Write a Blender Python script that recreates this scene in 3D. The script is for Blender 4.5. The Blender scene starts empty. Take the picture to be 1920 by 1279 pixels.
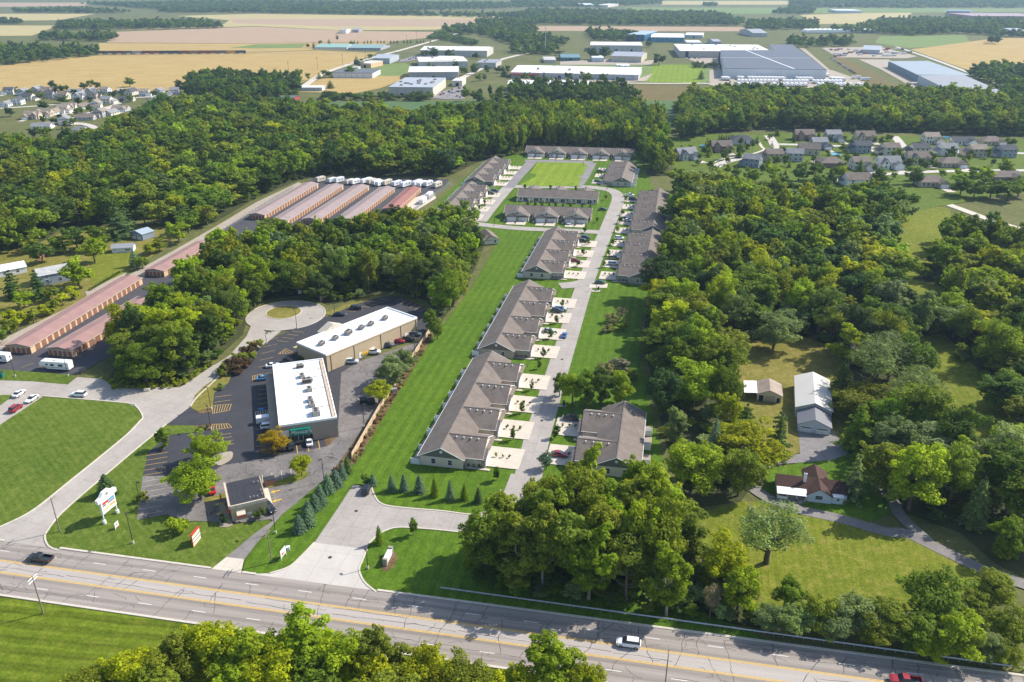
import bpy, bmesh, math, random
import numpy as np
from mathutils import Vector, Matrix

random.seed(7)
rng = np.random.default_rng(11)
scene = bpy.context.scene
COL = scene.collection

# ------------------------------------------------------------------ camera
CAM_H = 120.0
FPX = 1520.0                      # focal length in pixels of a 1920 px wide picture
PITCH = math.atan((639.5 + 45.0) / FPX)
cam_data = bpy.data.cameras.new("camera")
cam_data.sensor_width = 36.0
cam_data.sensor_fit = 'HORIZONTAL'
cam_data.lens = FPX / 1920.0 * 36.0
cam_data.clip_start = 1.0
cam_data.clip_end = 20000.0
cam = bpy.data.objects.new("camera", cam_data)
cam.location = (0, 0, CAM_H)
cam.rotation_euler = (math.pi / 2 - PITCH, 0, 0)
COL.objects.link(cam)
scene.camera = cam

# ------------------------------------------------------------------ sky, sun, exposure
SUN_AZ = Vector((0.92, 0.39, 0)).normalized()
SUN_EL = math.radians(41)
world = bpy.data.worlds.new("World")
scene.world = world
world.use_nodes = True
wn = world.node_tree.nodes
sky = wn.new("ShaderNodeTexSky")
sky.sky_type = 'NISHITA'
sky.sun_disc = False
sky.sun_elevation = SUN_EL
sky.sun_rotation = math.atan2(SUN_AZ.x, SUN_AZ.y)
sky.altitude = 200
sky.dust_density = 1.2
wn["Background"].inputs[1].default_value = 0.14
world.node_tree.links.new(sky.outputs[0], wn["Background"].inputs[0])
sun_data = bpy.data.lights.new("sun", 'SUN')
sun_data.energy = 4.35
sun_data.angle = math.radians(0.5)
sun_data.color = (1.0, 0.945, 0.85)
sun = bpy.data.objects.new("sun", sun_data)
sdir = SUN_AZ * math.cos(SUN_EL) + Vector((0, 0, math.sin(SUN_EL)))
sun.rotation_euler = (-sdir).to_track_quat('-Z', 'Y').to_euler()
sun.location = (200, 100, 300)
COL.objects.link(sun)
scene.view_settings.view_transform = 'Standard'
scene.view_settings.look = 'None'
scene.view_settings.gamma = 1.0
scene.view_settings.exposure = 0.62
scene.view_settings.use_curve_mapping = False
try:
    scene.cycles.max_bounces = 5
    scene.cycles.diffuse_bounces = 3
    scene.cycles.glossy_bounces = 2
    scene.cycles.transmission_bounces = 3
    scene.cycles.volume_bounces = 0
    scene.cycles.transparent_max_bounces = 4
except Exception:
    pass

# ------------------------------------------------------------------ helpers
_c, _s = math.cos(PITCH), math.sin(PITCH)

def P(px, py, h=0.0):
    """map survey: photo coordinates of a point at height h -> metres on the ground plan"""
    u = (px - 960.0) / FPX
    v = (py - 639.5) / FPX
    t = (CAM_H - h) / (_s + v * _c)
    return Vector((u * t, (_c - v * _s) * t, h))

def P2(q, h=0.0):
    p = P(q[0], q[1], h)
    return (p.x, p.y)

NORTH = math.radians(78.5)        # direction of the townhouse street
NV = Vector((math.cos(NORTH), math.sin(NORTH), 0))
EV = Vector((NV.y, -NV.x, 0))

class MB:
    def __init__(self):
        self.v, self.f, self.m = [], [], []
    def add(self, vs, fs, mi=0):
        b = len(self.v)
        self.v += [tuple(p) for p in vs]
        self.f += [tuple(i + b for i in f) for f in fs]
        self.m += [mi] * len(fs)
        return self
    def box(self, x0, x1, y0, y1, z0, z1, mi=0):
        return self.add([(x0, y0, z0), (x1, y0, z0), (x1, y1, z0), (x0, y1, z0),
                         (x0, y0, z1), (x1, y0, z1), (x1, y1, z1), (x0, y1, z1)],
                        [(0, 3, 2, 1), (4, 5, 6, 7), (0, 1, 5, 4), (1, 2, 6, 5), (2, 3, 7, 6), (3, 0, 4, 7)], mi)
    def obox(self, c, s, rz=0, mi=0):
        b = len(self.v)
        self.box(-s[0] / 2, s[0] / 2, -s[1] / 2, s[1] / 2, -s[2] / 2, s[2] / 2, mi)
        ca, sa = math.cos(rz), math.sin(rz)
        for i in range(b, len(self.v)):
            x, y, z = self.v[i]
            self.v[i] = (c[0] + x * ca - y * sa, c[1] + x * sa + y * ca, c[2] + z)
        return self
    def cyl(self, p0, p1, r0, r1, n=8, mi=0, cap=True):
        p0, p1 = Vector(p0), Vector(p1)
        d = (p1 - p0)
        q = d.to_track_quat('Z', 'Y')
        vs = []
        for p, r in ((p0, r0), (p1, r1)):
            for k in range(n):
                a = 2 * math.pi * k / n
                vs.append(p + q @ Vector((r * math.cos(a), r * math.sin(a), 0)))
        fs = [(k, (k + 1) % n, n + (k + 1) % n, n + k) for k in range(n)]
        if cap:
            fs += [tuple(range(n))[::-1], tuple(range(n, 2 * n))]
        return self.add(vs, fs, mi)
    def slab(self, pts, t, mi=0):
        """polygon extruded straight down by t"""
        n = len(pts)
        vs = [tuple(p) for p in pts] + [(p[0], p[1], p[2] - t) for p in pts]
        fs = [tuple(range(n)), tuple(range(n, 2 * n))[::-1]]
        fs += [(k, n + k, n + (k + 1) % n, (k + 1) % n) for k in range(n)]
        return self.add(vs, fs, mi)
    def prism(self, prof, axis0, axis1, mi=0):
        """profile (a,z) extruded along x from axis0 to axis1; a is y"""
        n = len(prof)
        vs = [(axis0, a, z) for a, z in prof] + [(axis1, a, z) for a, z in prof]
        fs = [tuple(range(n))[::-1], tuple(range(n, 2 * n))]
        fs += [(k, (k + 1) % n, n + (k + 1) % n, n + k) for k in range(n)]
        return self.add(vs, fs, mi)
    def mesh(self, name, mats, smooth=False):
        me = bpy.data.meshes.new(name)
        me.from_pydata(self.v, [], self.f)
        for mt in (mats if isinstance(mats, (list, tuple)) else [mats]):
            me.materials.append(mt)
        if any(self.m):
            me.polygons.foreach_set("material_index", self.m)
        if smooth:
            me.polygons.foreach_set("use_smooth", [True] * len(self.f))
        me.update()
        return me

def link(name, me, parent=None, loc=(0, 0, 0), rz=0.0, color=None, scale=None):
    o = bpy.data.objects.new(name, me)
    o.location = loc
    if rz:
        o.rotation_euler = (0, 0, rz)
    if scale is not None:
        o.scale = scale if hasattr(scale, '__len__') else (scale,) * 3
    if color is not None:
        o.color = (color[0], color[1], color[2], 1)
    o.parent = parent
    COL.objects.link(o)
    return o

def tag(o, label, cat, group=None):
    o["label"] = label
    o["category"] = cat
    if group:
        o["group"] = group
    return o

def empty(name, loc, rz=0.0, label=None, cat=None, group=None, scale=None):
    o = link(name, None, None, loc, rz, None, scale)
    if label:
        tag(o, label, cat, group)
    return o

# ------------------------------------------------------------------ materials
def new_mat(name):
    m = bpy.data.materials.new(name)
    m.use_nodes = True
    nt = m.node_tree
    b = nt.nodes["Principled BSDF"]
    b.inputs["Specular IOR Level"].default_value = 0.3
    return m, nt, b

def N(nt, t, **kw):
    n = nt.nodes.new(t)
    for k, v in kw.items():
        setattr(n, k, v)
    return n

def coords(nt, rot=0.0, scale=(1, 1, 1), kind="Object"):
    tc = N(nt, "ShaderNodeTexCoord")
    mp = N(nt, "ShaderNodeMapping")
    mp.inputs["Rotation"].default_value = (0, 0, rot)
    mp.inputs["Scale"].default_value = scale
    nt.links.new(tc.outputs[kind], mp.inputs[0])
    return mp.outputs[0]

def noise(nt, vec, scale, detail=3, rough=0.6, dist=0.0):
    n = N(nt, "ShaderNodeTexNoise")
    n.inputs["Scale"].default_value = scale
    n.inputs["Detail"].default_value = detail
    n.inputs["Roughness"].default_value = rough
    n.inputs["Distortion"].default_value = dist
    nt.links.new(vec, n.inputs["Vector"])
    return n.outputs["Fac"]

def ramp(nt, fac, stops):
    r = N(nt, "ShaderNodeValToRGB")
    e = r.color_ramp.elements
    while len(e) < len(stops):
        e.new(0.5)
    for i, (p, c) in enumerate(stops):
        e[i].position = p
        e[i].color = (c[0], c[1], c[2], 1)
    nt.links.new(fac, r.inputs[0])
    return r.outputs[0]

def mixc(nt, a, b, fac, mode='MIX'):
    m = N(nt, "ShaderNodeMix", data_type='RGBA', blend_type=mode)
    if isinstance(fac, (int, float)):
        m.inputs[0].default_value = fac
    else:
        nt.links.new(fac, m.inputs[0])
    for i, s in ((6, a), (7, b)):
        if isinstance(s, (tuple, list)):
            m.inputs[i].default_value = (s[0], s[1], s[2], 1)
        else:
            nt.links.new(s, m.inputs[i])
    return m.outputs[2]

def math_n(nt, op, a, b=None, c=None):
    m = N(nt, "ShaderNodeMath", operation=op)
    for i, s in enumerate((a, b, c)):
        if s is None:
            continue
        if isinstance(s, (int, float)):
            m.inputs[i].default_value = s
        else:
            nt.links.new(s, m.inputs[i])
    return m.outputs[0]

def bump(nt, b, h, strength=0.3, dist=0.1):
    n = N(nt, "ShaderNodeBump")
    n.inputs["Strength"].default_value = strength
    n.inputs["Distance"].default_value = dist
    nt.links.new(h, n.inputs["Height"])
    nt.links.new(n.outputs[0], b.inputs["Normal"])

def plain(name, col, rough=0.6, var=0.0, scale=1.0, metal=0.0, spec=0.3):
    m, nt, b = new_mat(name)
    b.inputs["Roughness"].default_value = rough
    b.inputs["Metallic"].default_value = metal
    b.inputs["Specular IOR Level"].default_value = spec
    if var:
        f = noise(nt, coords(nt), scale, 4)
        c = ramp(nt, f, [(0.3, [x * (1 - var) for x in col]), (0.7, [min(1, x * (1 + var)) for x in col])])
        nt.links.new(c, b.inputs["Base Color"])
    else:
        b.inputs["Base Color"].default_value = (*col, 1)
    return m

def painted(name, rough=0.6, var=0.12, scale=0.8, spec=0.3, coat=0.0):
    """colour comes from the object's own colour, with slight wear"""
    m, nt, b = new_mat(name)
    oi = N(nt, "ShaderNodeObjectInfo")
    b.inputs["Roughness"].default_value = rough
    b.inputs["Specular IOR Level"].default_value = spec
    b.inputs["Coat Weight"].default_value = coat
    f = noise(nt, coords(nt), scale, 4)
    g = ramp(nt, f, [(0.3, (1 - var,) * 3), (0.7, (1.0,) * 3)])
    nt.links.new(mixc(nt, oi.outputs["Color"], g, 1.0, 'MULTIPLY'), b.inputs["Base Color"])
    return m

def shingle(name, col=None, row=0.25):
    m, nt, b = new_mat(name)
    b.inputs["Roughness"].default_value = 0.9
    v = coords(nt)
    f1 = noise(nt, v, 0.35, 4)
    f2 = noise(nt, v, 3.5, 3)
    g = ramp(nt, f1, [(0.3, (0.80, 0.79, 0.78)), (0.7, (1.13, 1.12, 1.10))])
    g2 = ramp(nt, f2, [(0.3, (0.8,) * 3), (0.7, (1.15,) * 3)])
    if col is None:
        base = N(nt, "ShaderNodeObjectInfo").outputs["Color"]
    else:
        base = col
    c = mixc(nt, base, g, 1.0, 'MULTIPLY')
    nt.links.new(mixc(nt, c, g2, 1.0, 'MULTIPLY'), b.inputs["Base Color"])
    bump(nt, b, f2, 0.25, 0.05)
    return m

def grass(name, c1, c2, c3=None, stripe=0.0, ang=0.0, period=3.0, patch=0.5, fine=1.0):
    """mown or rough grass: broad patches, fine tufts, optional mowing lanes"""
    m, nt, b = new_mat(name)
    b.inputs["Roughness"].default_value = 0.95
    b.inputs["Specular IOR Level"].default_value = 0.1
    v = coords(nt)
    big = noise(nt, v, 0.03, 4, 0.65)
    mid = noise(nt, v, 0.35, 4, 0.7)
    fin = noise(nt, v, 2.2, 3, 0.8)
    c = ramp(nt, big, [(0.5 - 0.22, c1), (0.5 + 0.22, c2)])
    if c3:
        pm = ramp(nt, mid, [(0.48, (0, 0, 0)), (0.72, (1, 1, 1))])
        c = mixc(nt, c, c3, math_n(nt, 'MULTIPLY', pm, patch))
    g = ramp(nt, mid, [(0.3, (0.84,) * 3), (0.7, (1.12,) * 3)])
    c = mixc(nt, c, g, 1.0, 'MULTIPLY')
    k = 0.42 * fine
    g = ramp(nt, fin, [(0.28, (1 - k,) * 3), (0.72, (1 + k,) * 3)])
    c = mixc(nt, c, g, 1.0, 'MULTIPLY')
    if stripe:
        vv = coords(nt, ang)
        sep = N(nt, "ShaderNodeSeparateXYZ")
        nt.links.new(vv, sep.inputs[0])
        wob = math_n(nt, 'MULTIPLY', math_n(nt, 'SUBTRACT', noise(nt, v, 0.12, 2), 0.5), 1.2)
        x = math_n(nt, 'ADD', sep.outputs[0], wob)
        w = math_n(nt, 'SINE', math_n(nt, 'MULTIPLY', x, 2 * math.pi / period))
        w2 = math_n(nt, 'SINE', math_n(nt, 'MULTIPLY', x, 2 * math.pi / (period * 0.37)))
        w = math_n(nt, 'ADD', w, math_n(nt, 'MULTIPLY', w2, 0.5))
        amp = math_n(nt, 'MULTIPLY', ramp(nt, noise(nt, v, 0.05, 2), [(0.35, (0.35,) * 3), (0.65, (1,) * 3)]), stripe)
        w = math_n(nt, 'ADD', math_n(nt, 'MULTIPLY', w, amp), 1.0)
        cm = N(nt, "ShaderNodeCombineXYZ")
        for i in range(3):
            nt.links.new(w, cm.inputs[i])
        c = mixc(nt, c, cm.outputs[0], 1.0, 'MULTIPLY')
    nt.links.new(c, b.inputs["Base Color"])
    bump(nt, b, fin, 0.6, 0.12)
    return m

def pavement(name, c1, c2, scale=0.15, rough=0.85, crack=0.0, joint=0.0, ang=0.0, stain=0.25):
    m, nt, b = new_mat(name)
    b.inputs["Roughness"].default_value = rough
    v = coords(nt, ang)
    f = noise(nt, v, scale, 5, 0.65)
    f2 = noise(nt, v, 4.0, 3, 0.7)
    c = ramp(nt, f, [(0.3, c1), (0.7, c2)])
    g = ramp(nt, f2, [(0.3, (0.9,) * 3), (0.7, (1.08,) * 3)])
    c = mixc(nt, c, g, 1.0, 'MULTIPLY')
    f3 = noise(nt, v, scale * 5, 4, 0.7, 1.5)
    g = ramp(nt, f3, [(0.34, (1 - stain,) * 3), (0.52, (1.0,) * 3)])
    c = mixc(nt, c, g, 1.0, 'MULTIPLY')
    if joint:
        sep = N(nt, "ShaderNodeSeparateXYZ")
        nt.links.new(v, sep.inputs[0])
        for i in (0, 1):
            fr = math_n(nt, 'FRACT', math_n(nt, 'DIVIDE', sep.outputs[i], joint))
            ln = math_n(nt, 'LESS_THAN', fr, 0.10 / joint)
            c = mixc(nt, c, [x * 0.62 for x in c1], math_n(nt, 'MULTIPLY', ln, 0.6))
    if crack:
        vo = N(nt, "ShaderNodeTexVoronoi", feature='DISTANCE_TO_EDGE')
        vo.inputs["Scale"].default_value = crack
        nv = N(nt, "ShaderNodeVectorMath", operation='ADD')
        nz = N(nt, "ShaderNodeTexNoise")
        nz.inputs["Scale"].default_value = 0.4
        nt.links.new(v, nz.inputs["Vector"])
        nt.links.new(v, nv.inputs[0])
        sc = N(nt, "ShaderNodeVectorMath", operation='SCALE')
        sc.inputs[3].default_value = 3.0
        nt.links.new(nz.outputs["Color"], sc.inputs[0])
        nt.links.new(sc.outputs[0], nv.inputs[1])
        nt.links.new(nv.outputs[0], vo.inputs["Vector"])
        ln = math_n(nt, 'LESS_THAN', vo.outputs["Distance"], 0.012)
        msk = ramp(nt, noise(nt, v, 0.08, 2), [(0.42, (0, 0, 0)), (0.55, (1, 1, 1))])
        c = mixc(nt, c, (0.03, 0.03, 0.032), math_n(nt, 'MULTIPLY', ln, msk))
    nt.links.new(c, b.inputs["Base Color"])
    bump(nt, b, f2, 0.15, 0.03)
    return m

def leafy(name, instancer=False, trans=0.48):
    m, nt, b = new_mat(name)
    if instancer:
        a = N(nt, "ShaderNodeAttribute", attribute_type='INSTANCER', attribute_name="leafcolor")
        base = a.outputs["Color"]
    else:
        base = N(nt, "ShaderNodeObjectInfo").outputs["Color"]
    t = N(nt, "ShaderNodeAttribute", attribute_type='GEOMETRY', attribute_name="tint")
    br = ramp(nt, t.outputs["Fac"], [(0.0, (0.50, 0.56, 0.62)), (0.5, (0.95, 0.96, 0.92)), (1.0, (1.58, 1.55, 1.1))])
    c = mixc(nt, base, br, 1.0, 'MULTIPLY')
    b.inputs["Roughness"].default_value = 0.7
    b.inputs["Specular IOR Level"].default_value = 0.15
    nt.links.new(c, b.inputs["Base Color"])
    tr = N(nt, "ShaderNodeBsdfTranslucent")
    nt.links.new(mixc(nt, c, (1.3, 1.3, 0.5), 1.0, 'MULTIPLY'), tr.inputs[0])
    mx = N(nt, "ShaderNodeMixShader")
    mx.inputs[0].default_value = trans
    nt.links.new(b.outputs[0], mx.inputs[1])
    nt.links.new(tr.outputs[0], mx.inputs[2])
    nt.links.new(mx.outputs[0], nt.nodes["Material Output"].inputs[0])
    return m

STREET_ANG = -NORTH
M = {}
M['lawn'] = grass('mown_lawn', (0.064, 0.130, 0.009), (0.094, 0.164, 0.012), (0.140, 0.178, 0.024), 0.13, -(NORTH - math.pi / 2), 3.1, 0.3)
M['lawn_b'] = grass('verge_lawn', (0.074, 0.120, 0.013), (0.108, 0.154, 0.020), (0.165, 0.168, 0.042), 0.10, -0.75, 1.7, 0.5)
M['lawn_c'] = grass('striped_lawn', (0.080, 0.125, 0.007), (0.125, 0.160, 0.012), (0.165, 0.165, 0.025), 0.26, math.radians(97), 3.4, 0.5)
M['lawn_d'] = grass('bright_green_lawn', (0.135, 0.215, 0.012), (0.195, 0.265, 0.024), (0.28, 0.285, 0.05), 0.10, 0.2, 7.0, 0.5)
M['lawn_e'] = grass('yard_lawn', (0.115, 0.150, 0.012), (0.165, 0.185, 0.018), (0.225, 0.185, 0.05), 0.08, math.radians(12), 2.0, 0.65)
M['yard'] = grass('dry_yard', (0.15, 0.148, 0.025), (0.21, 0.185, 0.045), (0.27, 0.20, 0.08), 0.04, 0.0, 2.5, 0.6)
M['meadow'] = grass('meadow', (0.085, 0.10, 0.030), (0.145, 0.145, 0.05), (0.19, 0.165, 0.06), 0, 0, 1, 0.5)
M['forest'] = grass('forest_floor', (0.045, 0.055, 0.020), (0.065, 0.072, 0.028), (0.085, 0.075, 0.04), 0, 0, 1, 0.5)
M['wheat'] = grass('ripe_field', (0.36, 0.245, 0.085), (0.43, 0.31, 0.12), (0.46, 0.35, 0.16), 0.09, math.radians(86), 19.0, 0.5, 0.3)
M['wheat2'] = grass('pale_field', (0.40, 0.32, 0.15), (0.46, 0.38, 0.18), (0.34, 0.32, 0.14), 0.04, math.radians(84), 40.0, 0.5, 0.3)
M['pink'] = grass('bare_field', (0.37, 0.255, 0.165), (0.41, 0.29, 0.20), (0.36, 0.27, 0.14), 0.06, math.radians(88), 37.0, 0.5, 0.3)
M['greenf'] = grass('green_field', (0.13, 0.19, 0.05), (0.18, 0.235, 0.07), (0.22, 0.24, 0.09), 0.03, 0.1, 22.0, 0.5, 0.5)
M['tealf'] = grass('bean_field', (0.075, 0.135, 0.05), (0.095, 0.16, 0.062), (0.13, 0.16, 0.06), 0.03, 0.1, 12.0, 0.4, 0.6)
M['scrub'] = grass('weedy_field', (0.12, 0.10, 0.035), (0.17, 0.13, 0.05), (0.20, 0.15, 0.06), 0, 0, 1, 0.7)
M['mulch'] = grass('brown_scrub_ground', (0.115, 0.070, 0.036), (0.16, 0.105, 0.055), (0.20, 0.15, 0.08), 0, 0, 1, 0.7)
M['gravel'] = pavement('gravel', (0.34, 0.285, 0.225), (0.42, 0.36, 0.29), 0.3, 0.95)
M['conc'] = pavement('street_concrete', (0.32, 0.285, 0.255), (0.41, 0.37, 0.335), 0.09, 0.85, 0.0, 4.6, STREET_ANG, 0.12)
M['conc_side'] = pavement('side_street_concrete', (0.34, 0.30, 0.265), (0.42, 0.38, 0.34), 0.09, 0.85, 0.0, 4.6, 0.35, 0.12)
M['conc_new'] = pavement('pale_concrete', (0.47, 0.43, 0.39), (0.54, 0.495, 0.445), 0.12, 0.85, 0.0, 5.5, STREET_ANG, 0.06)
M['drive'] = pavement('driveway_concrete', (0.53, 0.465, 0.385), (0.60, 0.53, 0.44), 0.2, 0.85, 0.0, 3.05, STREET_ANG, 0.05)
M['kerb'] = pavement('kerb_concrete', (0.52, 0.47, 0.39), (0.62, 0.56, 0.47), 0.6, 0.85)
M['asphalt'] = pavement('new_asphalt', (0.042, 0.042, 0.050), (0.058, 0.057, 0.064), 0.12, 0.8, 0.0, 0.0, 0, 0.15)
M['asphalt_st'] = pavement('storage_asphalt', (0.058, 0.056, 0.066), (0.078, 0.075, 0.084), 0.1, 0.8, 0.0, 0.0, 0, 0.12)
M['asphalt_old'] = pavement('worn_asphalt', (0.135, 0.122, 0.115), (0.235, 0.212, 0.198), 0.13, 0.9, 0.16, 0.0, 0, 0.3)
M['asphalt_mid'] = pavement('grey_asphalt', (0.20, 0.185, 0.185), (0.27, 0.25, 0.245), 0.1, 0.9)
M['lane_drive'] = pavement('drive_asphalt', (0.17, 0.155, 0.15), (0.26, 0.235, 0.22), 0.2, 0.9)
M['yellow'] = plain('yellow_paint', (0.58, 0.38, 0.10), 0.7, 0.2, 2.0)
M['white_p'] = plain('white_paint', (0.70, 0.68, 0.64), 0.7, 0.12, 2.0)
M['blue_p'] = plain('blue_paint', (0.05, 0.22, 0.5), 0.7, 0.15, 2.0)
M['seal'] = plain('crack_sealant', (0.075, 0.07, 0.068), 0.75)
M['roof_t'] = shingle('townhouse_shingles', (0.180, 0.150, 0.130))
M['roof_c'] = shingle('house_shingles')
M['siding'] = painted('siding', 0.65, 0.06, 0.4)
M['trim'] = plain('white_trim', (0.80, 0.79, 0.76), 0.5)
M['white'] = plain('white_vinyl', (0.78, 0.78, 0.78), 0.45, 0.04, 0.5)
M['glass'] = plain('window_glass', (0.035, 0.045, 0.055), 0.08, 0, 1, 0, 0.6)
M['dark'] = plain('dark_opening', (0.02, 0.02, 0.022), 0.8)
M['gdoor'] = plain('garage_door_white', (0.76, 0.755, 0.74), 0.5)
M['tan'] = plain('tan_stucco', (0.47, 0.37, 0.24), 0.9, 0.06, 0.3)
M['taupe'] = plain('taupe_block', (0.30, 0.255, 0.20), 0.9, 0.07, 0.3)
M['peach'] = plain('peach_steel', (0.62, 0.43, 0.27), 0.6, 0.04, 0.3)
M['rolldoor'] = plain('brown_roll_door', (0.25, 0.125, 0.085), 0.6, 0.1, 0.5)
M['pinkroof'] = plain('faded_red_roof', (0.33, 0.195, 0.170), 0.55, 0.10, 0.25)
M['mauveroof'] = plain('mauve_metal_roof', (0.31, 0.235, 0.22), 0.6, 0.10, 0.25)
M['redroof'] = plain('dark_red_roof', (0.30, 0.13, 0.105), 0.6, 0.08, 0.12)
M['membrane'] = plain('white_roof_membrane', (0.84, 0.83, 0.81), 0.7, 0.045, 0.25)
M['blackroof'] = plain('black_roof_membrane', (0.040, 0.040, 0.048), 0.7, 0.15, 0.3)
M['greyroof'] = plain('dark_grey_roof', (0.095, 0.10, 0.115), 0.8, 0.1, 0.03)
M['steel'] = plain('galvanised_steel', (0.45, 0.46, 0.47), 0.45, 0.12, 1.5, 0.5)
M['unit'] = plain('roof_unit_grey', (0.30, 0.285, 0.26), 0.6, 0.12, 1.0)
M['wood'] = plain('weathered_wood', (0.54, 0.41, 0.28), 0.9, 0.2, 0.6)
M['pole'] = plain('grey_wood_pole', (0.24, 0.20, 0.165), 0.9, 0.15, 1.0)
M['bark'] = plain('bark', (0.14, 0.11, 0.085), 0.95, 0.3, 1.2)
M['barkpale'] = plain('pale_bark', (0.30, 0.26, 0.21), 0.95, 0.3, 1.2)
M['metal_dark'] = plain('dark_metal', (0.05, 0.045, 0.04), 0.5)
M['tyre'] = plain('tyre_rubber', (0.02, 0.02, 0.02), 0.85)
M['rim'] = plain('wheel_rim', (0.4, 0.4, 0.42), 0.35, 0, 1, 0.7)
M['paint'] = painted('car_paint', 0.28, 0.03, 0.5, 0.5, 0.5)
M['lamp_red'] = plain('tail_lamp', (0.45, 0.02, 0.02), 0.3)
M['lamp_clear'] = plain('head_lamp', (0.7, 0.7, 0.68), 0.15)
M['obj'] = painted('coloured_steel', 0.6, 0.1, 0.1)
M['leaf'] = leafy('leaves')
M['leaf_i'] = leafy('wood_leaves', True)
M['stone'] = plain('stone_veneer', (0.36, 0.31, 0.26), 0.95, 0.25, 2.0)
M['sign_green'] = plain('sign_green', (0.004, 0.19, 0.13), 0.5)
M['sign_red'] = plain('sign_red', (0.50, 0.05, 0.03), 0.5)
M['sign_blue'] = plain('sign_blue', (0.10, 0.32, 0.52), 0.5)
M['sign_yel'] = plain('sign_yellow', (0.72, 0.46, 0.03), 0.5)
M['sign_cream'] = plain('sign_cream', (0.66, 0.58, 0.44), 0.6)
M['water'] = plain('pool_water', (0.03, 0.28, 0.42), 0.05, 0, 1, 0, 0.6)
M['skin'] = plain('skin', (0.45, 0.27, 0.19), 0.6)
M['redcloth'] = plain('red_cloth', (0.40, 0.015, 0.02), 0.9)
M['bluecloth'] = plain('dark_blue_cloth', (0.03, 0.035, 0.06), 0.9)
M['hair'] = plain('dark_hair', (0.02, 0.014, 0.01), 0.8)

# ------------------------------------------------------------------ ground sheets
def smooth_px(pts, n=6, closed=True):
    out = []
    L = len(pts)
    rngk = range(L if closed else L - 1)
    for i in rngk:
        p0 = pts[(i - 1) % L] if closed or i > 0 else pts[i]
        p1 = pts[i]
        p2 = pts[(i + 1) % L]
        p3 = pts[(i + 2) % L] if closed or i + 2 < L else p2
        for k in range(n):
            t = k / n
            out.append(tuple(0.5 * (2 * p1[j] + (p2[j] - p0[j]) * t + (2 * p0[j] - 5 * p1[j] + 4 * p2[j] - p3[j]) * t * t
                             + (3 * p1[j] - p0[j] - 3 * p2[j] + p3[j]) * t ** 3) for j in (0, 1)))
    if not closed:
        out.append(pts[-1])
    return out

def wpoly(px):
    return [P2(q) for q in px]

def sheet(name, px, z, m, smooth=False, world=False):
    pts = px if world else wpoly(px)
    if smooth:
        pts = smooth_px(pts)
    me = bpy.data.meshes.new(name)
    bm = bmesh.new()
    f = bm.faces.new([bm.verts.new((x, y, z)) for x, y in pts])
    bm.normal_update()
    if f.normal.z < 0:
        f.normal_flip()
    bm.to_mesh(me)
    bm.free()
    me.materials.append(m)
    o = link(name, me)
    o["kind"] = "structure"
    return o

def offset_line(pts, d):
    out = []
    n = len(pts)
    for i in range(n):
        a = Vector(pts[max(i - 1, 0)])
        b = Vector(pts[min(i + 1, n - 1)])
        t = (b - a).normalized()
        out.append((pts[i][0] - t.y * d, pts[i][1] + t.x * d))
    return out

def ribbon(name, px, width, z, m, world=False, smooth=True, h=0.0, closed=False):
    """strip of constant width along a centre line; h>0 makes it a raised kerb"""
    pts = px if world else wpoly(px)
    if smooth:
        pts = smooth_px(pts, 6, closed)
    if closed:
        pts = pts + [pts[0]]
    l, r = offset_line(pts, width / 2), offset_line(pts, -width / 2)
    mb = MB()
    for i in range(len(pts) - 1):
        q = [(r[i][0], r[i][1], z + h), (r[i + 1][0], r[i + 1][1], z + h), (l[i + 1][0], l[i + 1][1], z + h), (l[i][0], l[i][1], z + h)]
        if h:
            b = [(x, y, z - 0.02) for x, y, _ in q]
            mb.add(q + b, [(0, 1, 2, 3), (0, 4, 5, 1), (2, 6, 7, 3)])
        else:
            mb.add(q, [(0, 1, 2, 3)])
    o = link(name, mb.mesh(name, m))
    o["kind"] = "structure"
    return o

def inside(x, y, poly):
    c = False
    j = len(poly) - 1
    for i in range(len(poly)):
        xi, yi = poly[i]
        xj, yj = poly[j]
        if (yi > y) != (yj > y) and x < (xj - xi) * (y - yi) / (yj - yi) + xi:
            c = not c
        j = i
    return c
# ------------------------------------------------------------------ large ground
base = MB()
NX, NY = 24, 24
xs = [-7000 + 14000 * i / NX for i in range(NX + 1)]
ys = [-300 + 9300 * (i / NY) ** 2 for i in range(NY + 1)]
base.add([(x, y, 0) for y in ys for x in xs],
         [(j * (NX + 1) + i, j * (NX + 1) + i + 1, (j + 1) * (NX + 1) + i + 1, (j + 1) * (NX + 1) + i) for j in range(NY) for i in range(NX)])
g = link("ground", base.mesh("ground", M['meadow']))
g["kind"] = "structure"

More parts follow.
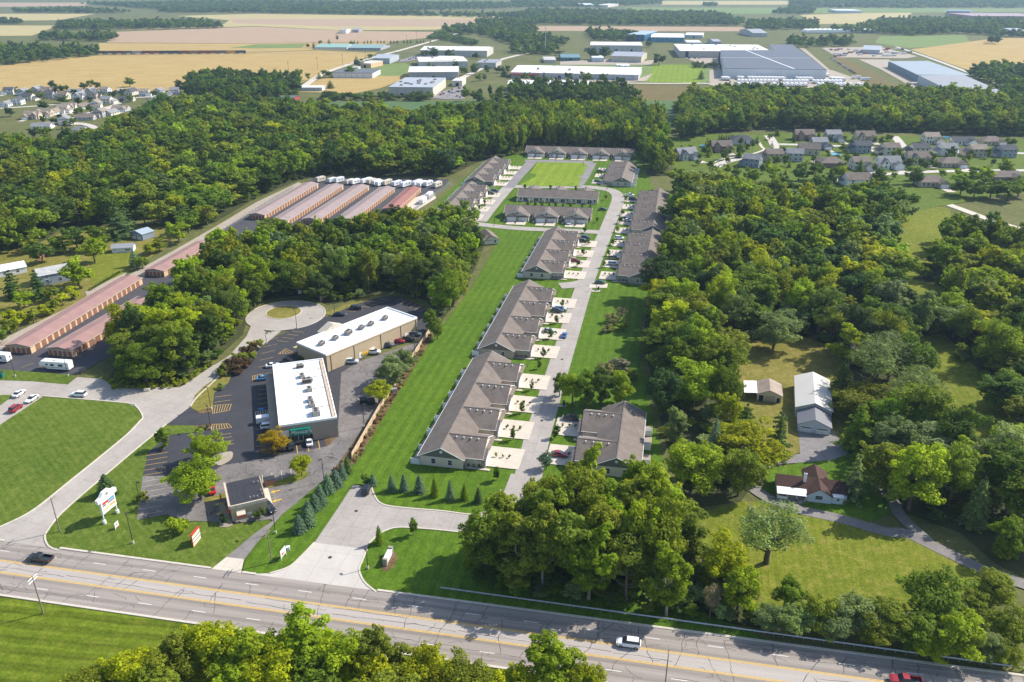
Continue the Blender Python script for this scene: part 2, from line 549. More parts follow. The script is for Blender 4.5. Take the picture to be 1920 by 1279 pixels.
# far farmland
FIELDS = [
    ("wheat_field", [(-60, 131), (100, 110), (190, 104), (460, 99), (600, 95), (708, 99), (655, 120), (610, 136), (575, 152), (520, 166), (330, 170), (200, 172), (-60, 172)], 'wheat'),
    ("stubble_field", [(185, 81), (480, 82), (735, 79), (690, 94), (600, 94), (460, 98), (185, 103)], 'wheat'),
    ("green_strip", [(430, 90), (480, 83.5), (575, 82), (565, 90), (480, 91)], 'greenf'),
    ("bare_field", [(215, 60), (480, 50), (650, 58), (815, 60), (842, 67), (735, 78), (480, 81.5), (200, 80)], 'pink'),
    ("far_field", [(330, 30), (480, 26), (700, 29), (965, 30), (930, 40), (815, 56), (640, 57), (480, 49), (220, 57), (420, 45), (430, 38)], 'wheat2'),
    ("far_field", [(430, 36), (960, 36), (900, 43), (820, 50), (640, 50), (440, 44)], 'pink'),
    ("side_field", [(-60, 48), (110, 48), (60, 67), (-60, 68)], 'wheat2'),
    ("side_field", [(-60, 26), (180, 26), (110, 38), (-60, 40)], 'wheat2'),
    ("top_field", [(-60, 5), (175, 5), (160, 11), (-60, 14)], 'pink'),
    ("east_field", [(985, 49), (1395, 51), (1400, 59), (985, 58)], 'pink'),
    ("pale_field", [(1170, 14), (1960, 16), (1960, 22), (1440, 26), (1180, 27)], 'greenf'),
    ("pale_field", [(1240, 2), (1480, 2), (1480, 9), (1240, 9)], 'wheat2'),
    ("pale_field", [(1500, 28), (1710, 22), (1700, 45), (1530, 45)], 'wheat2'),
    ("east_meadow", [(1650, 68), (1810, 66), (1822, 86), (1700, 90), (1640, 80)], 'greenf'),
    ("tan_field", [(1708, 93), (1866, 72), (1960, 70), (1960, 118), (1830, 122), (1815, 132), (1760, 112)], 'wheat'),
    ("gold_field", [(555, 172), (600, 148), (720, 140), (780, 137), (765, 146), (712, 166), (660, 176)], 'wheat'),
    ("business_park_lawn", [(690, 122), (760, 118), (780, 130), (755, 142), (640, 146)], 'greenf'),
    ("bean_field", [(590, 191), (760, 190), (960, 188), (960, 198), (830, 214), (640, 205)], 'tealf'),
    ("hay_field", [(1000, 122), (1400, 122), (1410, 130), (1320, 155), (1210, 155)], 'greenf'),
    ("mown_square", [(1224, 121), (1322, 122), (1312, 156), (1214, 154)], 'lawn_d'),
    ("weedy_field", [(1140, 160), (1290, 160), (1280, 189), (1190, 189)], 'scrub'),
    ("meadow_strip", [(1195, 189), (1280, 189), (1268, 230), (1330, 250), (1300, 262), (1245, 225)], 'tealf'),
    ("weedy_verge", [(1560, 108), (1580, 106), (1700, 172), (1640, 172)], 'scrub'),
]
for i, (n, px, m) in enumerate(FIELDS):
    sheet(n, px, 0.06 + 0.015 * (i % 12), M[m])

# subdivision lawns, wood floors
sheet("subdivision_lawn", [(-60, 172), (330, 172), (340, 182), (250, 215), (235, 240), (140, 290), (-60, 300)], 0.25, M['meadow'])
sheet("subdivision_lawn", [(1255, 262), (1330, 252), (1470, 250), (1960, 262), (1960, 350), (1700, 400), (1480, 378), (1330, 366), (1260, 320)], 0.25, M['lawn_b'])

# near ground
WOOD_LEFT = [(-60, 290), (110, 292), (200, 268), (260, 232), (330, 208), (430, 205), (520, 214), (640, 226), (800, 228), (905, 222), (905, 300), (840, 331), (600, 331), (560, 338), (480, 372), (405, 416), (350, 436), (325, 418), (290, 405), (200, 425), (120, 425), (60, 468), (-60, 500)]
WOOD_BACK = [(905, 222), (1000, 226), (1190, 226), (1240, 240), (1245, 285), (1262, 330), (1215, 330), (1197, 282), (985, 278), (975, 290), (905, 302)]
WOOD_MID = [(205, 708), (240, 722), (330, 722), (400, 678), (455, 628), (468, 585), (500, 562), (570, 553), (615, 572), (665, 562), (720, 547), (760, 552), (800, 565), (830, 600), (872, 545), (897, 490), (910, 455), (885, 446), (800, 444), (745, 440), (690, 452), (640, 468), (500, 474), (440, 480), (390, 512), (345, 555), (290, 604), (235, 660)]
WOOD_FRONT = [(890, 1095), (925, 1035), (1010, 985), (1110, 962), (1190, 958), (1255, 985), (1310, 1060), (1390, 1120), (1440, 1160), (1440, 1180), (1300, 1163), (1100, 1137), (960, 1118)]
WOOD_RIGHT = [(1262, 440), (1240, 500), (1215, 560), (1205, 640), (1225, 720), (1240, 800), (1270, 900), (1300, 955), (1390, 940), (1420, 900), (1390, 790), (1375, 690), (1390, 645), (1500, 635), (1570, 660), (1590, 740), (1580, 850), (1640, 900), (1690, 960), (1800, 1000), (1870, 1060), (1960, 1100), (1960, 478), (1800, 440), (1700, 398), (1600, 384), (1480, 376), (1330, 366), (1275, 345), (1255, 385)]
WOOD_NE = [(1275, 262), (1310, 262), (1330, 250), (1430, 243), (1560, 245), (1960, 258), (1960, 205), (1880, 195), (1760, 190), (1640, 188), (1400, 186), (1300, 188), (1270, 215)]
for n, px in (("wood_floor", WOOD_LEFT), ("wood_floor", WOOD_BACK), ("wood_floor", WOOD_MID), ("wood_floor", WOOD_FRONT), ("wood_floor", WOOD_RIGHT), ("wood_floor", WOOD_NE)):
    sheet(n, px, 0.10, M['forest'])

# homestead on the left
sheet("homestead_yard", [(-60, 480), (60, 462), (130, 430), (180, 425), (320, 425), (350, 440), (250, 505), (120, 590), (-60, 640)], 0.16, M['yard'])
sheet("homestead_yard", [(0, 495), (50, 470), (110, 440), (120, 452), (90, 475), (0, 500)], 0.19, M['yard'])
sheet("homestead_lawn", [(170, 480), (245, 462), (262, 475), (230, 520), (170, 535)], 0.19, M['lawn_e'])
sheet("gravel_drive", [(160, 548), (240, 510), (232, 520), (165, 560)], 0.22, M['gravel'])
sheet("gravel_verge", [(-60, 668), (60, 610), (150, 567), (250, 512), (330, 468), (400, 428), (480, 380), (560, 342), (570, 347), (490, 388), (410, 436), (335, 476), (250, 522), (150, 578), (60, 624), (-60, 688)], 0.20, M['gravel'])
# storage yard
sheet("storage_yard", [(-60, 688), (60, 622), (150, 577), (250, 521), (335, 475), (410, 435), (490, 387), (565, 347), (590, 333), (842, 336), (835, 348), (760, 405), (660, 445), (560, 480), (430, 560), (240, 650), (150, 700), (140, 704), (-60, 690)], 0.13, M['asphalt_st'])
sheet("pale_yard", [(775, 372), (812, 360), (818, 372), (766, 404), (735, 400)], 0.16, M['drive'])
sheet("yard_verge", [(-60, 690), (20, 695), (140, 704), (128, 722), (60, 716), (-60, 712)], 0.22, M['lawn_b'])
# concrete apron at left
sheet("concrete_apron", [(-60, 713), (60, 715), (128, 721), (145, 708), (195, 712), (215, 728), (340, 727), (405, 684), (420, 690), (412, 708), (360, 764), (314, 796), (268, 783), (160, 760), (80, 752), (-60, 840)], 0.18, M['conc_side'])
sheet("corner_lawn", [(-60, 838), (82, 744), (160, 750), (235, 757), (256, 764), (268, 782), (232, 822), (130, 905), (60, 960), (0, 991), (-60, 1010)], 0.26, M['lawn_b'])
sheet("island_lawn", [(-60, 742), (22, 742), (22, 746), (-20, 776), (-60, 790)], 0.26, M['lawn_b'])
sheet("side_street", [(-60, 1006), (0, 989), (60, 959), (130, 904), (232, 821), (270, 781), (337, 728), (402, 685), (424, 688), (411, 708), (357, 763), (312, 797), (290, 815), (210, 882), (120, 960), (90, 996), (85, 1010), (92, 1026), (109, 1034), (60, 1034), (-60, 1024)], 0.22, M['conc_side'])
sheet("west_lawn", [(107, 1034), (92, 1026), (85, 1010), (90, 996), (120, 960), (210, 882), (290, 815), (312, 797), (375, 798), (372, 804), (322, 815), (278, 850), (268, 893), (257, 976), (310, 967), (357, 979), (400, 980), (440, 985), (500, 976), (510, 980), (480, 1000), (435, 1037), (397, 1068)], 0.20, M['lawn_b'])
sheet("drive_lane", [(396, 1069), (435, 1037), (480, 1000), (512, 978), (540, 950), (572, 938), (556, 945), (530, 965), (480, 1022), (457, 1052), (452, 1077)], 0.24, M['lane_drive'])
sheet("drive_apron", [(396, 1069), (425, 1046), (458, 1050), (452, 1077)], 0.26, M['drive'])
sheet("wedge_lawn", [(455, 1076), (459, 1052), (482, 1021), (532, 964), (558, 942), (606, 902), (628, 884), (655, 880), (662, 911), (630, 960), (590, 1019), (565, 1045), (542, 1064), (506, 1077)], 0.20, M['lawn'])
# shopping strip car park
sheet("worn_car_park", [(257, 976), (268, 893), (417, 868), (612, 835), (640, 690), (790, 640), (797, 642), (742, 715), (715, 760), (682, 800), (655, 842), (625, 882), (605, 903), (556, 944), (512, 978), (508, 975), (430, 983), (392, 979), (357, 978), (310, 966)], 0.20, M['asphalt_old'])
sheet("new_car_park", [(312, 798), (357, 764), (372, 742), (411, 708), (440, 685), (475, 667), (500, 640), (557, 615), (625, 590), (665, 572), (717, 557), (745, 557), (797, 577), (806, 605), (800, 625), (786, 637), (700, 660), (640, 700), (634, 800), (612, 838), (520, 856), (470, 866), (417, 873), (400, 886), (330, 893), (268, 894), (278, 849), (322, 814), (372, 804), (374, 799)], 0.225, M['asphalt'])
sheet("sand_verge", [(605, 590), (664, 566), (712, 552), (716, 557), (665, 573), (625, 592)], 0.20, M['yard'])
sheet("island_lawn", [(358, 766), (366, 742), (382, 726), (412, 706), (430, 690), (434, 704), (428, 720), (402, 738), (398, 770), (376, 776)], 0.29, M['yard'])
sheet("island_lawn", [(318, 806), (340, 802), (368, 800), (372, 804), (368, 811), (320, 817)], 0.29, M['lawn_b'])
sheet("bush_bed", [(368, 800), (396, 797), (398, 806), (370, 809)], 0.30, M['mulch'])
sheet("bush_bed", [(372, 772), (397, 766), (398, 774), (380, 777)], 0.31, M['mulch'])
sheet("peninsula_bed", [(400, 858), (432, 848), (437, 856), (430, 866), (410, 874)], 0.29, M['gravel'], True)
sheet("tree_bed", [(487, 848), (494, 838), (524, 842), (525, 853), (500, 853)], 0.29, M['mulch'], True)
sheet("peninsula_lawn", [(498, 913), (540, 896), (570, 884), (579, 888), (575, 896), (555, 905), (502, 916)], 0.29, M['lawn_e'])
sheet("stone_bed", [(605, 818), (637, 811), (624, 830), (612, 840)], 0.29, M['mulch'])
sheet("front_walk", [(522, 838), (560, 826), (605, 815), (607, 822), (555, 833), (523, 846)], 0.31, M['drive'])
sheet("bank_walk", [(412, 946), (420, 944), (437, 986), (428, 990), (412, 990)], 0.27, M['taupe'])
sheet("mulch_strip", [(383, 936), (424, 926), (424, 935), (384, 944)], 0.27, M['yard'])
# turning circle
def ellipse_w(cpx, r, n=40, stretch=1.0):
    c = P(*cpx)
    return [(c.x + r * math.cos(2 * math.pi * k / n), c.y + r * stretch * math.sin(2 * math.pi * k / n)) for k in range(n)]
sheet("turning_circle", ellipse_w((536, 592), 15.0, 48), 0.24, M['conc_side'], world=True)
sheet("circle_approach", [(402, 686), (430, 668), (462, 632), (476, 600), (500, 625), (532, 618), (505, 640), (478, 660), (440, 683), (424, 690)], 0.235, M['conc_side'])
sheet("circle_island", ellipse_w((532, 587), 6.6, 40), 0.30, M['yard'], world=True)
ribbon("kerb", ellipse_w((532, 587), 6.7, 40), 0.35, 0.24, M['kerb'], world=True, smooth=False, h=0.14, closed=True)
ribbon("kerb", ellipse_w((536, 592), 15.0, 48)[-14:] + ellipse_w((536, 592), 15.0, 48)[:22], 0.4, 0.24, M['kerb'], world=True, smooth=False, h=0.12)

# townhouse parcel
sheet("townhouse_lawn", [(650, 880), (712, 792), (800, 650), (885, 540), (912, 492), (935, 450), (860, 425), (800, 400), (838, 362), (905, 304), (980, 287), (1195, 283), (1215, 330), (1262, 440), (1250, 500), (1210, 560), (1196, 640), (1215, 740), (1240, 850), (1268, 935), (1150, 1000), (1000, 1010), (915, 1000), (700, 960), (662, 912)], 0.12, M['lawn'])
sheet("village_green", [(1008, 305), (1095, 306), (1102, 312), (1092, 330), (1078, 330), (1090, 333), (1085, 350), (985, 350), (975, 347), (1003, 333), (1006, 329), (994, 326)], 0.32, M['lawn_d'], False)
# streets of the townhouse estate
STREETS = [
    ("estate_street", [(972, 965), (985, 920), (1010, 812), (1063, 640), (1098, 530), (1127, 457), (1148, 405), (1158, 378), (1157, 365), (1144, 357), (1120, 353), (1090, 351), (960, 350)], 7.3, 'conc'),
    ("loop_street", [(1078, 352), (1092, 334), (1108, 306)], 8.0, 'asphalt_mid'),
    ("loop_street", [(984, 302), (1040, 303), (1112, 305)], 8.0, 'asphalt_mid'),
    ("loop_street", [(999, 302), (968, 335), (950, 356)], 7.5, 'asphalt_mid'),
    ("loop_street", [(952, 353), (925, 384), (900, 416)], 7.5, 'conc'),
    ("estate_lane", [(880, 419), (960, 428), (1060, 433), (1140, 437)], 6.5, 'conc'),
    ("court", [(1050, 537), (1074, 535), (1100, 530)], 7.0, 'conc'),
]
for k, (n, px, w, m) in enumerate(STREETS):
    ribbon(n, px, w, 0.20 + 0.012 * k, M[m])
sheet("entrance_road", [(590, 1019), (630, 960), (662, 911), (697, 915), (701, 927), (712, 944), (740, 952), (830, 960), (880, 966), (912, 961), (935, 948), (958, 890), (1004, 892), (985, 960), (960, 990), (920, 999), (885, 1002), (830, 996), (780, 992), (745, 991), (720, 998), (705, 1008), (692, 1021), (688, 1031)], 0.285, M['conc'])
sheet("entrance_apron", [(455, 1078), (506, 1077), (542, 1065), (565, 1045), (590, 1019), (688, 1031), (680, 1052), (674, 1067), (677, 1082), (687, 1097), (705, 1112), (640, 1104)], 0.275, M['conc_new'])
sheet("entrance_lawn", [(706, 1112), (688, 1097), (678, 1082), (675, 1067), (681, 1052), (689, 1033), (693, 1021), (706, 1008), (721, 998), (746, 991), (780, 992), (830, 996), (885, 1002), (925, 1000), (1000, 1010), (1100, 1060), (1440, 1200), (1440, 1208), (960, 1144)], 0.22, M['lawn'])
# right-hand homestead
sheet("meadow_lawn", [(1290, 990), (1320, 960), (1400, 940), (1480, 950), (1560, 975), (1700, 1005), (1780, 1050), (1860, 1090), (1800, 1140), (1440, 1160), (1330, 1075)], 0.18, M['lawn_e'])
sheet("homestead_yard", [(1385, 760), (1378, 690), (1400, 640), (1500, 630), (1560, 650), (1600, 700), (1600, 780), (1570, 830), (1500, 850), (1430, 870), (1395, 850)], 0.18, M['yard'])
sheet("grass_ride", [(1690, 640), (1770, 625), (1840, 700), (1905, 800), (1905, 880), (1800, 890), (1745, 800), (1700, 720)], 0.18, M['lawn_e'])
sheet("clearing", [(1670, 470), (1705, 378), (1780, 392), (1800, 460), (1740, 520), (1690, 520)], 0.18, M['lawn_e'])
sheet("clearing", [(1670, 515), (1700, 522), (1775, 540), (1775, 620), (1690, 610)], 0.19, M['lawn_e'])
sheet("house_lawn", [(1440, 880), (1600, 850), (1680, 960), (1600, 990), (1480, 940), (1430, 920)], 0.20, M['lawn'])
ribbon("gravel_drive", [(1390, 900), (1440, 935), (1500, 957), (1580, 975), (1660, 998), (1700, 1002), (1760, 1030), (1850, 1072), (1960, 1110)], 3.6, 0.24, M['lane_drive'])
ribbon("gravel_drive", [(1640, 905), (1670, 935), (1690, 970), (1740, 1016)], 3.0, 0.25, M['lane_drive'])
sheet("barn_drive", [(1497, 808), (1560, 806), (1592, 852), (1560, 864), (1460, 872), (1380, 905), (1385, 888), (1450, 862), (1500, 852)], 0.23, M['asphalt_mid'])
sheet("house_walk", [(1488, 934), (1500, 928), (1506, 938), (1494, 952), (1482, 948)], 0.27, M['gravel'])
# subdivision streets on the right
ribbon("subdivision_street", [(1340, 314), (1362, 304), (1400, 296), (1440, 290), (1452, 276), (1446, 262), (1440, 255)], 7.0, 0.33, M['conc_new'])
ribbon("subdivision_street", [(1450, 271), (1560, 274), (1680, 280), (1800, 284), (1960, 290)], 6.6, 0.34, M['conc_new'])
ribbon("subdivision_street", [(1695, 278), (1682, 262), (1676, 256)], 6.6, 0.35, M['conc_new'])
ribbon("subdivision_street", [(1590, 330), (1690, 326), (1770, 322), (1960, 320)], 6.6, 0.36, M['conc_new'])
ribbon("country_lane", [(1690, 350), (1740, 370), (1800, 392), (1860, 414), (1920, 432)], 5.5, 0.24, M['drive'])
ribbon("footpath", [(1420, 262), (1428, 276), (1432, 282), (1400, 292), (1360, 298), (1335, 306)], 2.2, 0.37, M['drive'])
# subdivision streets on the left
ribbon("subdivision_street", [(-40, 206), (60, 200), (130, 196), (200, 202), (250, 184), (340, 183)], 6.6, 0.33, M['conc_new'])
ribbon("subdivision_street", [(60, 232), (110, 228), (160, 214), (215, 202)], 6.6, 0.34, M['conc_new'])
ribbon("subdivision_street", [(110, 260), (150, 246), (176, 240), (150, 232), (110, 232)], 6.6, 0.35, M['conc_new'])
# business park roads and yards
ribbon("county_road", [(560, 170), (600, 142), (640, 126), (700, 108), (760, 92), (815, 76), (860, 62)], 9.0, 0.30, M['drive'])
ribbon("service_road", [(860, 150), (900, 130), (940, 112), (990, 100)], 9.0, 0.31, M['drive'])
ribbon("service_road", [(1140, 156), (1250, 157), (1330, 157), (1420, 162)], 9.0, 0.32, M['drive'])
sheet("staff_car_park", [(800, 184), (830, 172), (868, 160), (872, 186), (840, 187)], 0.34, M['asphalt_mid'])
sheet("staff_car_park", [(740, 116), (780, 104), (815, 108), (760, 116)], 0.34, M['asphalt_mid'])
sheet("works_yard", [(950, 152), (990, 143), (1200, 147), (1225, 138), (1212, 152), (1110, 160), (960, 160)], 0.34, M['gravel'])
sheet("works_yard", [(1050, 116), (1150, 110), (1200, 116), (1230, 112), (1220, 122), (1050, 122)], 0.34, M['gravel'])
sheet("lorry_yard", [(1275, 106), (1345, 106), (1352, 135), (1336, 160), (1400, 172), (1610, 168), (1625, 155), (1560, 135), (1510, 92), (1498, 90), (1552, 133), (1350, 133)], 0.34, M['gravel'])
sheet("lorry_yard", [(1330, 132), (1560, 132), (1625, 155), (1600, 170), (1400, 174), (1330, 160)], 0.36, M['gravel'])
sheet("scrap_yard", [(1540, 90), (1650, 88), (1720, 106), (1700, 110), (1570, 108)], 0.34, M['gravel'])
sheet("works_yard", [(1610, 112), (1666, 112), (1720, 142), (1790, 178), (1730, 175), (1650, 130)], 0.34, M['gravel'])
ribbon("county_road", [(1680, 88), (1740, 108), (1830, 142), (1900, 172)], 6.6, 0.33, M['conc_new'])
ribbon("railway_bed", [(-60, 104), (190, 102.5), (460, 100.3), (720, 98.2), (840, 96)], 4.0, 0.30, M['gravel'])

# ------------------------------------------------------------------ main road
ROAD_C = Vector((0, 122.6, 0))
ROAD_A = math.radians(-10.55)
m, nt, b = new_mat("main_road_surface")
b.inputs["Roughness"].default_value = 0.85
v = coords(nt)
sep = N(nt, "ShaderNodeSeparateXYZ")
nt.links.new(v, sep.inputs[0])
ay = math_n(nt, 'ABSOLUTE', sep.outputs[1])
ctr = math_n(nt, 'LESS_THAN', ay, 1.75)
st = N(nt, "ShaderNodeMapping")
st.inputs["Scale"].default_value = (0.03, 1.1, 1)
nt.links.new(v, st.inputs[0])
streak = noise(nt, st.outputs[0], 1.0, 5, 0.65)
lane = ramp(nt, streak, [(0.3, (0.225, 0.195, 0.172)), (0.72, (0.33, 0.288, 0.255))])
track = math_n(nt, 'SINE', math_n(nt, 'MULTIPLY', math_n(nt, 'SUBTRACT', ay, 1.75), 2 * math.pi / 3.05))
tr = ramp(nt, track, [(0.0, (1.10,) * 3), (1.0, (0.84,) * 3)])
lane = mixc(nt, lane, tr, 1.0, 'MULTIPLY')
cl = ramp(nt, streak, [(0.3, (0.35, 0.31, 0.28)), (0.72, (0.43, 0.385, 0.35))])
c = mixc(nt, lane, cl, ctr)
f = noise(nt, v, 3.0, 4, 0.75)
c = mixc(nt, c, ramp(nt, f, [(0.3, (0.88,) * 3), (0.7, (1.1,) * 3)]), 1.0, 'MULTIPLY')
nt.links.new(c, b.inputs["Base Color"])
bump(nt, b, f, 0.15, 0.03)
M['road'] = m
road = link("main_road", MB().add([(-170, -7.85, 0), (190, -7.85, 0), (190, 7.85, 0), (-170, 7.85, 0)], [(0, 1, 2, 3)]).mesh("main_road", M['road']), None, ROAD_C + Vector((0, 0, 0.30)), ROAD_A)
road["kind"] = "structure"
mb = MB()
for s in (-1, 1):
    for off in (-0.16, 0.16):
        y = s * 1.75 + off
        mb.add([(-170, y - 0.1, 0), (190, y - 0.1, 0), (190, y + 0.1, 0), (-170, y + 0.1, 0)], [(0, 1, 2, 3)])
link("yellow_line", mb.mesh("yellow_line", M['yellow']), road, (0, 0, 0.012))
dash = MB().box(-1.5, 1.5, -0.075, 0.075, 0, 0.006).mesh("lane_dash", M['white_p'])
for s, ph in ((1, 3.0), (-1, 8.2)):
    for k in range(-13, 15):
        link("lane_dash", dash, road, (k * 12.2 + ph, s * 4.82, 0.011))
# sealed cracks
mb = MB()
cr = random.Random(5)
def crack(pts, w):
    for i in range(len(pts) - 1):
        a, b2 = Vector(pts[i]), Vector(pts[i + 1])
        d = (b2 - a)
        if d.length < 1e-4:
            continue
        n = Vector((-d.y, d.x)).normalized() * w * cr.uniform(0.35, 0.7)
        d = d.normalized() * 0.03
        mb.add([(*(a - n - d), 0), (*(b2 - n + d), 0), (*(b2 + n + d), 0), (*(a + n - d), 0)], [(0, 1, 2, 3)])
x = -150.0
while x < 150:
    x += cr.uniform(2.2, 5.2)
    y = cr.choice((-7.8, -7.8, -4.8, -1.75, 1.8, 1.8))
    y1 = min(7.8, y + cr.choice((3, 6, 9.5, 15.6)))
    xx, pts = x, []
    lean = cr.uniform(-0.5, 0.9)
    while y < y1:
        pts.append((xx, y))
        y += cr.uniform(0.5, 1.1)
        xx += lean * 0.5 + cr.uniform(-0.32, 0.32)
        if cr.random() < 0.10:
            q, qx, qy = [], xx, y
            for _ in range(cr.randint(3, 6)):
                q.append((qx, qy))
                qx += cr.uniform(0.4, 0.9)
                qy += cr.uniform(-0.35, 0.35)
            crack(q, 0.08)
    crack(pts, 0.105)
for y0, dens in ((-0.2, 0.8), (4.5, 0.42), (-4.5, 0.5), (1.2, 0.25), (-6.6, 0.2), (6.9, 0.25)):
    x = -150
    while x < 150:
        ln = cr.uniform(4, 22)
        if cr.random() < dens:
            pts, xx, yy = [], x, y0 + cr.uniform(-0.3, 0.3)
            while xx < x + ln:
                pts.append((xx, yy))
                xx += cr.uniform(0.5, 1.4)
                yy += cr.uniform(-0.13, 0.13)
            crack(pts, 0.095)
        x += ln
for _ in range(170):                      # map cracking loops
    x, y = cr.uniform(-150, 150), cr.choice((5.5, 6.5, 5.8, -5.6, -6.4, 3.5, -3.2))
    pts = []
    a = cr.uniform(0, 6.28)
    for _ in range(cr.randint(3, 8)):
        pts.append((x, y))
        a += cr.uniform(-0.9, 0.9)
        x += 0.6 * math.cos(a)
        y = max(-7.6, min(7.6, y + 0.6 * math.sin(a)))
    crack(pts, 0.075)
o = link("sealed_cracks", mb.mesh("sealed_cracks", M['seal']), road, (0, 0, 0.005))
o["kind"] = "stuff"
RM = Matrix.Translation(ROAD_C) @ Matrix.Rotation(ROAD_A, 4, 'Z')
def road_pt(x, y):
    p = RM @ Vector((x, y, 0))
    return (p.x, p.y)
def road_x(px, py):
    return (RM.inverted() @ P(px, py)).x
gaps = sorted([(road_x(0, 1024), road_x(108, 1034)), (road_x(396, 1068), road_x(453, 1077)), (road_x(480, 1079), road_x(706, 1112))])
x0 = -170
for a, b_ in gaps + [(190, 190)]:
    if a > x0:
        ribbon("kerb", [road_pt(x0, 8.05), road_pt(a, 8.05)], 0.55, 0.28, M['kerb'], True, False, 0.14)
    x0 = b_
ribbon("kerb", [road_pt(-170, -8.05), road_pt(190, -8.05)], 0.55, 0.28, M['kerb'], True, False, 0.14)
sheet("south_verge", [road_pt(-170, -7.9), road_pt(190, -7.9), road_pt(190, -70), road_pt(-170, -70)], 0.24, M['lawn_c'], world=True)
for px in ([(109, 1034), (92, 1026), (85, 1010), (90, 996), (120, 960), (210, 882), (290, 815), (312, 797)],
           [(0, 990), (60, 960), (130, 905), (232, 822), (262, 792), (268, 782), (256, 764), (235, 757), (82, 744)],
           [(506, 1077), (542, 1065), (565, 1045), (590, 1019)],
           [(688, 1032), (680, 1052), (674, 1067), (677, 1082), (687, 1097), (706, 1112)],
           [(697, 915), (701, 927), (712, 944), (740, 952), (830, 960), (880, 966), (912, 961), (935, 948)],
           [(915, 1000), (885, 1002), (830, 996), (780, 992), (745, 991), (720, 998), (705, 1008), (692, 1021)],
           [(357, 764), (372, 744), (411, 708)]):
    ribbon("kerb", px, 0.4, 0.26, M['kerb'], h=0.13)
# ------------------------------------------------------------------ tree meshes
def quad_cloud(name, pos, nor, size, tint, mats, r):
    """many small leaf-clump faces; pos/nor (n,3), size (n,)"""
    n = len(pos)
    nor = nor / (np.linalg.norm(nor, axis=1, keepdims=True) + 1e-9)
    ref = r.normal(size=(n, 3))
    t = np.cross(nor, ref)
    t /= np.linalg.norm(t, axis=1, keepdims=True) + 1e-9
    b = np.cross(nor, t)
    sx = (size * r.uniform(0.7, 1.2, n))[:, None]
    sy = (size * r.uniform(0.45, 0.9, n))[:, None]
    bend = nor * (size * r.uniform(-0.25, 0.1, n))[:, None]
    v = np.stack([pos - t * sx + bend, pos - b * sy, pos + t * sx + bend, pos + b * sy], 1).reshape(-1, 3)
    me = bpy.data.meshes.new(name)
    me.vertices.add(4 * n)
    me.vertices.foreach_set("co", v.astype(np.float32).ravel())
    me.loops.add(4 * n)
    me.loops.foreach_set("vertex_index", np.arange(4 * n, dtype=np.int32))
    me.polygons.add(n)
    me.polygons.foreach_set("loop_start", np.arange(0, 4 * n, 4, dtype=np.int32))
    at = me.attributes.new("tint", 'FLOAT', 'FACE')
    at.data.foreach_set("value", np.clip(tint, 0, 1).astype(np.float32))
    me.materials.append(mats)
    me.update()
    me.validate()
    return me

def sphere_dirs(r, n):
    d = r.normal(size=(n, 3))
    return d / np.linalg.norm(d, axis=1, keepdims=True)

def crown(name, seed, H=16.0, R=5.5, base=0.22, nblob=26, leaves=6000, leaf=0.5, kind='round', mat=None, kids=6):
    """leaves over many overlapping clumps inside an uneven envelope"""
    r = np.random.default_rng(seed)
    ch = H * (1 - base)
    cz = H * base + ch * 0.5
    big = []
    for i in range(nblob):
        d = sphere_dirs(r, 1)[0]
        if d[2] < -0.9:
            d[2] *= -0.6
        k = r.uniform(0.35, 0.78)
        rad = r.uniform(0.24, 0.40) * R
        if kind == 'tall':
            c = np.array([d[0] * R * k * 0.85, d[1] * R * k * 0.85, d[2] * ch * 0.46 * k * 1.2])
            rad *= 0.9
        elif kind == 'wide':
            c = np.array([d[0] * R * k * 1.1, d[1] * R * k * 1.1, d[2] * ch * 0.42 * k])
        elif kind == 'willow':
            c = np.array([d[0] * R * k, d[1] * R * k, d[2] * ch * 0.40 * k + 0.08 * ch])
            rad *= 0.8
        else:
            c = np.array([d[0] * R * k, d[1] * R * k, d[2] * ch * 0.5 * k])
        big.append((c + [0, 0, cz], rad, r.normal() * 0.10))
    bl = []
    for c, rad, tn in big:                    # every bough carries smaller tufts
        bl.append((c, rad * 0.8, tn))
        for j in range(kids):
            d = sphere_dirs(r, 1)[0]
            d[2] = d[2] * 0.8 + 0.25
            bl.append((c + d * rad * r.uniform(0.7, 1.25), rad * r.uniform(0.26, 0.52), tn + r.normal() * 0.07))
    w = np.array([q[1] ** 2 for q in bl])
    cnt = np.maximum(4, (w / w.sum() * leaves * 1.8).astype(int))
    pos, nor, tin = [], [], []
    for (c, rad, tn), k in zip(bl, cnt):
        d = sphere_dirs(r, k)
        sq = np.array([1, 1, 0.8 if kind != 'willow' else 1.25])
        p = c + d * rad * sq * (1.12 - 0.45 * r.random(k)[:, None] ** 1.5)
        if kind == 'willow':
            p[:, 2] -= r.random(k) * rad * 0.8
        pos.append(p)
        nor.append(d)
        tin.append(np.full(k, 0.5 + tn) + r.normal(size=k) * 0.2)
    pos, nor, tin = np.concatenate(pos), np.concatenate(nor), np.concatenate(tin)
    keep = np.ones(len(pos), bool)
    for c, rad, tn in bl:
        q = (pos - c) / np.array([1, 1, 0.85])
        keep &= ~((np.linalg.norm(q, axis=1) < rad * 0.62) & (r.random(len(pos)) < 0.85))
    # drop some clumps of leaves so that gaps show
    pos, nor, tin = pos[keep], nor[keep], tin[keep]
    keep = pos[:, 2] > max(0.05, H * base * 0.4)
    pos, nor, tin = pos[keep], nor[keep], tin[keep]
    if len(pos) > leaves:
        ix = r.permutation(len(pos))[:leaves]
        pos, nor, tin = pos[ix], nor[ix], tin[ix]
    nor = nor + np.array([0, 0, 0.5]) + r.normal(size=nor.shape) * 0.42
    size = leaf * r.uniform(0.55, 1.15, len(pos)) * 0.62
    return quad_cloud(name, pos, nor, size, tin, mat, r)

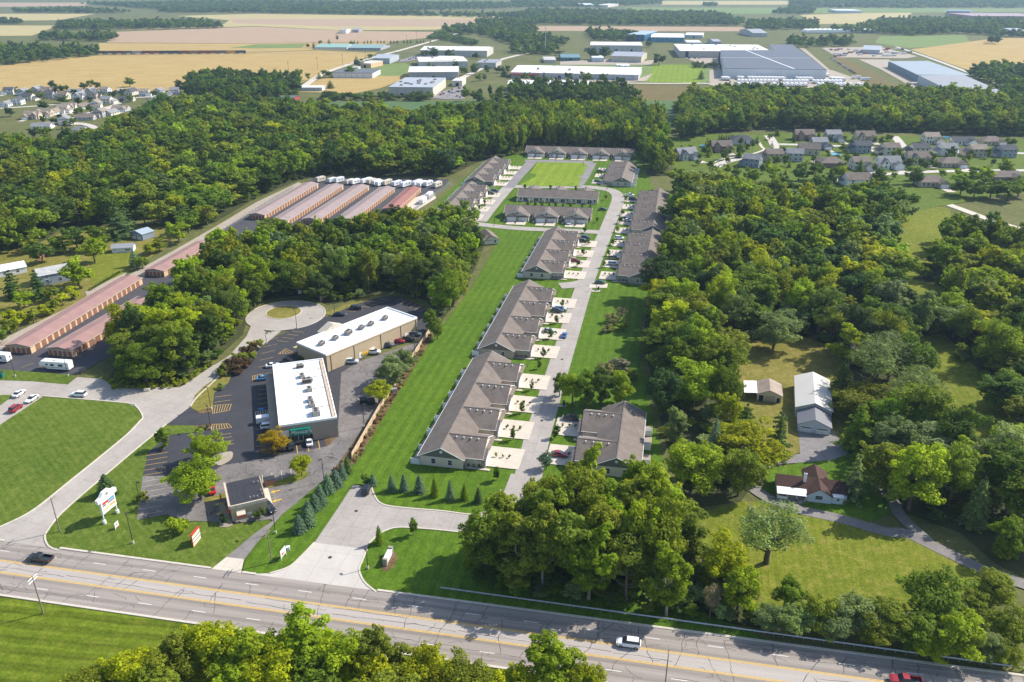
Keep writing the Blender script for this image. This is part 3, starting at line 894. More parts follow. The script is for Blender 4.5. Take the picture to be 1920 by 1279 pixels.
def conifer(name, seed, H=9.0, R=2.4, leaves=2600, leaf=0.35, tiers=13, mat=None, loose=0.0):
    r = np.random.default_rng(seed)
    pos, nor, tin = [], [], []
    for i in range(tiers):
        f = i / (tiers - 1)
        z0 = H * (0.05 + 0.90 * f)
        rr = R * (1 - f) ** 0.62 + 0.10
        nb = max(4, int((15 - 9 * f) * (1 - 0.4 * loose)))
        k_each = max(3, int(leaves * (1 - f * 0.86) / tiers / nb * 1.75))
        a0 = r.random() * 6.28
        for j in range(nb):
            a = a0 + 6.28 * j / nb + r.normal() * (0.12 + 0.3 * loose)
            L = rr * r.uniform(0.78 - 0.35 * loose, 1.10 + 0.2 * loose)
            s = r.random(k_each) ** 0.6
            wv = 0.20 * L * (1.1 - s) + 0.06
            off = r.normal(size=k_each) * wv
            x = np.cos(a) * s * L - np.sin(a) * off
            y = np.sin(a) * s * L + np.cos(a) * off
            z = z0 - s * L * (0.30 - 0.25 * loose) + r.normal(size=k_each) * 0.08
            pos.append(np.stack([x, y, z], 1))
            nor.append(np.stack([np.cos(a) * 0.5 + 0 * s, np.sin(a) * 0.5 + 0 * s, 0.8 + 0 * s], 1))
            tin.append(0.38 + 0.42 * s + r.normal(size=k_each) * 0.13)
    pos, nor, tin = np.concatenate(pos), np.concatenate(nor), np.concatenate(tin)
    nor = nor + r.normal(size=nor.shape) * 0.45
    size = leaf * r.uniform(0.6, 1.2, len(pos)) * 0.6
    return quad_cloud(name, pos, nor, size, tin, mat, r)

def trunk(name, seed, H=16.0, base=0.22, R=5.5, mat=None, thick=0.30, limbs=9, top=0.72):
    r = random.Random(seed)
    mb = MB()
    pts = [Vector((0, 0, -0.3))]
    n = 5
    for i in range(1, n + 1):
        pts.append(Vector((r.uniform(-0.12, 0.12) * i, r.uniform(-0.12, 0.12) * i, H * top * i / n)))
    for i in range(n):
        mb.cyl(pts[i], pts[i + 1], thick * (1.15 - 0.9 * i / n), thick * (1.15 - 0.9 * (i + 1) / n), 7, cap=False)
    for k in range(limbs):
        z = H * r.uniform(base * 0.9, top * 0.8)
        f = z / (H * top)
        j = min(n - 1, int(f * n))
        p = pts[j].lerp(pts[j + 1], f * n - j)
        a = r.uniform(0, 6.28)
        L = R * r.uniform(0.45, 0.8)
        e = p + Vector((math.cos(a) * L, math.sin(a) * L, L * r.uniform(0.45, 0.95)))
        mid = p.lerp(e, 0.5) + Vector((0, 0, -0.08 * L))
        t = thick * (0.55 - 0.3 * f)
        mb.cyl(p, mid, t, t * 0.65, 5, cap=False)
        mb.cyl(mid, e, t * 0.65, t * 0.18, 5, cap=False)
        for _ in range(2):
            q = mid + Vector((r.uniform(-1, 1), r.uniform(-1, 1), r.uniform(0.3, 1))) * L * 0.4
            mb.cyl(mid, q, t * 0.4, t * 0.1, 4, cap=False)
    return mb.mesh(name, mat, True)

LEAF, LEAFI = M['leaf'], M['leaf_i']
HI = {
    'round': [crown('crown', s, 16, 5.6, 0.07, 22, 9500, 0.46, 'round', LEAF) for s in (1, 2, 3)],
    'tall': [crown('crown', s, 16, 4.6, 0.07, 22, 9000, 0.44, 'tall', LEAF) for s in (4, 5, 6)],
    'wide': [crown('crown', s, 16, 6.4, 0.12, 22, 9500, 0.48, 'wide', LEAF) for s in (7, 8)],
    'willow': [crown('crown', s, 16, 6.0, 0.30, 17, 6500, 0.32, 'willow', LEAF) for s in (9, 10)],
    'shrub': [crown('crown', s, 3.0, 1.7, 0.0, 9, 1500, 0.28, 'round', LEAF, 4) for s in (11, 12)],
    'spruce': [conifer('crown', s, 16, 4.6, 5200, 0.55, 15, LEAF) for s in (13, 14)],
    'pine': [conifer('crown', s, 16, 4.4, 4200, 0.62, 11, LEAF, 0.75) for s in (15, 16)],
}
MIDL = {
    'round': [crown('crown', s, 16, 5.6, 0.06, 16, 2800, 0.85, 'round', LEAF, 5) for s in (21, 22, 23)],
    'tall': [crown('crown', s, 16, 4.6, 0.06, 16, 2600, 0.82, 'tall', LEAF, 5) for s in (24, 25)],
    'wide': [crown('crown', s, 16, 6.4, 0.08, 16, 2900, 0.88, 'wide', LEAF, 5) for s in (27, 28)],
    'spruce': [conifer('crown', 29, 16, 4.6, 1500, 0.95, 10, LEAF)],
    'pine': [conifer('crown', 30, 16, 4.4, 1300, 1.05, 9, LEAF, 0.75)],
    'shrub': [crown('crown', 31, 3.0, 1.7, 0.0, 6, 260, 0.6, 'round', LEAF, 3)],
}
TR = {'round': [trunk('trunk', s, 16, 0.2, 5.6, M['bark']) for s in (1, 2, 3)],
      'tall': [trunk('trunk', s, 16, 0.25, 4.4, M['barkpale'], 0.27) for s in (4, 5)],
      'wide': [trunk('trunk', s, 16, 0.2, 6.4, M['bark'], 0.36) for s in (6, 7)],
      'willow': [trunk('trunk', s, 16, 0.2, 6.0, M['bark'], 0.40, 12) for s in (8,)],
      'spruce': [trunk('trunk', 9, 16, 0.2, 2.0, M['bark'], 0.24, 0, 0.95)],
      'pine': [trunk('trunk', 10, 16, 0.2, 3.5, M['bark'], 0.26, 6, 0.92)],
      'shrub': [trunk('trunk', 11, 3, 0.05, 1.4, M['bark'], 0.07, 5, 0.6)]}
BASE_H = {'shrub': 3.0}
RAD = {'round': 5.6, 'tall': 4.6, 'wide': 6.4, 'willow': 6.0, 'shrub': 1.7, 'spruce': 4.6, 'pine': 4.4}
PAL = {
    'green': (0.168, 0.246, 0.022), 'dark': (0.110, 0.176, 0.030), 'deep': (0.072, 0.124, 0.034),
    'yellow': (0.350, 0.385, 0.010), 'lime': (0.280, 0.365, 0.016), 'olive': (0.225, 0.268, 0.026),
    'grey': (0.235, 0.300, 0.120), 'rust': (0.22, 0.145, 0.065), 'gold': (0.50, 0.34, 0.014), 'pale': (0.25, 0.32, 0.115),
    'blue': (0.150, 0.225, 0.180), 'pine': (0.115, 0.180, 0.065), 'maroon': (0.15, 0.095, 0.05), 'dead': (0.28, 0.25, 0.21), 'tan': (0.34, 0.30, 0.15),
}
def jitter(c, k, r=random):
    f = 1 + r.uniform(-k, k)
    return (c[0] * f * (1 + r.uniform(-k, k) * 0.4), c[1] * f, c[2] * f * (1 + r.uniform(-k, k)))

CNAME = {'round': 'crown', 'tall': 'crown', 'wide': 'crown', 'willow': 'crown', 'shrub': 'foliage', 'spruce': 'crown', 'pine': 'crown'}
NAMES = {'round': 'broadleaf_tree', 'tall': 'broadleaf_tree', 'wide': 'broadleaf_tree', 'willow': 'willow_tree', 'shrub': 'shrub', 'spruce': 'spruce_tree', 'pine': 'pine_tree'}
CATS = {'round': 'tree', 'tall': 'tree', 'wide': 'tree', 'willow': 'tree', 'shrub': 'shrub', 'spruce': 'conifer', 'pine': 'conifer'}

def tree_at(p, kind, H, R, col, label, group=None, name=None, parts=True):
    """one tree: an Empty at its foot with trunk and crown"""
    dist = math.hypot(p[0], p[1])
    lib = HI if dist < 330 or kind not in MIDL else MIDL
    bh = BASE_H.get(kind, 16.0)
    sz = H / bh
    sx = R / RAD[kind]
    e = empty(name or NAMES[kind], (p[0], p[1], 0.1), random.uniform(0, 6.28), label, CATS[kind], group, (sx, sx, sz))
    if parts:
        link('trunk' if kind != 'shrub' else 'stem', random.choice(TR[kind]), e)
    link(CNAME[kind], random.choice(lib[kind]), e, color=col)
    return e

# far-off woods: instanced, one object per wood
PROTO = bpy.data.collections.new("wood_tree_shapes")
def proto(me):
    me = me.copy()
    me.materials.clear()
    me.materials.append(LEAFI)
    o = bpy.data.objects.new("wood_tree_shape_%02d" % len(PROTO.objects), me)
    PROTO.objects.link(o)
SM = [crown('c', s, 16, 5.8, 0.08, 13, 1900, 0.98, k, LEAFI, 5) for s, k in ((41, 'round'), (42, 'tall'), (43, 'wide'), (44, 'round'))]
SL = [crown('c', s, 16, 6.2, 0.05, 10, 480, 1.8, k, LEAFI, 3) for s, k in ((45, 'round'), (46, 'tall'), (47, 'wide'))]
for me in SM + SL:
    proto(me)

def scatter_group():
    ng = bpy.data.node_groups.new("wood_scatter", 'GeometryNodeTree')
    ng.interface.new_socket(name="Geometry", in_out='INPUT', socket_type='NodeSocketGeometry')
    ng.interface.new_socket(name="Geometry", in_out='OUTPUT', socket_type='NodeSocketGeometry')
    n = ng.nodes
    gi, go = n.new("NodeGroupInput"), n.new("NodeGroupOutput")
    ci = n.new("GeometryNodeCollectionInfo")
    ci.inputs["Collection"].default_value = PROTO
    ci.inputs["Separate Children"].default_value = True
    ci.inputs["Reset Children"].default_value = True
    ip = n.new("GeometryNodeInstanceOnPoints")
    ip.inputs["Pick Instance"].default_value = True
    def at(nm, ty):
        a = n.new("GeometryNodeInputNamedAttribute")
        a.data_type = ty
        a.inputs["Name"].default_value = nm
        return a.outputs[0]
    L = ng.links.new
    L(gi.outputs[0], ip.inputs["Points"])
    L(ci.outputs[0], ip.inputs["Instance"])
    L(at("pick", 'INT'), ip.inputs["Instance Index"])
    L(at("turn", 'FLOAT_VECTOR'), ip.inputs["Rotation"])
    L(at("size", 'FLOAT_VECTOR'), ip.inputs["Scale"])
    L(ip.outputs[0], go.inputs[0])
    return ng
SCATTER = scatter_group()

def wood_mass(name, label, trees, cat="wood", group=None):
    """trees: list of (x, y, z, radius, height, colour, lod)"""
    n = len(trees)
    if not n:
        return
    me = bpy.data.meshes.new(name)
    me.vertices.add(n)
    me.vertices.foreach_set("co", np.array([t[:3] for t in trees], np.float32).ravel())
    pick = [(random.randrange(4) if t[6] == 0 else 4 + random.randrange(3)) for t in trees]
    me.attributes.new("pick", 'INT', 'POINT').data.foreach_set("value", np.array(pick, np.int32))
    me.attributes.new("turn", 'FLOAT_VECTOR', 'POINT').data.foreach_set("vector", np.array([(0, 0, random.uniform(0, 6.28)) for _ in trees], np.float32).ravel())
    me.attributes.new("size", 'FLOAT_VECTOR', 'POINT').data.foreach_set("vector", np.array([(t[3] / 5.8, t[3] / 5.8, t[4] / 16.0) for t in trees], np.float32).ravel())
    me.attributes.new("leafcolor", 'FLOAT_COLOR', 'POINT').data.foreach_set("color", np.array([(*t[5], 1) for t in trees], np.float32).ravel())
    o = link(name, me)
    md = o.modifiers.new("scatter", 'NODES')
    md.node_group = SCATTER
    o["kind"] = "stuff"
    tag(o, label, cat, group)
    return o

def fill(poly_px, spacing, jit=0.35, holes=()):
    """points spread over a plan polygon"""
    poly = wpoly(poly_px)
    hs = [wpoly(h) for h in holes]
    x0, x1 = min(p[0] for p in poly), max(p[0] for p in poly)
    y0, y1 = min(p[1] for p in poly), max(p[1] for p in poly)
    out = []
    y, row = y0, 0
    while y < y1:
        x = x0 + (spacing / 2 if row % 2 else 0)
        while x < x1:
            px = x + random.uniform(-jit, jit) * spacing
            py = y + random.uniform(-jit, jit) * spacing
            if inside(px, py, poly) and not any(inside(px, py, h) for h in hs):
                out.append((px, py))
            x += spacing
        y += spacing * 0.87
        row += 1
    return out

MIXES = {
    'left': [('green', 5), ('dark', 3.5), ('olive', 4), ('lime', 2.5), ('deep', 1.2), ('yellow', 0.7)],
    'mid': [('green', 5), ('dark', 3), ('olive', 4), ('lime', 2.5), ('yellow', 0.8), ('deep', 1), ('grey', 1)],
    'front': [('olive', 4), ('lime', 4), ('yellow', 2.6), ('green', 3)],
    'right': [('green', 4), ('dark', 3.5), ('olive', 4.5), ('lime', 2.6), ('yellow', 2.0), ('grey', 2.2), ('deep', 1.2)],
    'back': [('green', 5), ('dark', 4), ('olive', 3), ('lime', 1), ('yellow', 0.6)],
    'far': [('deep', 3), ('dark', 5), ('green', 2)],
}
def pick_col(mix):
    k = random.choices([a for a, _ in MIXES[mix]], [b for _, b in MIXES[mix]])[0]
    return k, jitter(PAL[k], 0.24)
# ------------------------------------------------------------------ townhouses
KEEP = []          # plan polygons where no wood tree may stand
ORD = ['first', 'second', 'third', 'fourth', 'fifth', 'sixth', 'seventh', 'eighth', 'ninth', 'tenth', 'eleventh', 'twelfth', 'thirteenth', 'fourteenth', 'fifteenth', 'sixteenth', 'seventeenth', 'eighteenth', 'nineteenth', 'twentieth']

def keep_rect(o, rz, x0, x1, y0, y1, pad=2.0):
    ca, sa = math.cos(rz), math.sin(rz)
    KEEP.append([(o.x + x * ca - y * sa, o.y + x * sa + y * ca) for x, y in
                 ((x0 - pad, y0 - pad), (x1 + pad, y0 - pad), (x1 + pad, y1 + pad), (x0 - pad, y1 + pad))])

HR, HE, HS, OV = 6.1, 2.9, 6.1, 0.45      # ridge, eave, half span, overhang
SL = (HR - HE) / (HS + OV)
_mc = {}
def cached(key, fn):
    if key not in _mc:
        _mc[key] = fn()
    return _mc[key]

def garage_door_mesh(w=4.7, h=2.15):
    mb = MB().box(-w / 2, w / 2, -0.05, 0.02, 0, h)
    for k in range(4):                      # four raised panels
        z = 0.05 + k * h / 4
        mb.box(-w / 2 + 0.08, w / 2 - 0.08, -0.085, -0.04, z, z + h / 4 - 0.09)
    return mb.mesh('garage_door', M['gdoor'])
def window_mesh(w=1.1, h=1.4):
    mb = MB().box(-w / 2 - 0.1, w / 2 + 0.1, -0.05, 0.02, -0.1, h + 0.1, 0)
    mb.box(-w / 2, w / 2, -0.065, -0.03, 0, h, 1)
    mb.box(-w / 2, w / 2, -0.08, -0.06, h / 2 - 0.03, h / 2 + 0.03, 0)
    return mb.mesh('window', [M['trim'], M['glass']])
def patio_mesh():
    mb = MB().box(-1.35, 1.35, -0.05, 0.02, 0, 2.25, 0)
    mb.box(-1.2, -0.05, -0.065, -0.03, 0.1, 2.1, 1).box(0.05, 1.2, -0.065, -0.03, 0.1, 2.1, 1)
    return mb.mesh('patio_door', [M['trim'], M['glass']])
def door_mesh(w=1.0, h=2.1):
    mb = MB().box(-w / 2 - 0.1, w / 2 + 0.1, -0.04, 0.02, 0, h + 0.1, 0).box(-w / 2, w / 2, -0.06, -0.03, 0.03, h, 1)
    return mb.mesh('door', [M['trim'], M['metal_dark']])
GD, WIN, PAT, DOOR = garage_door_mesh(), window_mesh(), patio_mesh(), door_mesh()
VENT = MB().cyl((0, 0, 0), (0, 0, 0.35), 0.14, 0.14, 8).cyl((0, 0, 0.33), (0, 0, 0.42), 0.2, 0.2, 8).mesh('roof_vent', M['white'])
STACK = MB().cyl((0, 0, 0), (0, 0, 0.8), 0.09, 0.09, 6).mesh('vent_pipe', M['metal_dark'])
PANEL = MB().box(-0.04, 0.04, 0, 2.4, 0.05, 1.85).box(-0.07, 0.07, 2.32, 2.46, 0, 2.0).box(-0.07, 0.07, -0.07, 0.07, 0, 2.0).mesh('privacy_panel', M['white'])
PATIO = MB().box(-1.8, 1.8, 0, 2.6, 0, 0.1).mesh('patio_slab', M['gravel'])
SHRUBS = []

def townhouse(near_px, far_px, n, s, label, walls=(0.55, 0.50, 0.40), lam=None, drive=8.5, islands=True, cutd=None):
    a, b = P(*near_px, HR), P(*far_px, HR)
    d = b - a
    d.z = 0
    rz = math.atan2(d.y, d.x)
    L = d.length
    pitch = L / n
    o = Vector((a.x, a.y, 0.12))
    e = empty('townhouse_row', o, rz, label, 'townhouse', 'townhouse blocks of the estate')
    keep_rect(o, rz, -2, L + 2, *sorted((-HS * s - 3 * s, (HS + 14) * s)))
    front = HS + 4.6                          # wall line of the wings
    ww = min(6.0, pitch * 0.405)              # half width of a wing
    roofm, sid = M['roof_t'], M['siding']
    # main body
    mb = MB()
    y = HS - 0.15
    mb.add([(0.15, -y, 0), (L - 0.15, -y, 0), (L - 0.15, y, 0), (0.15, y, 0),
            (0.15, -y, HE), (L - 0.15, -y, HE), (L - 0.15, y, HE), (0.15, y, HE)],
           [(0, 1, 5, 4), (1, 2, 6, 5), (2, 3, 7, 6), (3, 0, 4, 7)])
    wl = link('wall', mb.mesh('wall', sid), e, color=walls)
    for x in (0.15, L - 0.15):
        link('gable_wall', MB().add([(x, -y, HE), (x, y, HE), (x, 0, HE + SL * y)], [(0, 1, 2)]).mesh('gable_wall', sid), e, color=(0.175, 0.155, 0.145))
    tr = MB()
    for x in (-0.30, L + 0.30):               # white rake boards
        for sy in (-1, 1):
            tr.add([(x - 0.04, sy * (HS + OV), HE - 0.2), (x - 0.04, 0, HR - 0.2), (x - 0.04, 0, HR + 0.02), (x - 0.04, sy * (HS + OV), HE + 0.02),
                    (x + 0.04, sy * (HS + OV), HE - 0.2), (x + 0.04, 0, HR - 0.2), (x + 0.04, 0, HR + 0.02), (x + 0.04, sy * (HS + OV), HE + 0.02)],
                   [(0, 1, 2, 3), (7, 6, 5, 4), (3, 2, 6, 7), (0, 4, 5, 1)])
    tr.box(-0.3, L + 0.3, -s * (HS + OV) - 0.07, -s * (HS + OV) + 0.07, HE - 0.1, HE + 0.02)
    link('rake_trim', tr.mesh('rake_trim', M['trim']), e)
    # main roof
    mb = MB()
    for sy in (-1, 1):
        mb.slab([(-0.3, sy * (HS + OV), HE), (L + 0.3, sy * (HS + OV), HE), (L + 0.3, 0, HR), (-0.3, 0, HR)], 0.16)
    rf = link('roof', mb.mesh('roof', roofm), e)
    link('ridge_cap', MB().box(-0.3, L + 0.3, -0.14, 0.14, HR - 0.02, HR + 0.035).mesh('ridge_cap', roofm), rf)
    wh = HE + SL * (ww + OV)                  # ridge of the wings
    for i in range(n):
        cx = (i + 0.5) * pitch
        mb = MB()
        y0, y1 = (HS - 0.5) * s, front * s
        mb.add([(cx - ww, y0, 0), (cx - ww, y1, 0), (cx + ww, y1, 0), (cx + ww, y0, 0), (cx - ww, y0, HE), (cx - ww, y1, HE), (cx + ww, y1, HE), (cx + ww, y0, HE), (cx, y1, HE + SL * ww)],
               [(0, 1, 5, 4), (1, 2, 6, 5), (2, 3, 7, 6), (5, 6, 8)])
        w = link('wing_wall', mb.mesh('wing_wall', sid), e, color=walls)
        mb = MB()
        yf = (front + 0.4) * s
        for sx in (-1, 1):
            mb.slab([(cx + sx * (ww + OV), 0.0, HE), (cx + sx * (ww + OV), yf, HE), (cx, yf, wh - 0.02), (cx, 0.0, wh - 0.02)], 0.16)
        r = link('wing_roof', mb.mesh('wing_roof', roofm), e)
        link('ridge_cap', MB().box(cx - 0.14, cx + 0.14, min(0.3 * s, yf), max(0.3 * s, yf), wh - 0.04, wh + 0.03).mesh('ridge_cap', roofm), r)
        mb = MB()
        for sx in (-1, 1):
            xo = cx + sx * (ww + OV)
            yy = yf + 0.03 * s
            mb.add([(xo, yy, HE - 0.22), (cx, yy, wh - 0.24), (cx, yy, wh + 0.02), (xo, yy, HE + 0.02)], [(0, 1, 2, 3)])
            ya, yb = sorted((HS * s, yf))
            mb.box(xo - 0.07, xo + 0.07, ya, yb, HE - 0.12, HE + 0.015)
        link('fascia', mb.mesh('fascia', M['trim']), r)
        for k in range(4):                    # vents just below the wing ridge, towards the near end
            vy = (2.6 + 2.05 * k) * s
            link('roof_vent', VENT, r, (cx - 0.95, vy, wh - SL * 0.95 - 0.05))
        link('vent_pipe', STACK, r, (cx - 1.6, 6.4 * s, wh - SL * 1.6 - 0.05))
        # lower projecting gable over the garage on one side
        gxc = cx - ww * 0.5
        gw, gy = ww * 0.52, front + 1.0
        mb = MB()
        mb.add([(gxc - gw, front * s, 0), (gxc - gw, gy * s, 0), (gxc + gw, gy * s, 0), (gxc + gw, front * s, 0),
                (gxc - gw, front * s, HE - 0.1), (gxc - gw, gy * s, HE - 0.1), (gxc + gw, gy * s, HE - 0.1), (gxc + gw, front * s, HE - 0.1), (gxc, gy * s, HE - 0.1 + SL * gw)],
               [(0, 1, 5, 4), (1, 2, 6, 5), (2, 3, 7, 6), (5, 6, 8)])
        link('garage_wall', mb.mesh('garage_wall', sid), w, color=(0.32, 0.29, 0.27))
        mb = MB()
        for sx in (-1, 1):
            mb.slab([(gxc + sx * (gw + 0.35), (front - 1.0) * s, HE - 0.28), (gxc + sx * (gw + 0.35), (gy + 0.3) * s, HE - 0.28),
                     (gxc, (gy + 0.3) * s, HE - 0.05 + SL * gw), (gxc, (front - 2.5) * s, HE - 0.05 + SL * gw)], 0.14)
        link('garage_roof', mb.mesh('garage_roof', roofm), r)
        mb = MB().slab([(cx + 0.1, (front - 0.3) * s, HE + 0.25), (cx + ww + 0.4, (front - 0.3) * s, HE + 0.25), (cx + ww + 0.4, (gy + 0.1) * s, HE - 0.35), (cx + 0.1, (gy + 0.1) * s, HE - 0.35)], 0.12)
        link('pent_roof', mb.mesh('pent_roof', roofm), r)
        frz = 0 if s < 0 else math.pi
        link('garage_door', GD, e, (gxc, (gy + 0.01) * s, 0.05), frz)
        link('garage_door', GD, e, (cx + ww * 0.5, (front + 0.02) * s, 0.05), frz)
        link('gable_vent', MB().box(cx - 0.45, cx + 0.45, (front + 0.01) * s - 0.05, (front + 0.01) * s + 0.05, HE + 1.05, HE + 1.7).mesh('gable_vent', M['dark']), w)
        # entrance niche beside the wing
        link('door', DOOR, e, (cx - ww - min(1.1, pitch / 2 - ww - 0.6), (HS - 0.12) * s, 0.05), frz)
        link('window', WIN, e, (cx + ww + min(0.9, pitch / 2 - ww - 0.5), (HS - 0.12) * s, 0.8), frz)
        # rear: patio doors, windows, privacy panels
        brz = math.pi if s < 0 else 0
        prz = 0 if s < 0 else math.pi
        for q in (-1, 1):
            px_ = cx + q * pitch * 0.20
            link('patio_door', PAT, e, (px_, -(HS - 0.12) * s, 0.1), brz)
            link('window', WIN, e, (cx + q * pitch * 0.38, -(HS - 0.12) * s, 0.9), brz)
            link('patio_slab', PATIO, e, (px_, -HS * s, 0), prz)
        for q in (-0.46, -0.04, 0.04) if i else (-0.5, -0.04, 0.46):
            link('privacy_panel', PANEL, e, (cx + q * pitch, -HS * s, 0.0), prz)
    for x, rz2 in ((0.13, -math.pi / 2), (L - 0.13, math.pi / 2)):
        for q in (-2.4, 2.2):
            link('window', WIN, e, (x, q, 0.9), rz2)
        link('gable_louvre', MB().cyl((0, 0.02, 0), (0, -0.06, 0), 0.45, 0.45, 8).mesh('gable_louvre', M['trim']), e, (x, 0, 4.6), rz2)
    # driveways, shrub strips, island trees
    for i in range(n):
        cx = (i + 0.5) * pitch
        f0, f1 = (front + 0.2) * s, (front + 1.0 + drive) * s
        dw = link('driveway', MB().add([(cx - 5.1, f0, 0), (cx + 5.1, f0, 0), (cx + 5.1, f1, 0), (cx - 5.1, f1, 0)], [(0, 1, 2, 3)]).mesh('driveway', M['drive']), None, o + Vector((0, 0, 0.215)), rz)
        dw["kind"] = "structure"
        wk = link('front_walk', MB().add([(cx - pitch / 2 + 0.5, (HS) * s, 0), (cx - ww - 0.25, HS * s, 0), (cx - ww - 0.25, (front + 2.4) * s, 0), (cx - pitch / 2 + 0.5, (front + 2.4) * s, 0)], [(0, 1, 2, 3)]).mesh('front_walk', M['drive']), None, o + Vector((0, 0, 0.205)), rz)
        wk["kind"] = "structure"
        R2 = Matrix.Rotation(rz, 4, 'Z')
        for k in range(3):
            SHRUBS.append((o + R2 @ Vector((cx + random.uniform(-0.15, 0.15), (front + 2.6 + k * 1.9) * s, 0)), label))
        for k in range(3):
            SHRUBS.append((o + R2 @ Vector((cx - ww - 0.5, (HS + 1.0 + k * 1.5) * s, 0)), label))
    return e, o, rz, L, pitch

TH = [
    ((826, 840), (922, 659), 4, -1, 'four-unit brown-roofed townhouse row nearest the entrance, left of the street', (0.74, 0.60, 0.49)),
    ((930, 641), (992, 525), 4, -1, 'middle of the three townhouse rows left of the street, grey gabled end', (0.45, 0.38, 0.33)),
    ((1006, 498), (1046, 424), 4, -1, 'farthest of the three townhouse rows left of the street, beside the striped lawn', (0.64, 0.54, 0.44)),
    ((833, 392), (884, 340), 4, -1, 'townhouse row beside the storage yard, the nearer of the left-hand pair', (0.62, 0.52, 0.43)),
    ((890, 331), (929, 292.5), 4, -1, 'grey-walled townhouse row at the far left corner against the woods', (0.27, 0.28, 0.26)),
    ((988, 273), (1188.7, 279), 5, -1, 'five-gabled townhouse row facing the bright green, below tall woods', (0.58, 0.51, 0.44)),
    ((973, 353.6), (1122.6, 359), 3, 1, 'townhouse row showing its patio doors, between two other rows', (0.64, 0.56, 0.45)),
    ((948.8, 383.6), (1110, 390), 3, -1, 'three-gabled townhouse row with garages facing the lane in the middle', (0.58, 0.51, 0.44)),
    ((1166, 332), (1177.5, 298.7), 3, 1, 'townhouse row on the right of the bright green, white patio screens behind', (0.50, 0.46, 0.38)),
    ((1224.5, 423), (1236, 352.8), 5, 1, 'longest townhouse row on the right of the street, big plain brown roof', (0.62, 0.54, 0.44)),
    ((1207, 509), (1223.6, 430), 4, 1, 'tree-shaded townhouse row on the right of the street', (0.36, 0.34, 0.30)),
    ((1156.5, 858), (1171, 753), 2, 1, 'two-unit townhouse on the right, partly hidden by the front clump of trees', (0.74, 0.60, 0.49)),
]
for i, (a_, b_, n, s, lab, w) in enumerate(TH):
    townhouse(a_, b_, n, s, lab, w, drive=(8.8 if i in (0, 1, 2) else 6.5 if i in (5, 7) else 7.5))

# ------------------------------------------------------------------ box-shaped buildings from their roof outline
def fit_rect(q, h):
    p = [P(x, y, h) for x, y in q]            # near-left, near-right, far-right, far-left
    ex = ((p[1] - p[0]) + (p[2] - p[3])) / 2
    ey = ((p[3] - p[0]) + (p[2] - p[1])) / 2
    c = (p[0] + p[1] + p[2] + p[3]) / 4
    rz = math.atan2(ex.y, ex.x)
    W = ex.length
    D = abs(ey.dot(Vector((-math.sin(rz), math.cos(rz), 0))))
    c.z = 0.1
    return c, rz, W, D

def flat_building(name, q, h, wallm, roofm, label, cat='building', group=None, parapet=0.35, wcol=None, rcol=None, seams=0, size=None):
    c, rz, W, D = fit_rect(q, h)
    if size:
        W, D = size
    e = empty(name, c, rz, label, cat, group)
    x, y = W / 2, D / 2
    keep_rect(c, rz, -x, x, -y, y, 3)
    mb = MB()
    mb.box(-x, x, -y, y, 0, h - 0.25)
    link('wall', mb.mesh('wall', wallm), e, color=wcol)
    mb = MB().box(-x + 0.25, x - 0.25, -y + 0.25, y - 0.25, h - 0.24, h - 0.1)
    rf = link('roof', mb.mesh('roof', roofm), e, color=rcol)
    if parapet:
        t = 0.3
        mb = MB().box(-x - 0.05, x + 0.05, -y - 0.05, -y + t, h - 0.26, h + parapet).box(-x - 0.05, x + 0.05, y - t, y + 0.05, h - 0.26, h + parapet)
        mb.box(-x - 0.05, -x + t, -y + t, y - t, h - 0.26, h + parapet).box(x - t, x + 0.05, -y + t, y - t, h - 0.26, h + parapet)
        link('parapet', mb.mesh('parapet', M['membrane'] if roofm == M['membrane'] else wallm), e, color=wcol)
    if seams:
        mb = MB()
        k = -x + seams
        while k < x:
            mb.box(k - 0.12, k + 0.12, -y - 0.06, -y + 0.02, 0.2, h - 0.4)
            k += seams
        k = -y + seams
        while k < y:
            mb.box(x - 0.02, x + 0.06, k - 0.12, k + 0.12, 0.2, h - 0.4)
            k += seams
        link('panel_seams', mb.mesh('panel_seams', M['unit']), e)
    return e, c, rz, W, D

def hvac_mesh():
    mb = MB().box(-1.1, 1.1, -0.8, 0.8, 0.12, 1.25, 0).box(-1.2, 1.2, -0.9, 0.9, 0, 0.12, 0)
    mb.cyl((-0.5, 0, 1.25), (-0.5, 0, 1.33), 0.42, 0.42, 12, 1).cyl((0.55, 0, 1.25), (0.55, 0, 1.33), 0.42, 0.42, 12, 1)
    mb.box(1.1, 1.5, -0.5, 0.5, 0.3, 1.0, 0).box(-1.05, 1.05, -0.83, -0.79, 0.3, 1.1, 1)
    return mb.mesh('roof_unit', [M['unit'], M['metal_dark']])
HVAC = hvac_mesh()
PIPE = MB().cyl((0, 0, 0), (0, 0, 0.7), 0.12, 0.12, 8).cyl((0, 0, 0.65), (0, 0, 0.8), 0.2, 0.2, 8).mesh('flue', M['unit'])
PDOOR = MB().box(-0.55, 0.55, -0.06, 0.02, 0, 2.15).mesh('service_door', M['trim'])
SPOUT = MB().box(-0.07, 0.07, -0.12, 0.0, 0.1, 5.7).mesh('downpipe', M['metal_dark'])

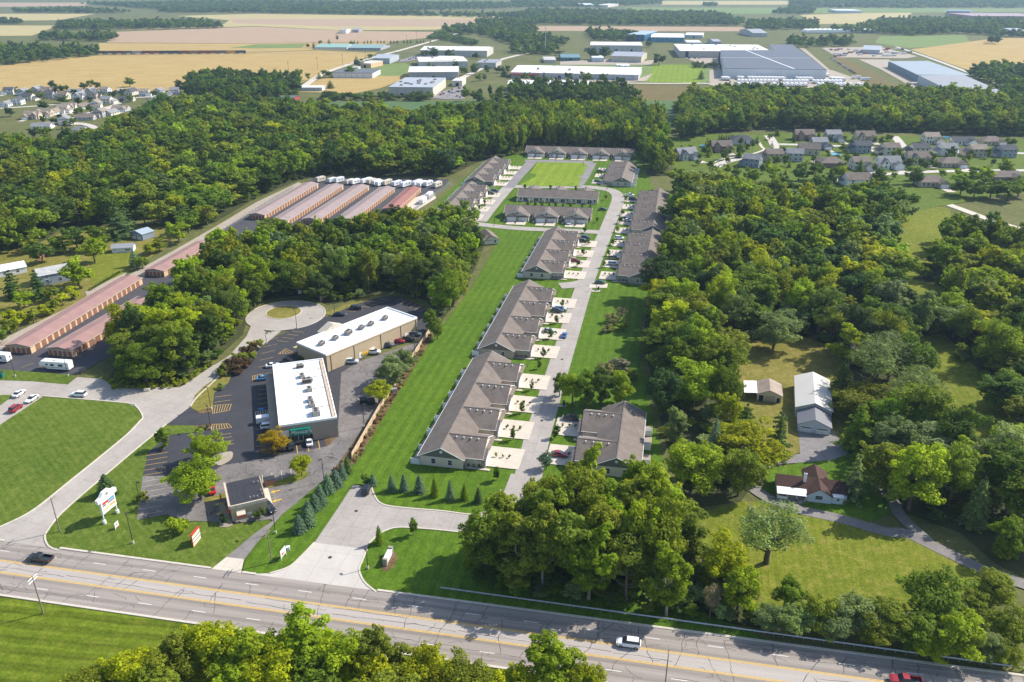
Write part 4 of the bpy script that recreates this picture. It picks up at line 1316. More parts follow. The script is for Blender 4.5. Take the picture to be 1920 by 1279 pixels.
# lower block of the shopping strip
q1 = [(525, 800), (635, 784), (602.5, 674), (510, 686)]
e, c, rz, W, D = flat_building('shopping_strip', q1, 6.2, M['taupe'], M['membrane'], 'taupe shopping strip with white roof and green shop sign on its end', 'shop', 'white-roofed shopping strip blocks')
MALL1 = (e, c, rz, W, D)
for k, (fx, fy) in enumerate(((0.02, 0.40), (0.03, 0.22), (0.10, 0.12), (0.12, -0.02), (0.10, -0.19), (0.12, -0.27), (0.16, -0.40))):
    link('roof_unit', HVAC, e, (fx * W, fy * D, 6.1), random.choice((0, 1.57)), None, (1.25 if k in (2, 6) else 0.95))
for k in range(14):
    link('flue', PIPE, e, (random.uniform(-0.1, 0.38) * W, random.uniform(-0.45, 0.45) * D, 6.1), 0, None, random.uniform(0.4, 0.9))
link('gas_pipe', MB().box(0.05 * W, 0.45 * W, -0.06, 0.06, 6.15, 6.25).box(0.15 * W, 0.42 * W, 0.2 * D, 0.2 * D + 0.1, 6.15, 6.25).box(0.12 * W, 0.42 * W, -0.3 * D, -0.3 * D + 0.1, 6.15, 6.25).mesh('gas_pipe', M['unit']), e)
link('rusty_parapet_flashing', MB().box(W / 2 - 1.15, W / 2 - 0.35, -D / 2 + 0.6, D / 2 - 0.6, 6.1, 6.42).mesh('flashing', M['wood']), e)
sg = link('shop_sign', MB().box(-0.33 * W, 0.03 * W, -D / 2 - 1.0, -D / 2 - 0.02, 3.0, 4.9).mesh('shop_sign', M['sign_green']), e)
link('shop_window', MB().box(-0.31 * W, -0.02 * W, -D / 2 - 0.10, -D / 2 + 0.02, 0.9, 2.9, 0).box(-0.20 * W, -0.195 * W, -D / 2 - 0.14, -D / 2, 0.9, 2.9, 1).box(-0.12 * W, -0.115 * W, -D / 2 - 0.14, -D / 2, 0.9, 2.9, 1).mesh('shop_window', [M['glass'], M['trim']]), e)
link('door', MB().box(-0.005 * W, 0.05 * W, -D / 2 - 0.10, -D / 2 + 0.02, 0, 2.4).mesh('shop_door', M['dark']), e)
link('white_band', MB().box(-W / 2 - 0.1, -0.345 * W, -D / 2 - 0.08, -D / 2 + 0.02, 2.6, 4.6).mesh('white_band', M['trim']), e)
def text_part(name, s, size, m, parent, loc, rot, shear=0.0, ext=0.02):
    cu = bpy.data.curves.new(name, 'FONT')
    cu.body = s
    cu.size = size
    cu.extrude = ext
    cu.shear = shear
    cu.align_x = 'CENTER'
    cu.align_y = 'CENTER'
    cu.materials.append(m)
    o = bpy.data.objects.new(name, cu)
    COL.objects.link(o)
    dg = bpy.context.evaluated_depsgraph_get()
    me = bpy.data.meshes.new_from_object(o.evaluated_get(dg))
    bpy.data.objects.remove(o)
    o = link(name, me, parent, loc)
    o.rotation_euler = rot
    return o
text_part('sign_lettering', "Monical's", 1.55, M['white_p'], sg, (-0.15 * W, -D / 2 - 1.04, 4.05), (math.pi / 2, 0, 0), 0.35, 0.03)
# shop fronts along the left side: canopy, posts, glass
cn = MB().box(-W / 2 - 2.6, -W / 2 - 0.06, -D / 2, D / 2, 3.3, 3.75)
link('canopy', cn.mesh('canopy', M['taupe']), e)
for k in range(8):
    yy = -D / 2 + 1.5 + k * (D - 3) / 7
    link('canopy_post', MB().box(-0.15, 0.15, -0.15, 0.15, 0, 3.3).mesh('canopy_post', M['tan']) if k == 0 else bpy.data.meshes['canopy_post'], e, (-W / 2 - 2.4, yy, 0))
    if k < 7:
        link('shop_window', MB().box(-W / 2 - 0.05, -W / 2 + 0.02, yy + 0.4, yy + (D - 3) / 7 - 0.4, 0.4, 2.8).mesh('shop_window', M['glass']), e)
link('service_door', PDOOR, e, (W / 2 - 0.0, 0.1 * D, 0), math.pi / 2)

# upper block
q2 = [(611, 667), (782, 597), (727, 577), (557, 644)]
e, c, rz, W, D = flat_building('shopping_strip', q2, 6.2, M['tan'], M['membrane'], 'tan shopping strip block with white roof at the back of the lot', 'shop', 'white-roofed shopping strip blocks')
for fx in (-0.36, -0.23, -0.10, 0.03, 0.13, 0.28):
    link('roof_unit', HVAC, e, (fx * W * 1.08, 0.02 * D, 6.1), 0.4, None, 1.0 if fx != -0.10 else 1.2)
for k in range(16):
    link('flue', PIPE, e, (random.uniform(-0.45, 0.45) * W, random.uniform(-0.4, 0.1) * D, 6.1), 0, None, random.uniform(0.35, 0.7))
for fx in (-0.30, -0.16, -0.02, 0.36):
    link('service_door', PDOOR, e, (fx * W, -D / 2, 0), 0)
for fx in (-0.46, -0.22, 0.07, 0.30, 0.48):
    link('downpipe', SPOUT, e, (fx * W, -D / 2, 0))
link('rust_gutter', MB().box(-W / 2, W / 2, -D / 2 - 0.16, -D / 2 - 0.06, 5.75, 6.1).mesh('gutter', M['wood']), e)
mb = MB()
for k in range(7):
    mb.box(-0.145 * W + k * 0.95, -0.145 * W + k * 0.95 + 0.6, -D / 2 - 0.35, -D / 2 - 0.02, 0.9, 1.7)
link('meter_bank', mb.mesh('meter_bank', M['sign_yel']), e)
mb = MB()
x0 = -0.12 * W
mb.add([(x0 - 5, D / 2 + 2.8, 6.0), (x0 + 5, D / 2 + 2.8, 6.0), (x0, D / 2 + 2.8, 8.2), (x0 - 5, D / 2 - 0.4, 6.0), (x0 + 5, D / 2 - 0.4, 6.0), (x0, D / 2 - 0.4, 8.2)],
       [(0, 1, 2), (0, 2, 5, 3), (1, 4, 5, 2), (3, 5, 4)])
link('entrance_gable', mb.mesh('entrance_gable', M['drive']), e)
link('canopy', MB().box(-W / 2, W / 2, D / 2 + 0.06, D / 2 + 2.6, 3.3, 3.9).mesh('canopy', M['tan']), e)
# court with ramp between the blocks
o = link('court_wall', MB().box(-3.2, 3.2, -0.15, 0.15, 0, 1.0).box(-3.2, -2.9, -4, 0.15, 0, 1.0).mesh('court_wall', M['taupe']), None, P(549, 668) + Vector((0, 0, 0.2)), 0.9)
tag(o, 'low taupe wall of the corner court between the two shop blocks', 'wall')

# small bank-like building with black roof
q3 = [(431, 948), (497, 934), (489, 890), (422, 906)]
e, c, rz, W, D = flat_building('drive_through', q3, 4.6, M['tan'], M['blackroof'], 'small tan drive-through building with black roof by the drive lane', 'building', None, 0.0)
link('fascia', MB().box(-W / 2 - 0.25, W / 2 + 0.25, -D / 2 - 0.3, -D / 2 - 0.01, 3.6, 4.45).box(-W / 2 - 0.4, -W / 2 - 0.01, -D / 2 - 0.3, D / 2 + 0.1, 3.6, 4.6).mesh('fascia', M['drive']), e)
mb = MB()
for k in (-0.36, -0.26, -0.05, 0.17, 0.28):
    mb.box(k * W, k * W + 0.12, -D / 2 + 0.3, D / 2 - 0.3, 4.49, 4.53)
link('roof_seams', mb.mesh('roof_seams', M['metal_dark']), e)
for fx, fy in ((0.40, 0.18), (0.28, 0.2), (0.41, -0.2), (0.42, -0.36), (0.08, -0.40), (0.18, -0.40), (0.28, -0.42)):
    link('flue', PIPE, e, (fx * W, fy * D, 4.48), 0, None, 0.8)
aw = MB().add([(-0.36 * W, -D / 2 - 0.02, 2.8), (-0.12 * W, -D / 2 - 0.02, 2.8), (-0.12 * W, -D / 2 - 1.1, 2.0), (-0.36 * W, -D / 2 - 1.1, 2.0), (-0.36 * W, -D / 2 - 1.1, 1.8), (-0.12 * W, -D / 2 - 1.1, 1.8)], [(0, 1, 2, 3), (3, 2, 5, 4)])
link('awning', aw.mesh('awning', M['sign_cream']), e)
link('awning_valance', MB().box(-0.36 * W, -0.12 * W, -D / 2 - 1.16, -D / 2 - 1.11, 1.35, 1.8).mesh('valance', M['sign_red']), e)
link('window', MB().box(-0.34 * W, -0.14 * W, -D / 2 - 0.08, -D / 2 + 0.01, 0.7, 1.9).mesh('window_pane', M['glass']), e)
link('notice', MB().box(-0.08 * W, 0.06 * W, -D / 2 - 0.08, -D / 2 + 0.01, 0.9, 1.5).mesh('notice', M['trim']), e)
link('side_window', MB().box(-W / 2 - 0.06, -W / 2 + 0.01, -D * 0.42, -D * 0.25, 0.9, 2.1).mesh('side_window', M['glass']), e)
link('side_awning', MB().box(-W / 2 - 0.8, -W / 2 - 0.02, -D * 0.46, -D * 0.22, 2.2, 2.7).mesh('side_awning', M['sign_red']), e)
link('teller_kerb', MB().box(W / 2 + 0.4, W / 2 + 1.5, -D / 2, D / 2, 0, 0.3).mesh('teller_kerb', M['drive']), e)
BANK = (e, c, rz, W, D)

# ------------------------------------------------------------------ storage buildings
RD = MB()
for k in range(6):
    RD.box(-1.15, 1.15, -0.05 - 0.02 * (k % 2), 0.02, 0.02 + k * 0.38, 0.02 + (k + 1) * 0.38)
RDOOR = RD.mesh('roller_door', M['rolldoor'])
def storage(a_px, b_px, W, label, roofm, eave=2.75, rise=0.9, dw=3.35, hh=None, enddoors=True):
    """gabled row; a_px -> b_px is the foot of its right-hand wall, W metres wide to the left"""
    a, b = P(*a_px), P(*b_px)
    d = b - a
    rz = math.atan2(d.y, d.x)
    L = d.length
    e = empty('storage_building', (a.x, a.y, 0.14), rz, label, 'storage', 'rows of storage units')
    keep_rect(a, rz, 0, L, 0, W, 3)
    mb = MB()
    mb.add([(0, 0, 0), (L, 0, 0), (L, W, 0), (0, W, 0), (0, 0, eave), (L, 0, eave), (L, W, eave), (0, W, eave), (0, W / 2, eave + rise), (L, W / 2, eave + rise)],
           [(0, 1, 5, 4), (2, 3, 7, 6), (3, 0, 4, 8, 7), (1, 2, 6, 9, 5)])
    link('wall', mb.mesh('wall', M['peach']), e)
    mb = MB()
    o = 0.35
    for y0, y1 in ((-o, W / 2), (W + o, W / 2)):
        mb.slab([(-o, y0, eave - 0.02), (L + o, y0, eave - 0.02), (L + o, y1, eave + rise + 0.05), (-o, y1, eave + rise + 0.05)], 0.1)
    rf = link('roof', mb.mesh('roof', roofm), e)
    link('eave_trim', MB().box(-o, L + o, -o - 0.04, -o + 0.04, eave - 0.14, eave + 0.0).box(-o, L + o, W + o - 0.04, W + o + 0.04, eave - 0.14, eave + 0.0).mesh('eave_trim', M['sign_cream']), rf)
    n = int((L - 1.6) / dw)
    x0 = (L - n * dw) / 2
    for k in range(n):
        link('roller_door', RDOOR, e, (x0 + (k + 0.5) * dw, 0.0, 0.03), 0)
    if enddoors:
        m = int(W / 1.75)
        for k in range(m):
            link('roller_door', RDOOR, e, (0, (k + 0.5) * W / m, 0.03), -math.pi / 2, None, (0.62, 1, 0.9))
        link('gable_panel', MB().add([(-0.02, 0, eave - 0.45), (-0.02, W, eave - 0.45), (-0.02, W, eave - 0.02), (-0.02, W / 2, eave + rise - 0.03), (-0.02, 0, eave - 0.02)], [(0, 1, 2, 3, 4)]).mesh('gable_panel', M['taupe']), e)
    return e
storage((60, 664), (268, 533), 9.5, 'long faded-red storage row at far left beside the gravel strip', M['pinkroof'])
storage((137, 671), (300, 572), 9.5, 'faded-red storage row with six end doors, half hidden under trees', M['pinkroof'])
storage((309, 520), (400, 466), 9.0, 'short faded-red storage row between gravel strip and wood', M['pinkroof'])
storage((497, 413), (597, 352.5), 9.0, 'leftmost of the five parallel mauve-roofed storage rows', M['mauveroof'])
storage((540, 424), (644, 355.5), 9.0, 'second from left of the parallel mauve-roofed storage rows', M['mauveroof'])
storage((598, 422), (692, 357), 9.0, 'third from left of the parallel mauve-roofed storage rows', M['mauveroof'])
storage((646, 433), (740, 361), 9.0, 'fourth storage row from left, its end doors showing above the trees', M['mauveroof'])
storage((745, 402), (789, 361), 8.0, 'rightmost storage row with darker red roof beside the pale yard', M['redroof'])
# chain-link fence with posts along the estate side of the yard
def fence(name, pts_px, h, seg, label, post_mat, panel_mat, group=None, cat='fence', rails=True, thick=0.05):
    pts = [P(*q) for q in pts_px]
    e = empty(name, (pts[0].x, pts[0].y, 0.1), 0, label, cat, group)
    base = Vector((pts[0].x, pts[0].y, 0))
    pm = None
    post = MB().box(-0.07, 0.07, -0.07, 0.07, -0.2, h + 0.12).mesh('fence_post', post_mat)
    for i in range(len(pts) - 1):
        d = pts[i + 1] - pts[i]
        n = max(1, round(d.length / seg))
        L = d.length / n
        rz = math.atan2(d.y, d.x)
        if rails:
            mb = MB()
            nb = 14
            for k in range(nb):
                mb.box(L * k / nb + 0.01, L * (k + 1) / nb - 0.012, -thick / 2, thick / 2, 0.05, h + (0.02 if k % 2 else 0))
            mb.box(0, L, thick / 2, thick / 2 + 0.06, 0.4, 0.5).box(0, L, thick / 2, thick / 2 + 0.06, h - 0.5, h - 0.4)
        else:
            mb = MB().box(0, L, -0.02, 0.02, 0.1, 0.16).box(0, L, -0.03, 0.03, h - 0.06, h)
            for k in range(9):
                mb.box(L * k / 9 - 0.012, L * k / 9 + 0.012, -0.012, 0.012, 0.1, h)
            for k in range(4):
                mb.box(0, L, -0.012, 0.012, 0.3 + k * h / 5, 0.325 + k * h / 5)
        pmesh = mb.mesh('fence_panel', panel_mat)
        for k in range(n):
            p = pts[i] + d * (k / n) - base
            link('fence_panel', pmesh, e, (p.x, p.y, 0), rz)
            link('fence_post', post, e, (p.x, p.y, 0), rz)
    return e
fence('wooden_fence', [(808, 622), (760, 694), (712, 770), (660, 862)], 2.1, 2.45, 'weathered wooden fence along the long striped lawn', M['wood'], M['wood'])
fence('wire_fence', [(848, 346), (800, 378), (770, 402)], 2.0, 3.0, 'wire fence at the right edge of the storage yard', M['steel'], M['steel'], rails=False)
fence('wire_fence', [(0, 668), (90, 618), (180, 572), (260, 527), (340, 482), (400, 447), (480, 396), (552, 352)], 1.9, 4.0, 'wire fence between the gravel strip and the long storage rows', M['steel'], M['steel'], rails=False)
fence('board_fence', [(70, 490), (112, 474)], 1.8, 2.4, 'red-brown board fence behind the left homestead', M['wood'], M['rolldoor'])
# ------------------------------------------------------------------ detached houses
def gable_wall(mb, x0, x1, y0, y1, h, rise, axis='x', mi=0):
    """walls with gable ends; ridge along axis"""
    if axis == 'x':
        ym = (y0 + y1) / 2
        mb.add([(x0, y0, 0), (x1, y0, 0), (x1, y1, 0), (x0, y1, 0), (x0, y0, h), (x1, y0, h), (x1, y1, h), (x0, y1, h), (x0, ym, h + rise), (x1, ym, h + rise)],
               [(0, 1, 5, 4), (2, 3, 7, 6), (3, 0, 4, 8, 7), (1, 2, 6, 9, 5)], mi)
    else:
        xm = (x0 + x1) / 2
        mb.add([(x0, y0, 0), (x1, y0, 0), (x1, y1, 0), (x0, y1, 0), (x0, y0, h), (x1, y0, h), (x1, y1, h), (x0, y1, h), (xm, y0, h + rise), (xm, y1, h + rise)],
               [(0, 1, 5, 8, 4), (1, 2, 6, 5), (2, 3, 7, 9, 6), (3, 0, 4, 7)], mi)
def gable_roof(mb, x0, x1, y0, y1, h, rise, axis='x', ov=0.45, t=0.18, mi=0):
    if axis == 'x':
        ym = (y0 + y1) / 2
        dr = rise * ov / ((y1 - y0) / 2)
        for ya in (y0 - ov, y1 + ov):
            mb.slab([(x0 - ov, ya, h - dr + 0.03), (x1 + ov, ya, h - dr + 0.03), (x1 + ov, ym, h + rise + 0.05), (x0 - ov, ym, h + rise + 0.05)], t, mi)
    else:
        xm = (x0 + x1) / 2
        dr = rise * ov / ((x1 - x0) / 2)
        for xa in (x0 - ov, x1 + ov):
            mb.slab([(xa, y0 - ov, h - dr + 0.03), (xa, y1 + ov, h - dr + 0.03), (xm, y1 + ov, h + rise + 0.05), (xm, y0 - ov, h + rise + 0.05)], t, mi)
def hip_roof(mb, x0, x1, y0, y1, h, rise, ov=0.5, mi=0):
    x0, x1, y0, y1 = x0 - ov, x1 + ov, y0 - ov, y1 + ov
    w = (y1 - y0) / 2
    ym = (y0 + y1) / 2
    mb.add([(x0, y0, h), (x1, y0, h), (x1, y1, h), (x0, y1, h), (x0 + w, ym, h + rise), (x1 - w, ym, h + rise)],
           [(0, 1, 5, 4), (1, 2, 5), (2, 3, 4, 5), (3, 0, 4), (3, 2, 1, 0)], mi)

HT = {}
def house_type(key):
    """front faces -y; returns mesh set shared by every house of the type"""
    W, R, WINS, DOORS, GDS, extra = MB(), MB(), [], [], [], []
    if key == 'ranch':
        gable_wall(W, -8, 8, -4.5, 4.5, 2.9, 2.6)
        gable_wall(W, 1.5, 7.7, -8.0, 0, 2.9, 1.8, 'y')
        gable_roof(R, -8, 8, -4.5, 4.5, 2.9, 2.6)
        gable_roof(R, 1.5, 7.7, -8.0, 0, 2.9, 1.8, 'y')
        GDS = [(4.6, -8.0, 0)]
        WINS = [(-6, -4.5, 0), (-3.4, -4.5, 0), (-5, 4.5, 2), (0, 4.5, 2), (4, 4.5, 2), (-8, -1.5, 3), (-8, 1.8, 3), (8, 2, 1)]
        DOORS = [(-0.6, -4.5, 0)]
    elif key == 'two':
        gable_wall(W, -6, 4.6, -4.4, 4.4, 5.5, 2.5)
        gable_roof(R, -6, 4.6, -4.4, 4.4, 5.5, 2.5)
        gable_wall(W, 1.2, 7.4, -7.2, 2.5, 2.9, 2.0, 'y')
        gable_roof(R, 1.2, 7.4, -7.2, 2.5, 2.9, 2.0, 'y')
        GDS = [(4.3, -7.2, 0)]
        for z in (0.9, 3.7):
            WINS += [(-4.4, -4.4, 0, z), (-2.2, -4.4, 0, z), (-4.4, 4.4, 2, z), (-1.4, 4.4, 2, z), (2, 4.4, 2, z), (-6, -1.5, 3, z), (-6, 1.8, 3, z)]
        DOORS = [(-0.3, -4.4, 0)]
    elif key == 'hip':
        W.box(-8, 8, -5, 5, 0, 2.95)
        hip_roof(R, -8, 8, -5, 5, 2.9, 3.0)
        W.box(1.8, 7.6, -8.2, -4, 0, 2.9)
        gable_wall(W, 1.8, 7.6, -8.2, -4, 2.9, 1.7, 'y')
        gable_roof(R, 1.8, 7.6, -8.2, 0, 2.85, 1.7, 'y')
        GDS = [(4.7, -8.2, 0)]
        WINS = [(-6, -5, 0), (-3.5, -5, 0), (-5, 5, 2), (-1, 5, 2), (3, 5, 2), (-8, -1.5, 3), (-8, 2, 3), (8, 1, 1)]
        DOORS = [(-0.6, -5, 0)]
    elif key == 'cross':
        gable_wall(W, -7.5, 6.5, -4.5, 4.5, 4.4, 3.2)
        gable_roof(R, -7.5, 6.5, -4.5, 4.5, 4.4, 3.2)
        gable_wall(W, -6.2, -1.6, -6.4, 0, 4.2, 2.6, 'y')
        gable_roof(R, -6.2, -1.6, -6.4, 0, 4.2, 2.6, 'y')
        gable_wall(W, 1.2, 7.2, -7.8, 0, 2.9, 2.2, 'y')
        gable_roof(R, 1.2, 7.2, -7.8, 0, 2.9, 2.2, 'y')
        GDS = [(4.2, -7.8, 0)]
        WINS = [(-3.9, -6.4, 0, 0.9), (-3.9, -6.4, 0, 3.4), (-5, 4.5, 2, 0.9), (-1, 4.5, 2, 0.9), (3, 4.5, 2, 0.9), (-5, 4.5, 2, 2.8), (3, 4.5, 2, 2.8), (-7.5, -1.5, 3, 0.9), (-7.5, 1.8, 3, 0.9), (-7.5, 0.2, 3, 4.2)]
        DOORS = [(-0.4, -4.5, 0)]
    return (W.mesh('wall', M['siding']), R.mesh('roof', M['roof_c']), WINS, DOORS, GDS)
for k in ('ranch', 'two', 'hip', 'cross'):
    HT[k] = house_type(k)
TURN = {0: 0, 1: math.pi / 2, 2: math.pi, 3: -math.pi / 2}
DRV = MB().add([(-2.6, 0, 0), (2.6, 0, 0), (2.6, -9, 0), (-2.6, -9, 0)], [(0, 1, 2, 3)]).mesh('house_driveway', M['drive'])
def house(px, py, kind, face, wall, roof, label, group, scale=1.0, drive=True, mirror=False):
    p = P(px, py)
    p.z = 0.3
    mx = -1 if mirror else 1
    e = empty('house', p, face, label, 'house', group, (scale * mx, scale, scale))
    KEEP.append([(p.x + 10 * math.cos(a), p.y + 10 * math.sin(a)) for a in np.linspace(0, 6.28, 8)[:-1]])
    w, r, wins, doors, gds = HT[kind]
    link('wall', w, e, color=wall)
    link('roof', r, e, color=roof)
    for q in wins:
        link('window', WIN, e, (q[0], q[1], q[3] if len(q) > 3 else 0.9), TURN[q[2]], None, 1.12)
    for q in doors:
        link('door', DOOR, e, (q[0], q[1], 0.05), TURN[q[2]])
    for q in gds:
        link('garage_door', GD, e, (q[0], q[1], 0.05), TURN[q[2]])
        if drive:
            link('driveway', DRV, e, (q[0], q[1] - 0.05, 0.05))
    return e

WHT, CRM, BLU, GRY, TANW, BRK = (0.74, 0.74, 0.73), (0.70, 0.64, 0.52), (0.27, 0.31, 0.38), (0.46, 0.47, 0.48), (0.50, 0.42, 0.33), (0.26, 0.16, 0.12)
RGY, RBR, RDK, RTN = (0.25, 0.255, 0.265), (0.205, 0.168, 0.142), (0.085, 0.09, 0.105), (0.28, 0.235, 0.19)
CNM = {WHT: 'white', CRM: 'cream', BLU: 'blue-grey', GRY: 'grey', TANW: 'tan', BRK: 'brick'}
RNM = {RGY: 'grey', RBR: 'brown', RDK: 'dark slate', RTN: 'tan'}
KNM = {'ranch': 'single-storey', 'two': 'two-storey', 'hip': 'hip-roofed', 'cross': 'cross-gabled'}
south, north, east, west = 0.0, math.pi, math.pi / 2, -math.pi / 2
NE_H = [(1285, 298, 'cross', 0.35, GRY, RGY, 'end house of the curving street, by the woods'),
        (1352, 284, 'cross', south, BRK, RBR, 'next to the round blue pool'),
        (1391, 269, 'hip', north, WHT, RDK, 'with dark roof behind a row of conifers'),
        (1408, 312, 'two', 2.6, BLU, RGY, 'at the inner bend of the curving street'),
        (1447, 302, 'two', north, TANW, RBR, 'second along inside the bend'),
        (1486, 301, 'two', 2.9, GRY, RGY, 'third along inside the bend'),
        (1514, 289, 'cross', 2.9, TANW, RBR, 'with a white chimney breast'),
        (1535, 279, 'two', south, BLU, RGY, 'at the street corner beyond the bend'),
        (1507, 262, 'cross', south, BRK, RBR, 'largest, with a steep front gable against the woods'),
        (1561, 264, 'two', south, GRY, RGY, 'against the woods, right of the steep-gabled brick house'),
        (1557, 312, 'hip', north, BRK, RBR, 'beside the green swimming pool'),
        (1620, 265, 'cross', south, TANW, RBR, 'against the woods, left of the short side street'),
        (1611, 286, 'two', north, BLU, RDK, 'leftmost in the middle row'),
        (1665, 290, 'two', north, CRM, RBR, 'second from left in the middle row'),
        (1719, 291, 'two', north, CRM, RDK, 'third from left in the middle row'),
        (1772, 291, 'two', north, WHT, RGY, 'fourth from left in the middle row'),
        (1827, 293, 'two', north, TANW, RTN, 'fifth from left in the middle row'),
        (1882, 294, 'two', north, BLU, RDK, 'rightmost in the middle row'),
        (1744, 269, 'two', south, CRM, RTN, 'against the woods, right of the short side street'),
        (1802, 271, 'ranch', south, WHT, RDK, 'against the woods beside a small blue pool'),
        (1856, 271, 'hip', south, TANW, RBR, 'rightmost against the woods'),
        (1612, 317, 'two', south, CRM, RBR, 'leftmost in the near row'),
        (1664, 315, 'cross', south, WHT, RGY, 'second from left in the near row'),
        (1719, 306, 'cross', south, CRM, RBR, 'third from left in the near row'),
        (1781, 312, 'hip', south, TANW, RBR, 'fourth from left in the near row'),
        (1743, 348, 'hip', south, TANW, RBR, 'nearest, alone below the near street'),
        (1602, 348, 'cross', north, WHT, RBR, 'half hidden by trees at the front left'),
        (1880, 338, 'ranch', south, BRK, RBR, 'in deep tree shade at the right edge')]
for x, y, k, f, w, r, pos in NE_H:
    house(x, y, k, f, w, r, '%s %s house %s' % (CNM[w], KNM[k], pos), 'houses of the right-hand subdivision', 1.06)
NW_H = [(18, 176), (44, 178), (70, 173), (92, 175), (143, 175), (172, 176), (198, 175), (225, 175), (248, 177), (273, 179), (300, 177), (328, 176)]
NW_I = [(14, 198), (37, 195), (57, 188), (94, 184), (120, 185), (150, 185), (176, 184), (203, 194), (238, 189), (288, 193)]
NW_J = [(62, 222), (87, 217), (105, 213), (122, 210), (131, 206), (155, 203), (181, 201), (228, 207)]
NW_K = [(80, 241), (122, 232), (162, 224), (190, 218), (209, 215), (153, 254)]
hr = random.Random(3)
for row, nm, f in ((NW_H, 'row by the wheat field', south), (NW_I, 'second row off the field', north), (NW_J, 'third row off the field', south), (NW_K, 'nearest row, by the woods', north)):
    for i, (x, y) in enumerate(row):
        w = hr.choice((WHT, WHT, CRM, WHT, GRY, TANW))
        r = hr.choice((RGY, RBR, RTN, RGY, RDK))
        k = hr.choice(('two', 'two', 'ranch', 'cross'))
        house(x, y + 1, k, f + hr.choice((0, 0, 0, 1.57, -1.57)) + hr.uniform(-0.2, 0.2), w, r,
              '%s house with %s roof, %s from left in the %s' % (CNM[w], RNM[r], ORD[i], nm), 'houses of the left-hand subdivision', 0.95, True, hr.random() < 0.5)
house(916, 452, 'ranch', west + 0.3, CRM, (0.205, 0.160, 0.132), 'small cream house with brown roof at the top end of the striped lawn', 'houses of the right-hand subdivision', 0.8, False)

# left homestead
def shed(px, py, W, D, h, rise, rz, wall, roof, label, axis='x', doors=(), wins=(), cat='shed', name='shed', roofm=None, wallm=None):
    p = P(px, py)
    p.z = 0.2
    e = empty(name, p, rz, label, cat)
    keep_rect(p, rz, -W / 2, W / 2, -D / 2, D / 2)
    mb = MB()
    gable_wall(mb, -W / 2, W / 2, -D / 2, D / 2, h, rise, axis)
    link('wall', mb.mesh('wall', wallm or M['siding']), e, color=wall)
    mb = MB()
    gable_roof(mb, -W / 2, W / 2, -D / 2, D / 2, h, rise, axis, 0.35, 0.12)
    link('roof', mb.mesh('roof', roofm or M['obj']), e, color=roof)
    for x, y, w, hh, t, m in doors:
        link('garage_door' if m == 'gdoor' else 'opening', MB().box(-w / 2, w / 2, -0.08, 0.02, 0.02, hh, 0).box(-w / 2 + 0.15, w / 2 - 0.15, -0.1, -0.05, hh * 0.68, hh * 0.84, 1).mesh('shed_door', [M[m], M['glass'] if m == 'gdoor' else M[m]]), e, (x, y, 0), t)
    for x, y, z, w, hh, t in wins:
        link('window', window_mesh(w, hh), e, (x, y, z), t)
    return e
shed(268, 446, 9, 7, 3.2, 1.3, math.radians(-28), (0.23, 0.27, 0.33), (0.33, 0.40, 0.45), 'blue-grey two-door garage among the pines at the left', 'y', ((-2.0, -3.5, 3.0, 2.3, 0, 'gdoor'), (1.9, -3.5, 2.6, 2.3, 0, 'gdoor')), cat='garage', name='garage')
shed(233, 471, 9.5, 5.5, 2.4, 1.2, math.radians(12), (0.66, 0.70, 0.72), (0.30, 0.31, 0.33), 'small white shed with grey roof on the left homestead lawn', 'x', ((-3.2, -2.75, 1.6, 2.0, 0, 'gdoor'),), ((2.2, -2.75, 0.9, 2.2, 0.7, 0), (-4.75, 0, 0.9, 1.6, 0.7, -math.pi / 2)))
shed(102, 527, 12, 8.5, 4.6, 2.0, math.radians(38), (0.30, 0.34, 0.42), (0.42, 0.42, 0.42), 'blue-grey house with pale roof behind round tree at far left', 'x', (), ((-3, -4.25, 1.0, 1.2, 1.3, 0), (2, -4.25, 1.0, 1.2, 1.3, 0), (-3, -4.25, 3.2, 1.0, 1.1, 0), (2, -4.25, 3.2, 1.0, 1.1, 0), (-6, 1, 1.0, 1.2, 1.3, -math.pi / 2)), cat='house', name='house', roofm=M['roof_c'])
shed(22, 512, 11, 8, 2.8, 1.6, math.radians(40), (0.6, 0.6, 0.6), (0.72, 0.72, 0.70), 'low house with white roof at the left edge behind two pines', 'x', (), ((-3, -4, 0.9, 1.2, 1.2, 0), (2, -4, 0.9, 1.2, 1.2, 0)), cat='house', name='house', roofm=M['roof_c'])
# right homestead: barn and garage, cottage, house with porch
br = math.radians(73.2 - 90)
shed(1521, 757, 10.0, 21, 3.6, 2.0, br, (0.52, 0.49, 0.43), (0.66, 0.62, 0.55), 'long cream metal-roofed barn in the right-hand yard', 'y', cat='barn', name='barn')
shed(1524, 800, 8.8, 8.5, 2.6, 1.9, br, (0.60, 0.62, 0.65), (0.19, 0.19, 0.21), 'white two-door garage with grey roof built onto the barn', 'y', ((-2.2, -4.25, 3.1, 2.1, 0, 'gdoor'), (2.2, -4.25, 3.1, 2.1, 0, 'gdoor')), cat='garage', name='garage')
e = shed(1440, 743, 7.2, 8.0, 2.5, 1.5, br + 0.06, (0.62, 0.56, 0.42), (0.36, 0.29, 0.24), 'cream cottage with pinkish-brown roof and white lean-to carport', 'y', ((0.2, -4.0, 3.0, 2.0, 0, 'tan'), (-2.4, -4.0, 1.4, 1.9, 0, 'dark'), (2.7, -4.0, 0.9, 1.5, 0, 'dark')), cat='cottage', name='cottage', roofm=M['roof_c'])
lt = MB().slab([(-7.6, -4.2, 2.35), (-3.7, -4.2, 2.75), (-3.7, 4.2, 2.75), (-7.6, 4.2, 2.35)], 0.1)
link('carport_roof', lt.mesh('carport_roof', M['membrane']), e)
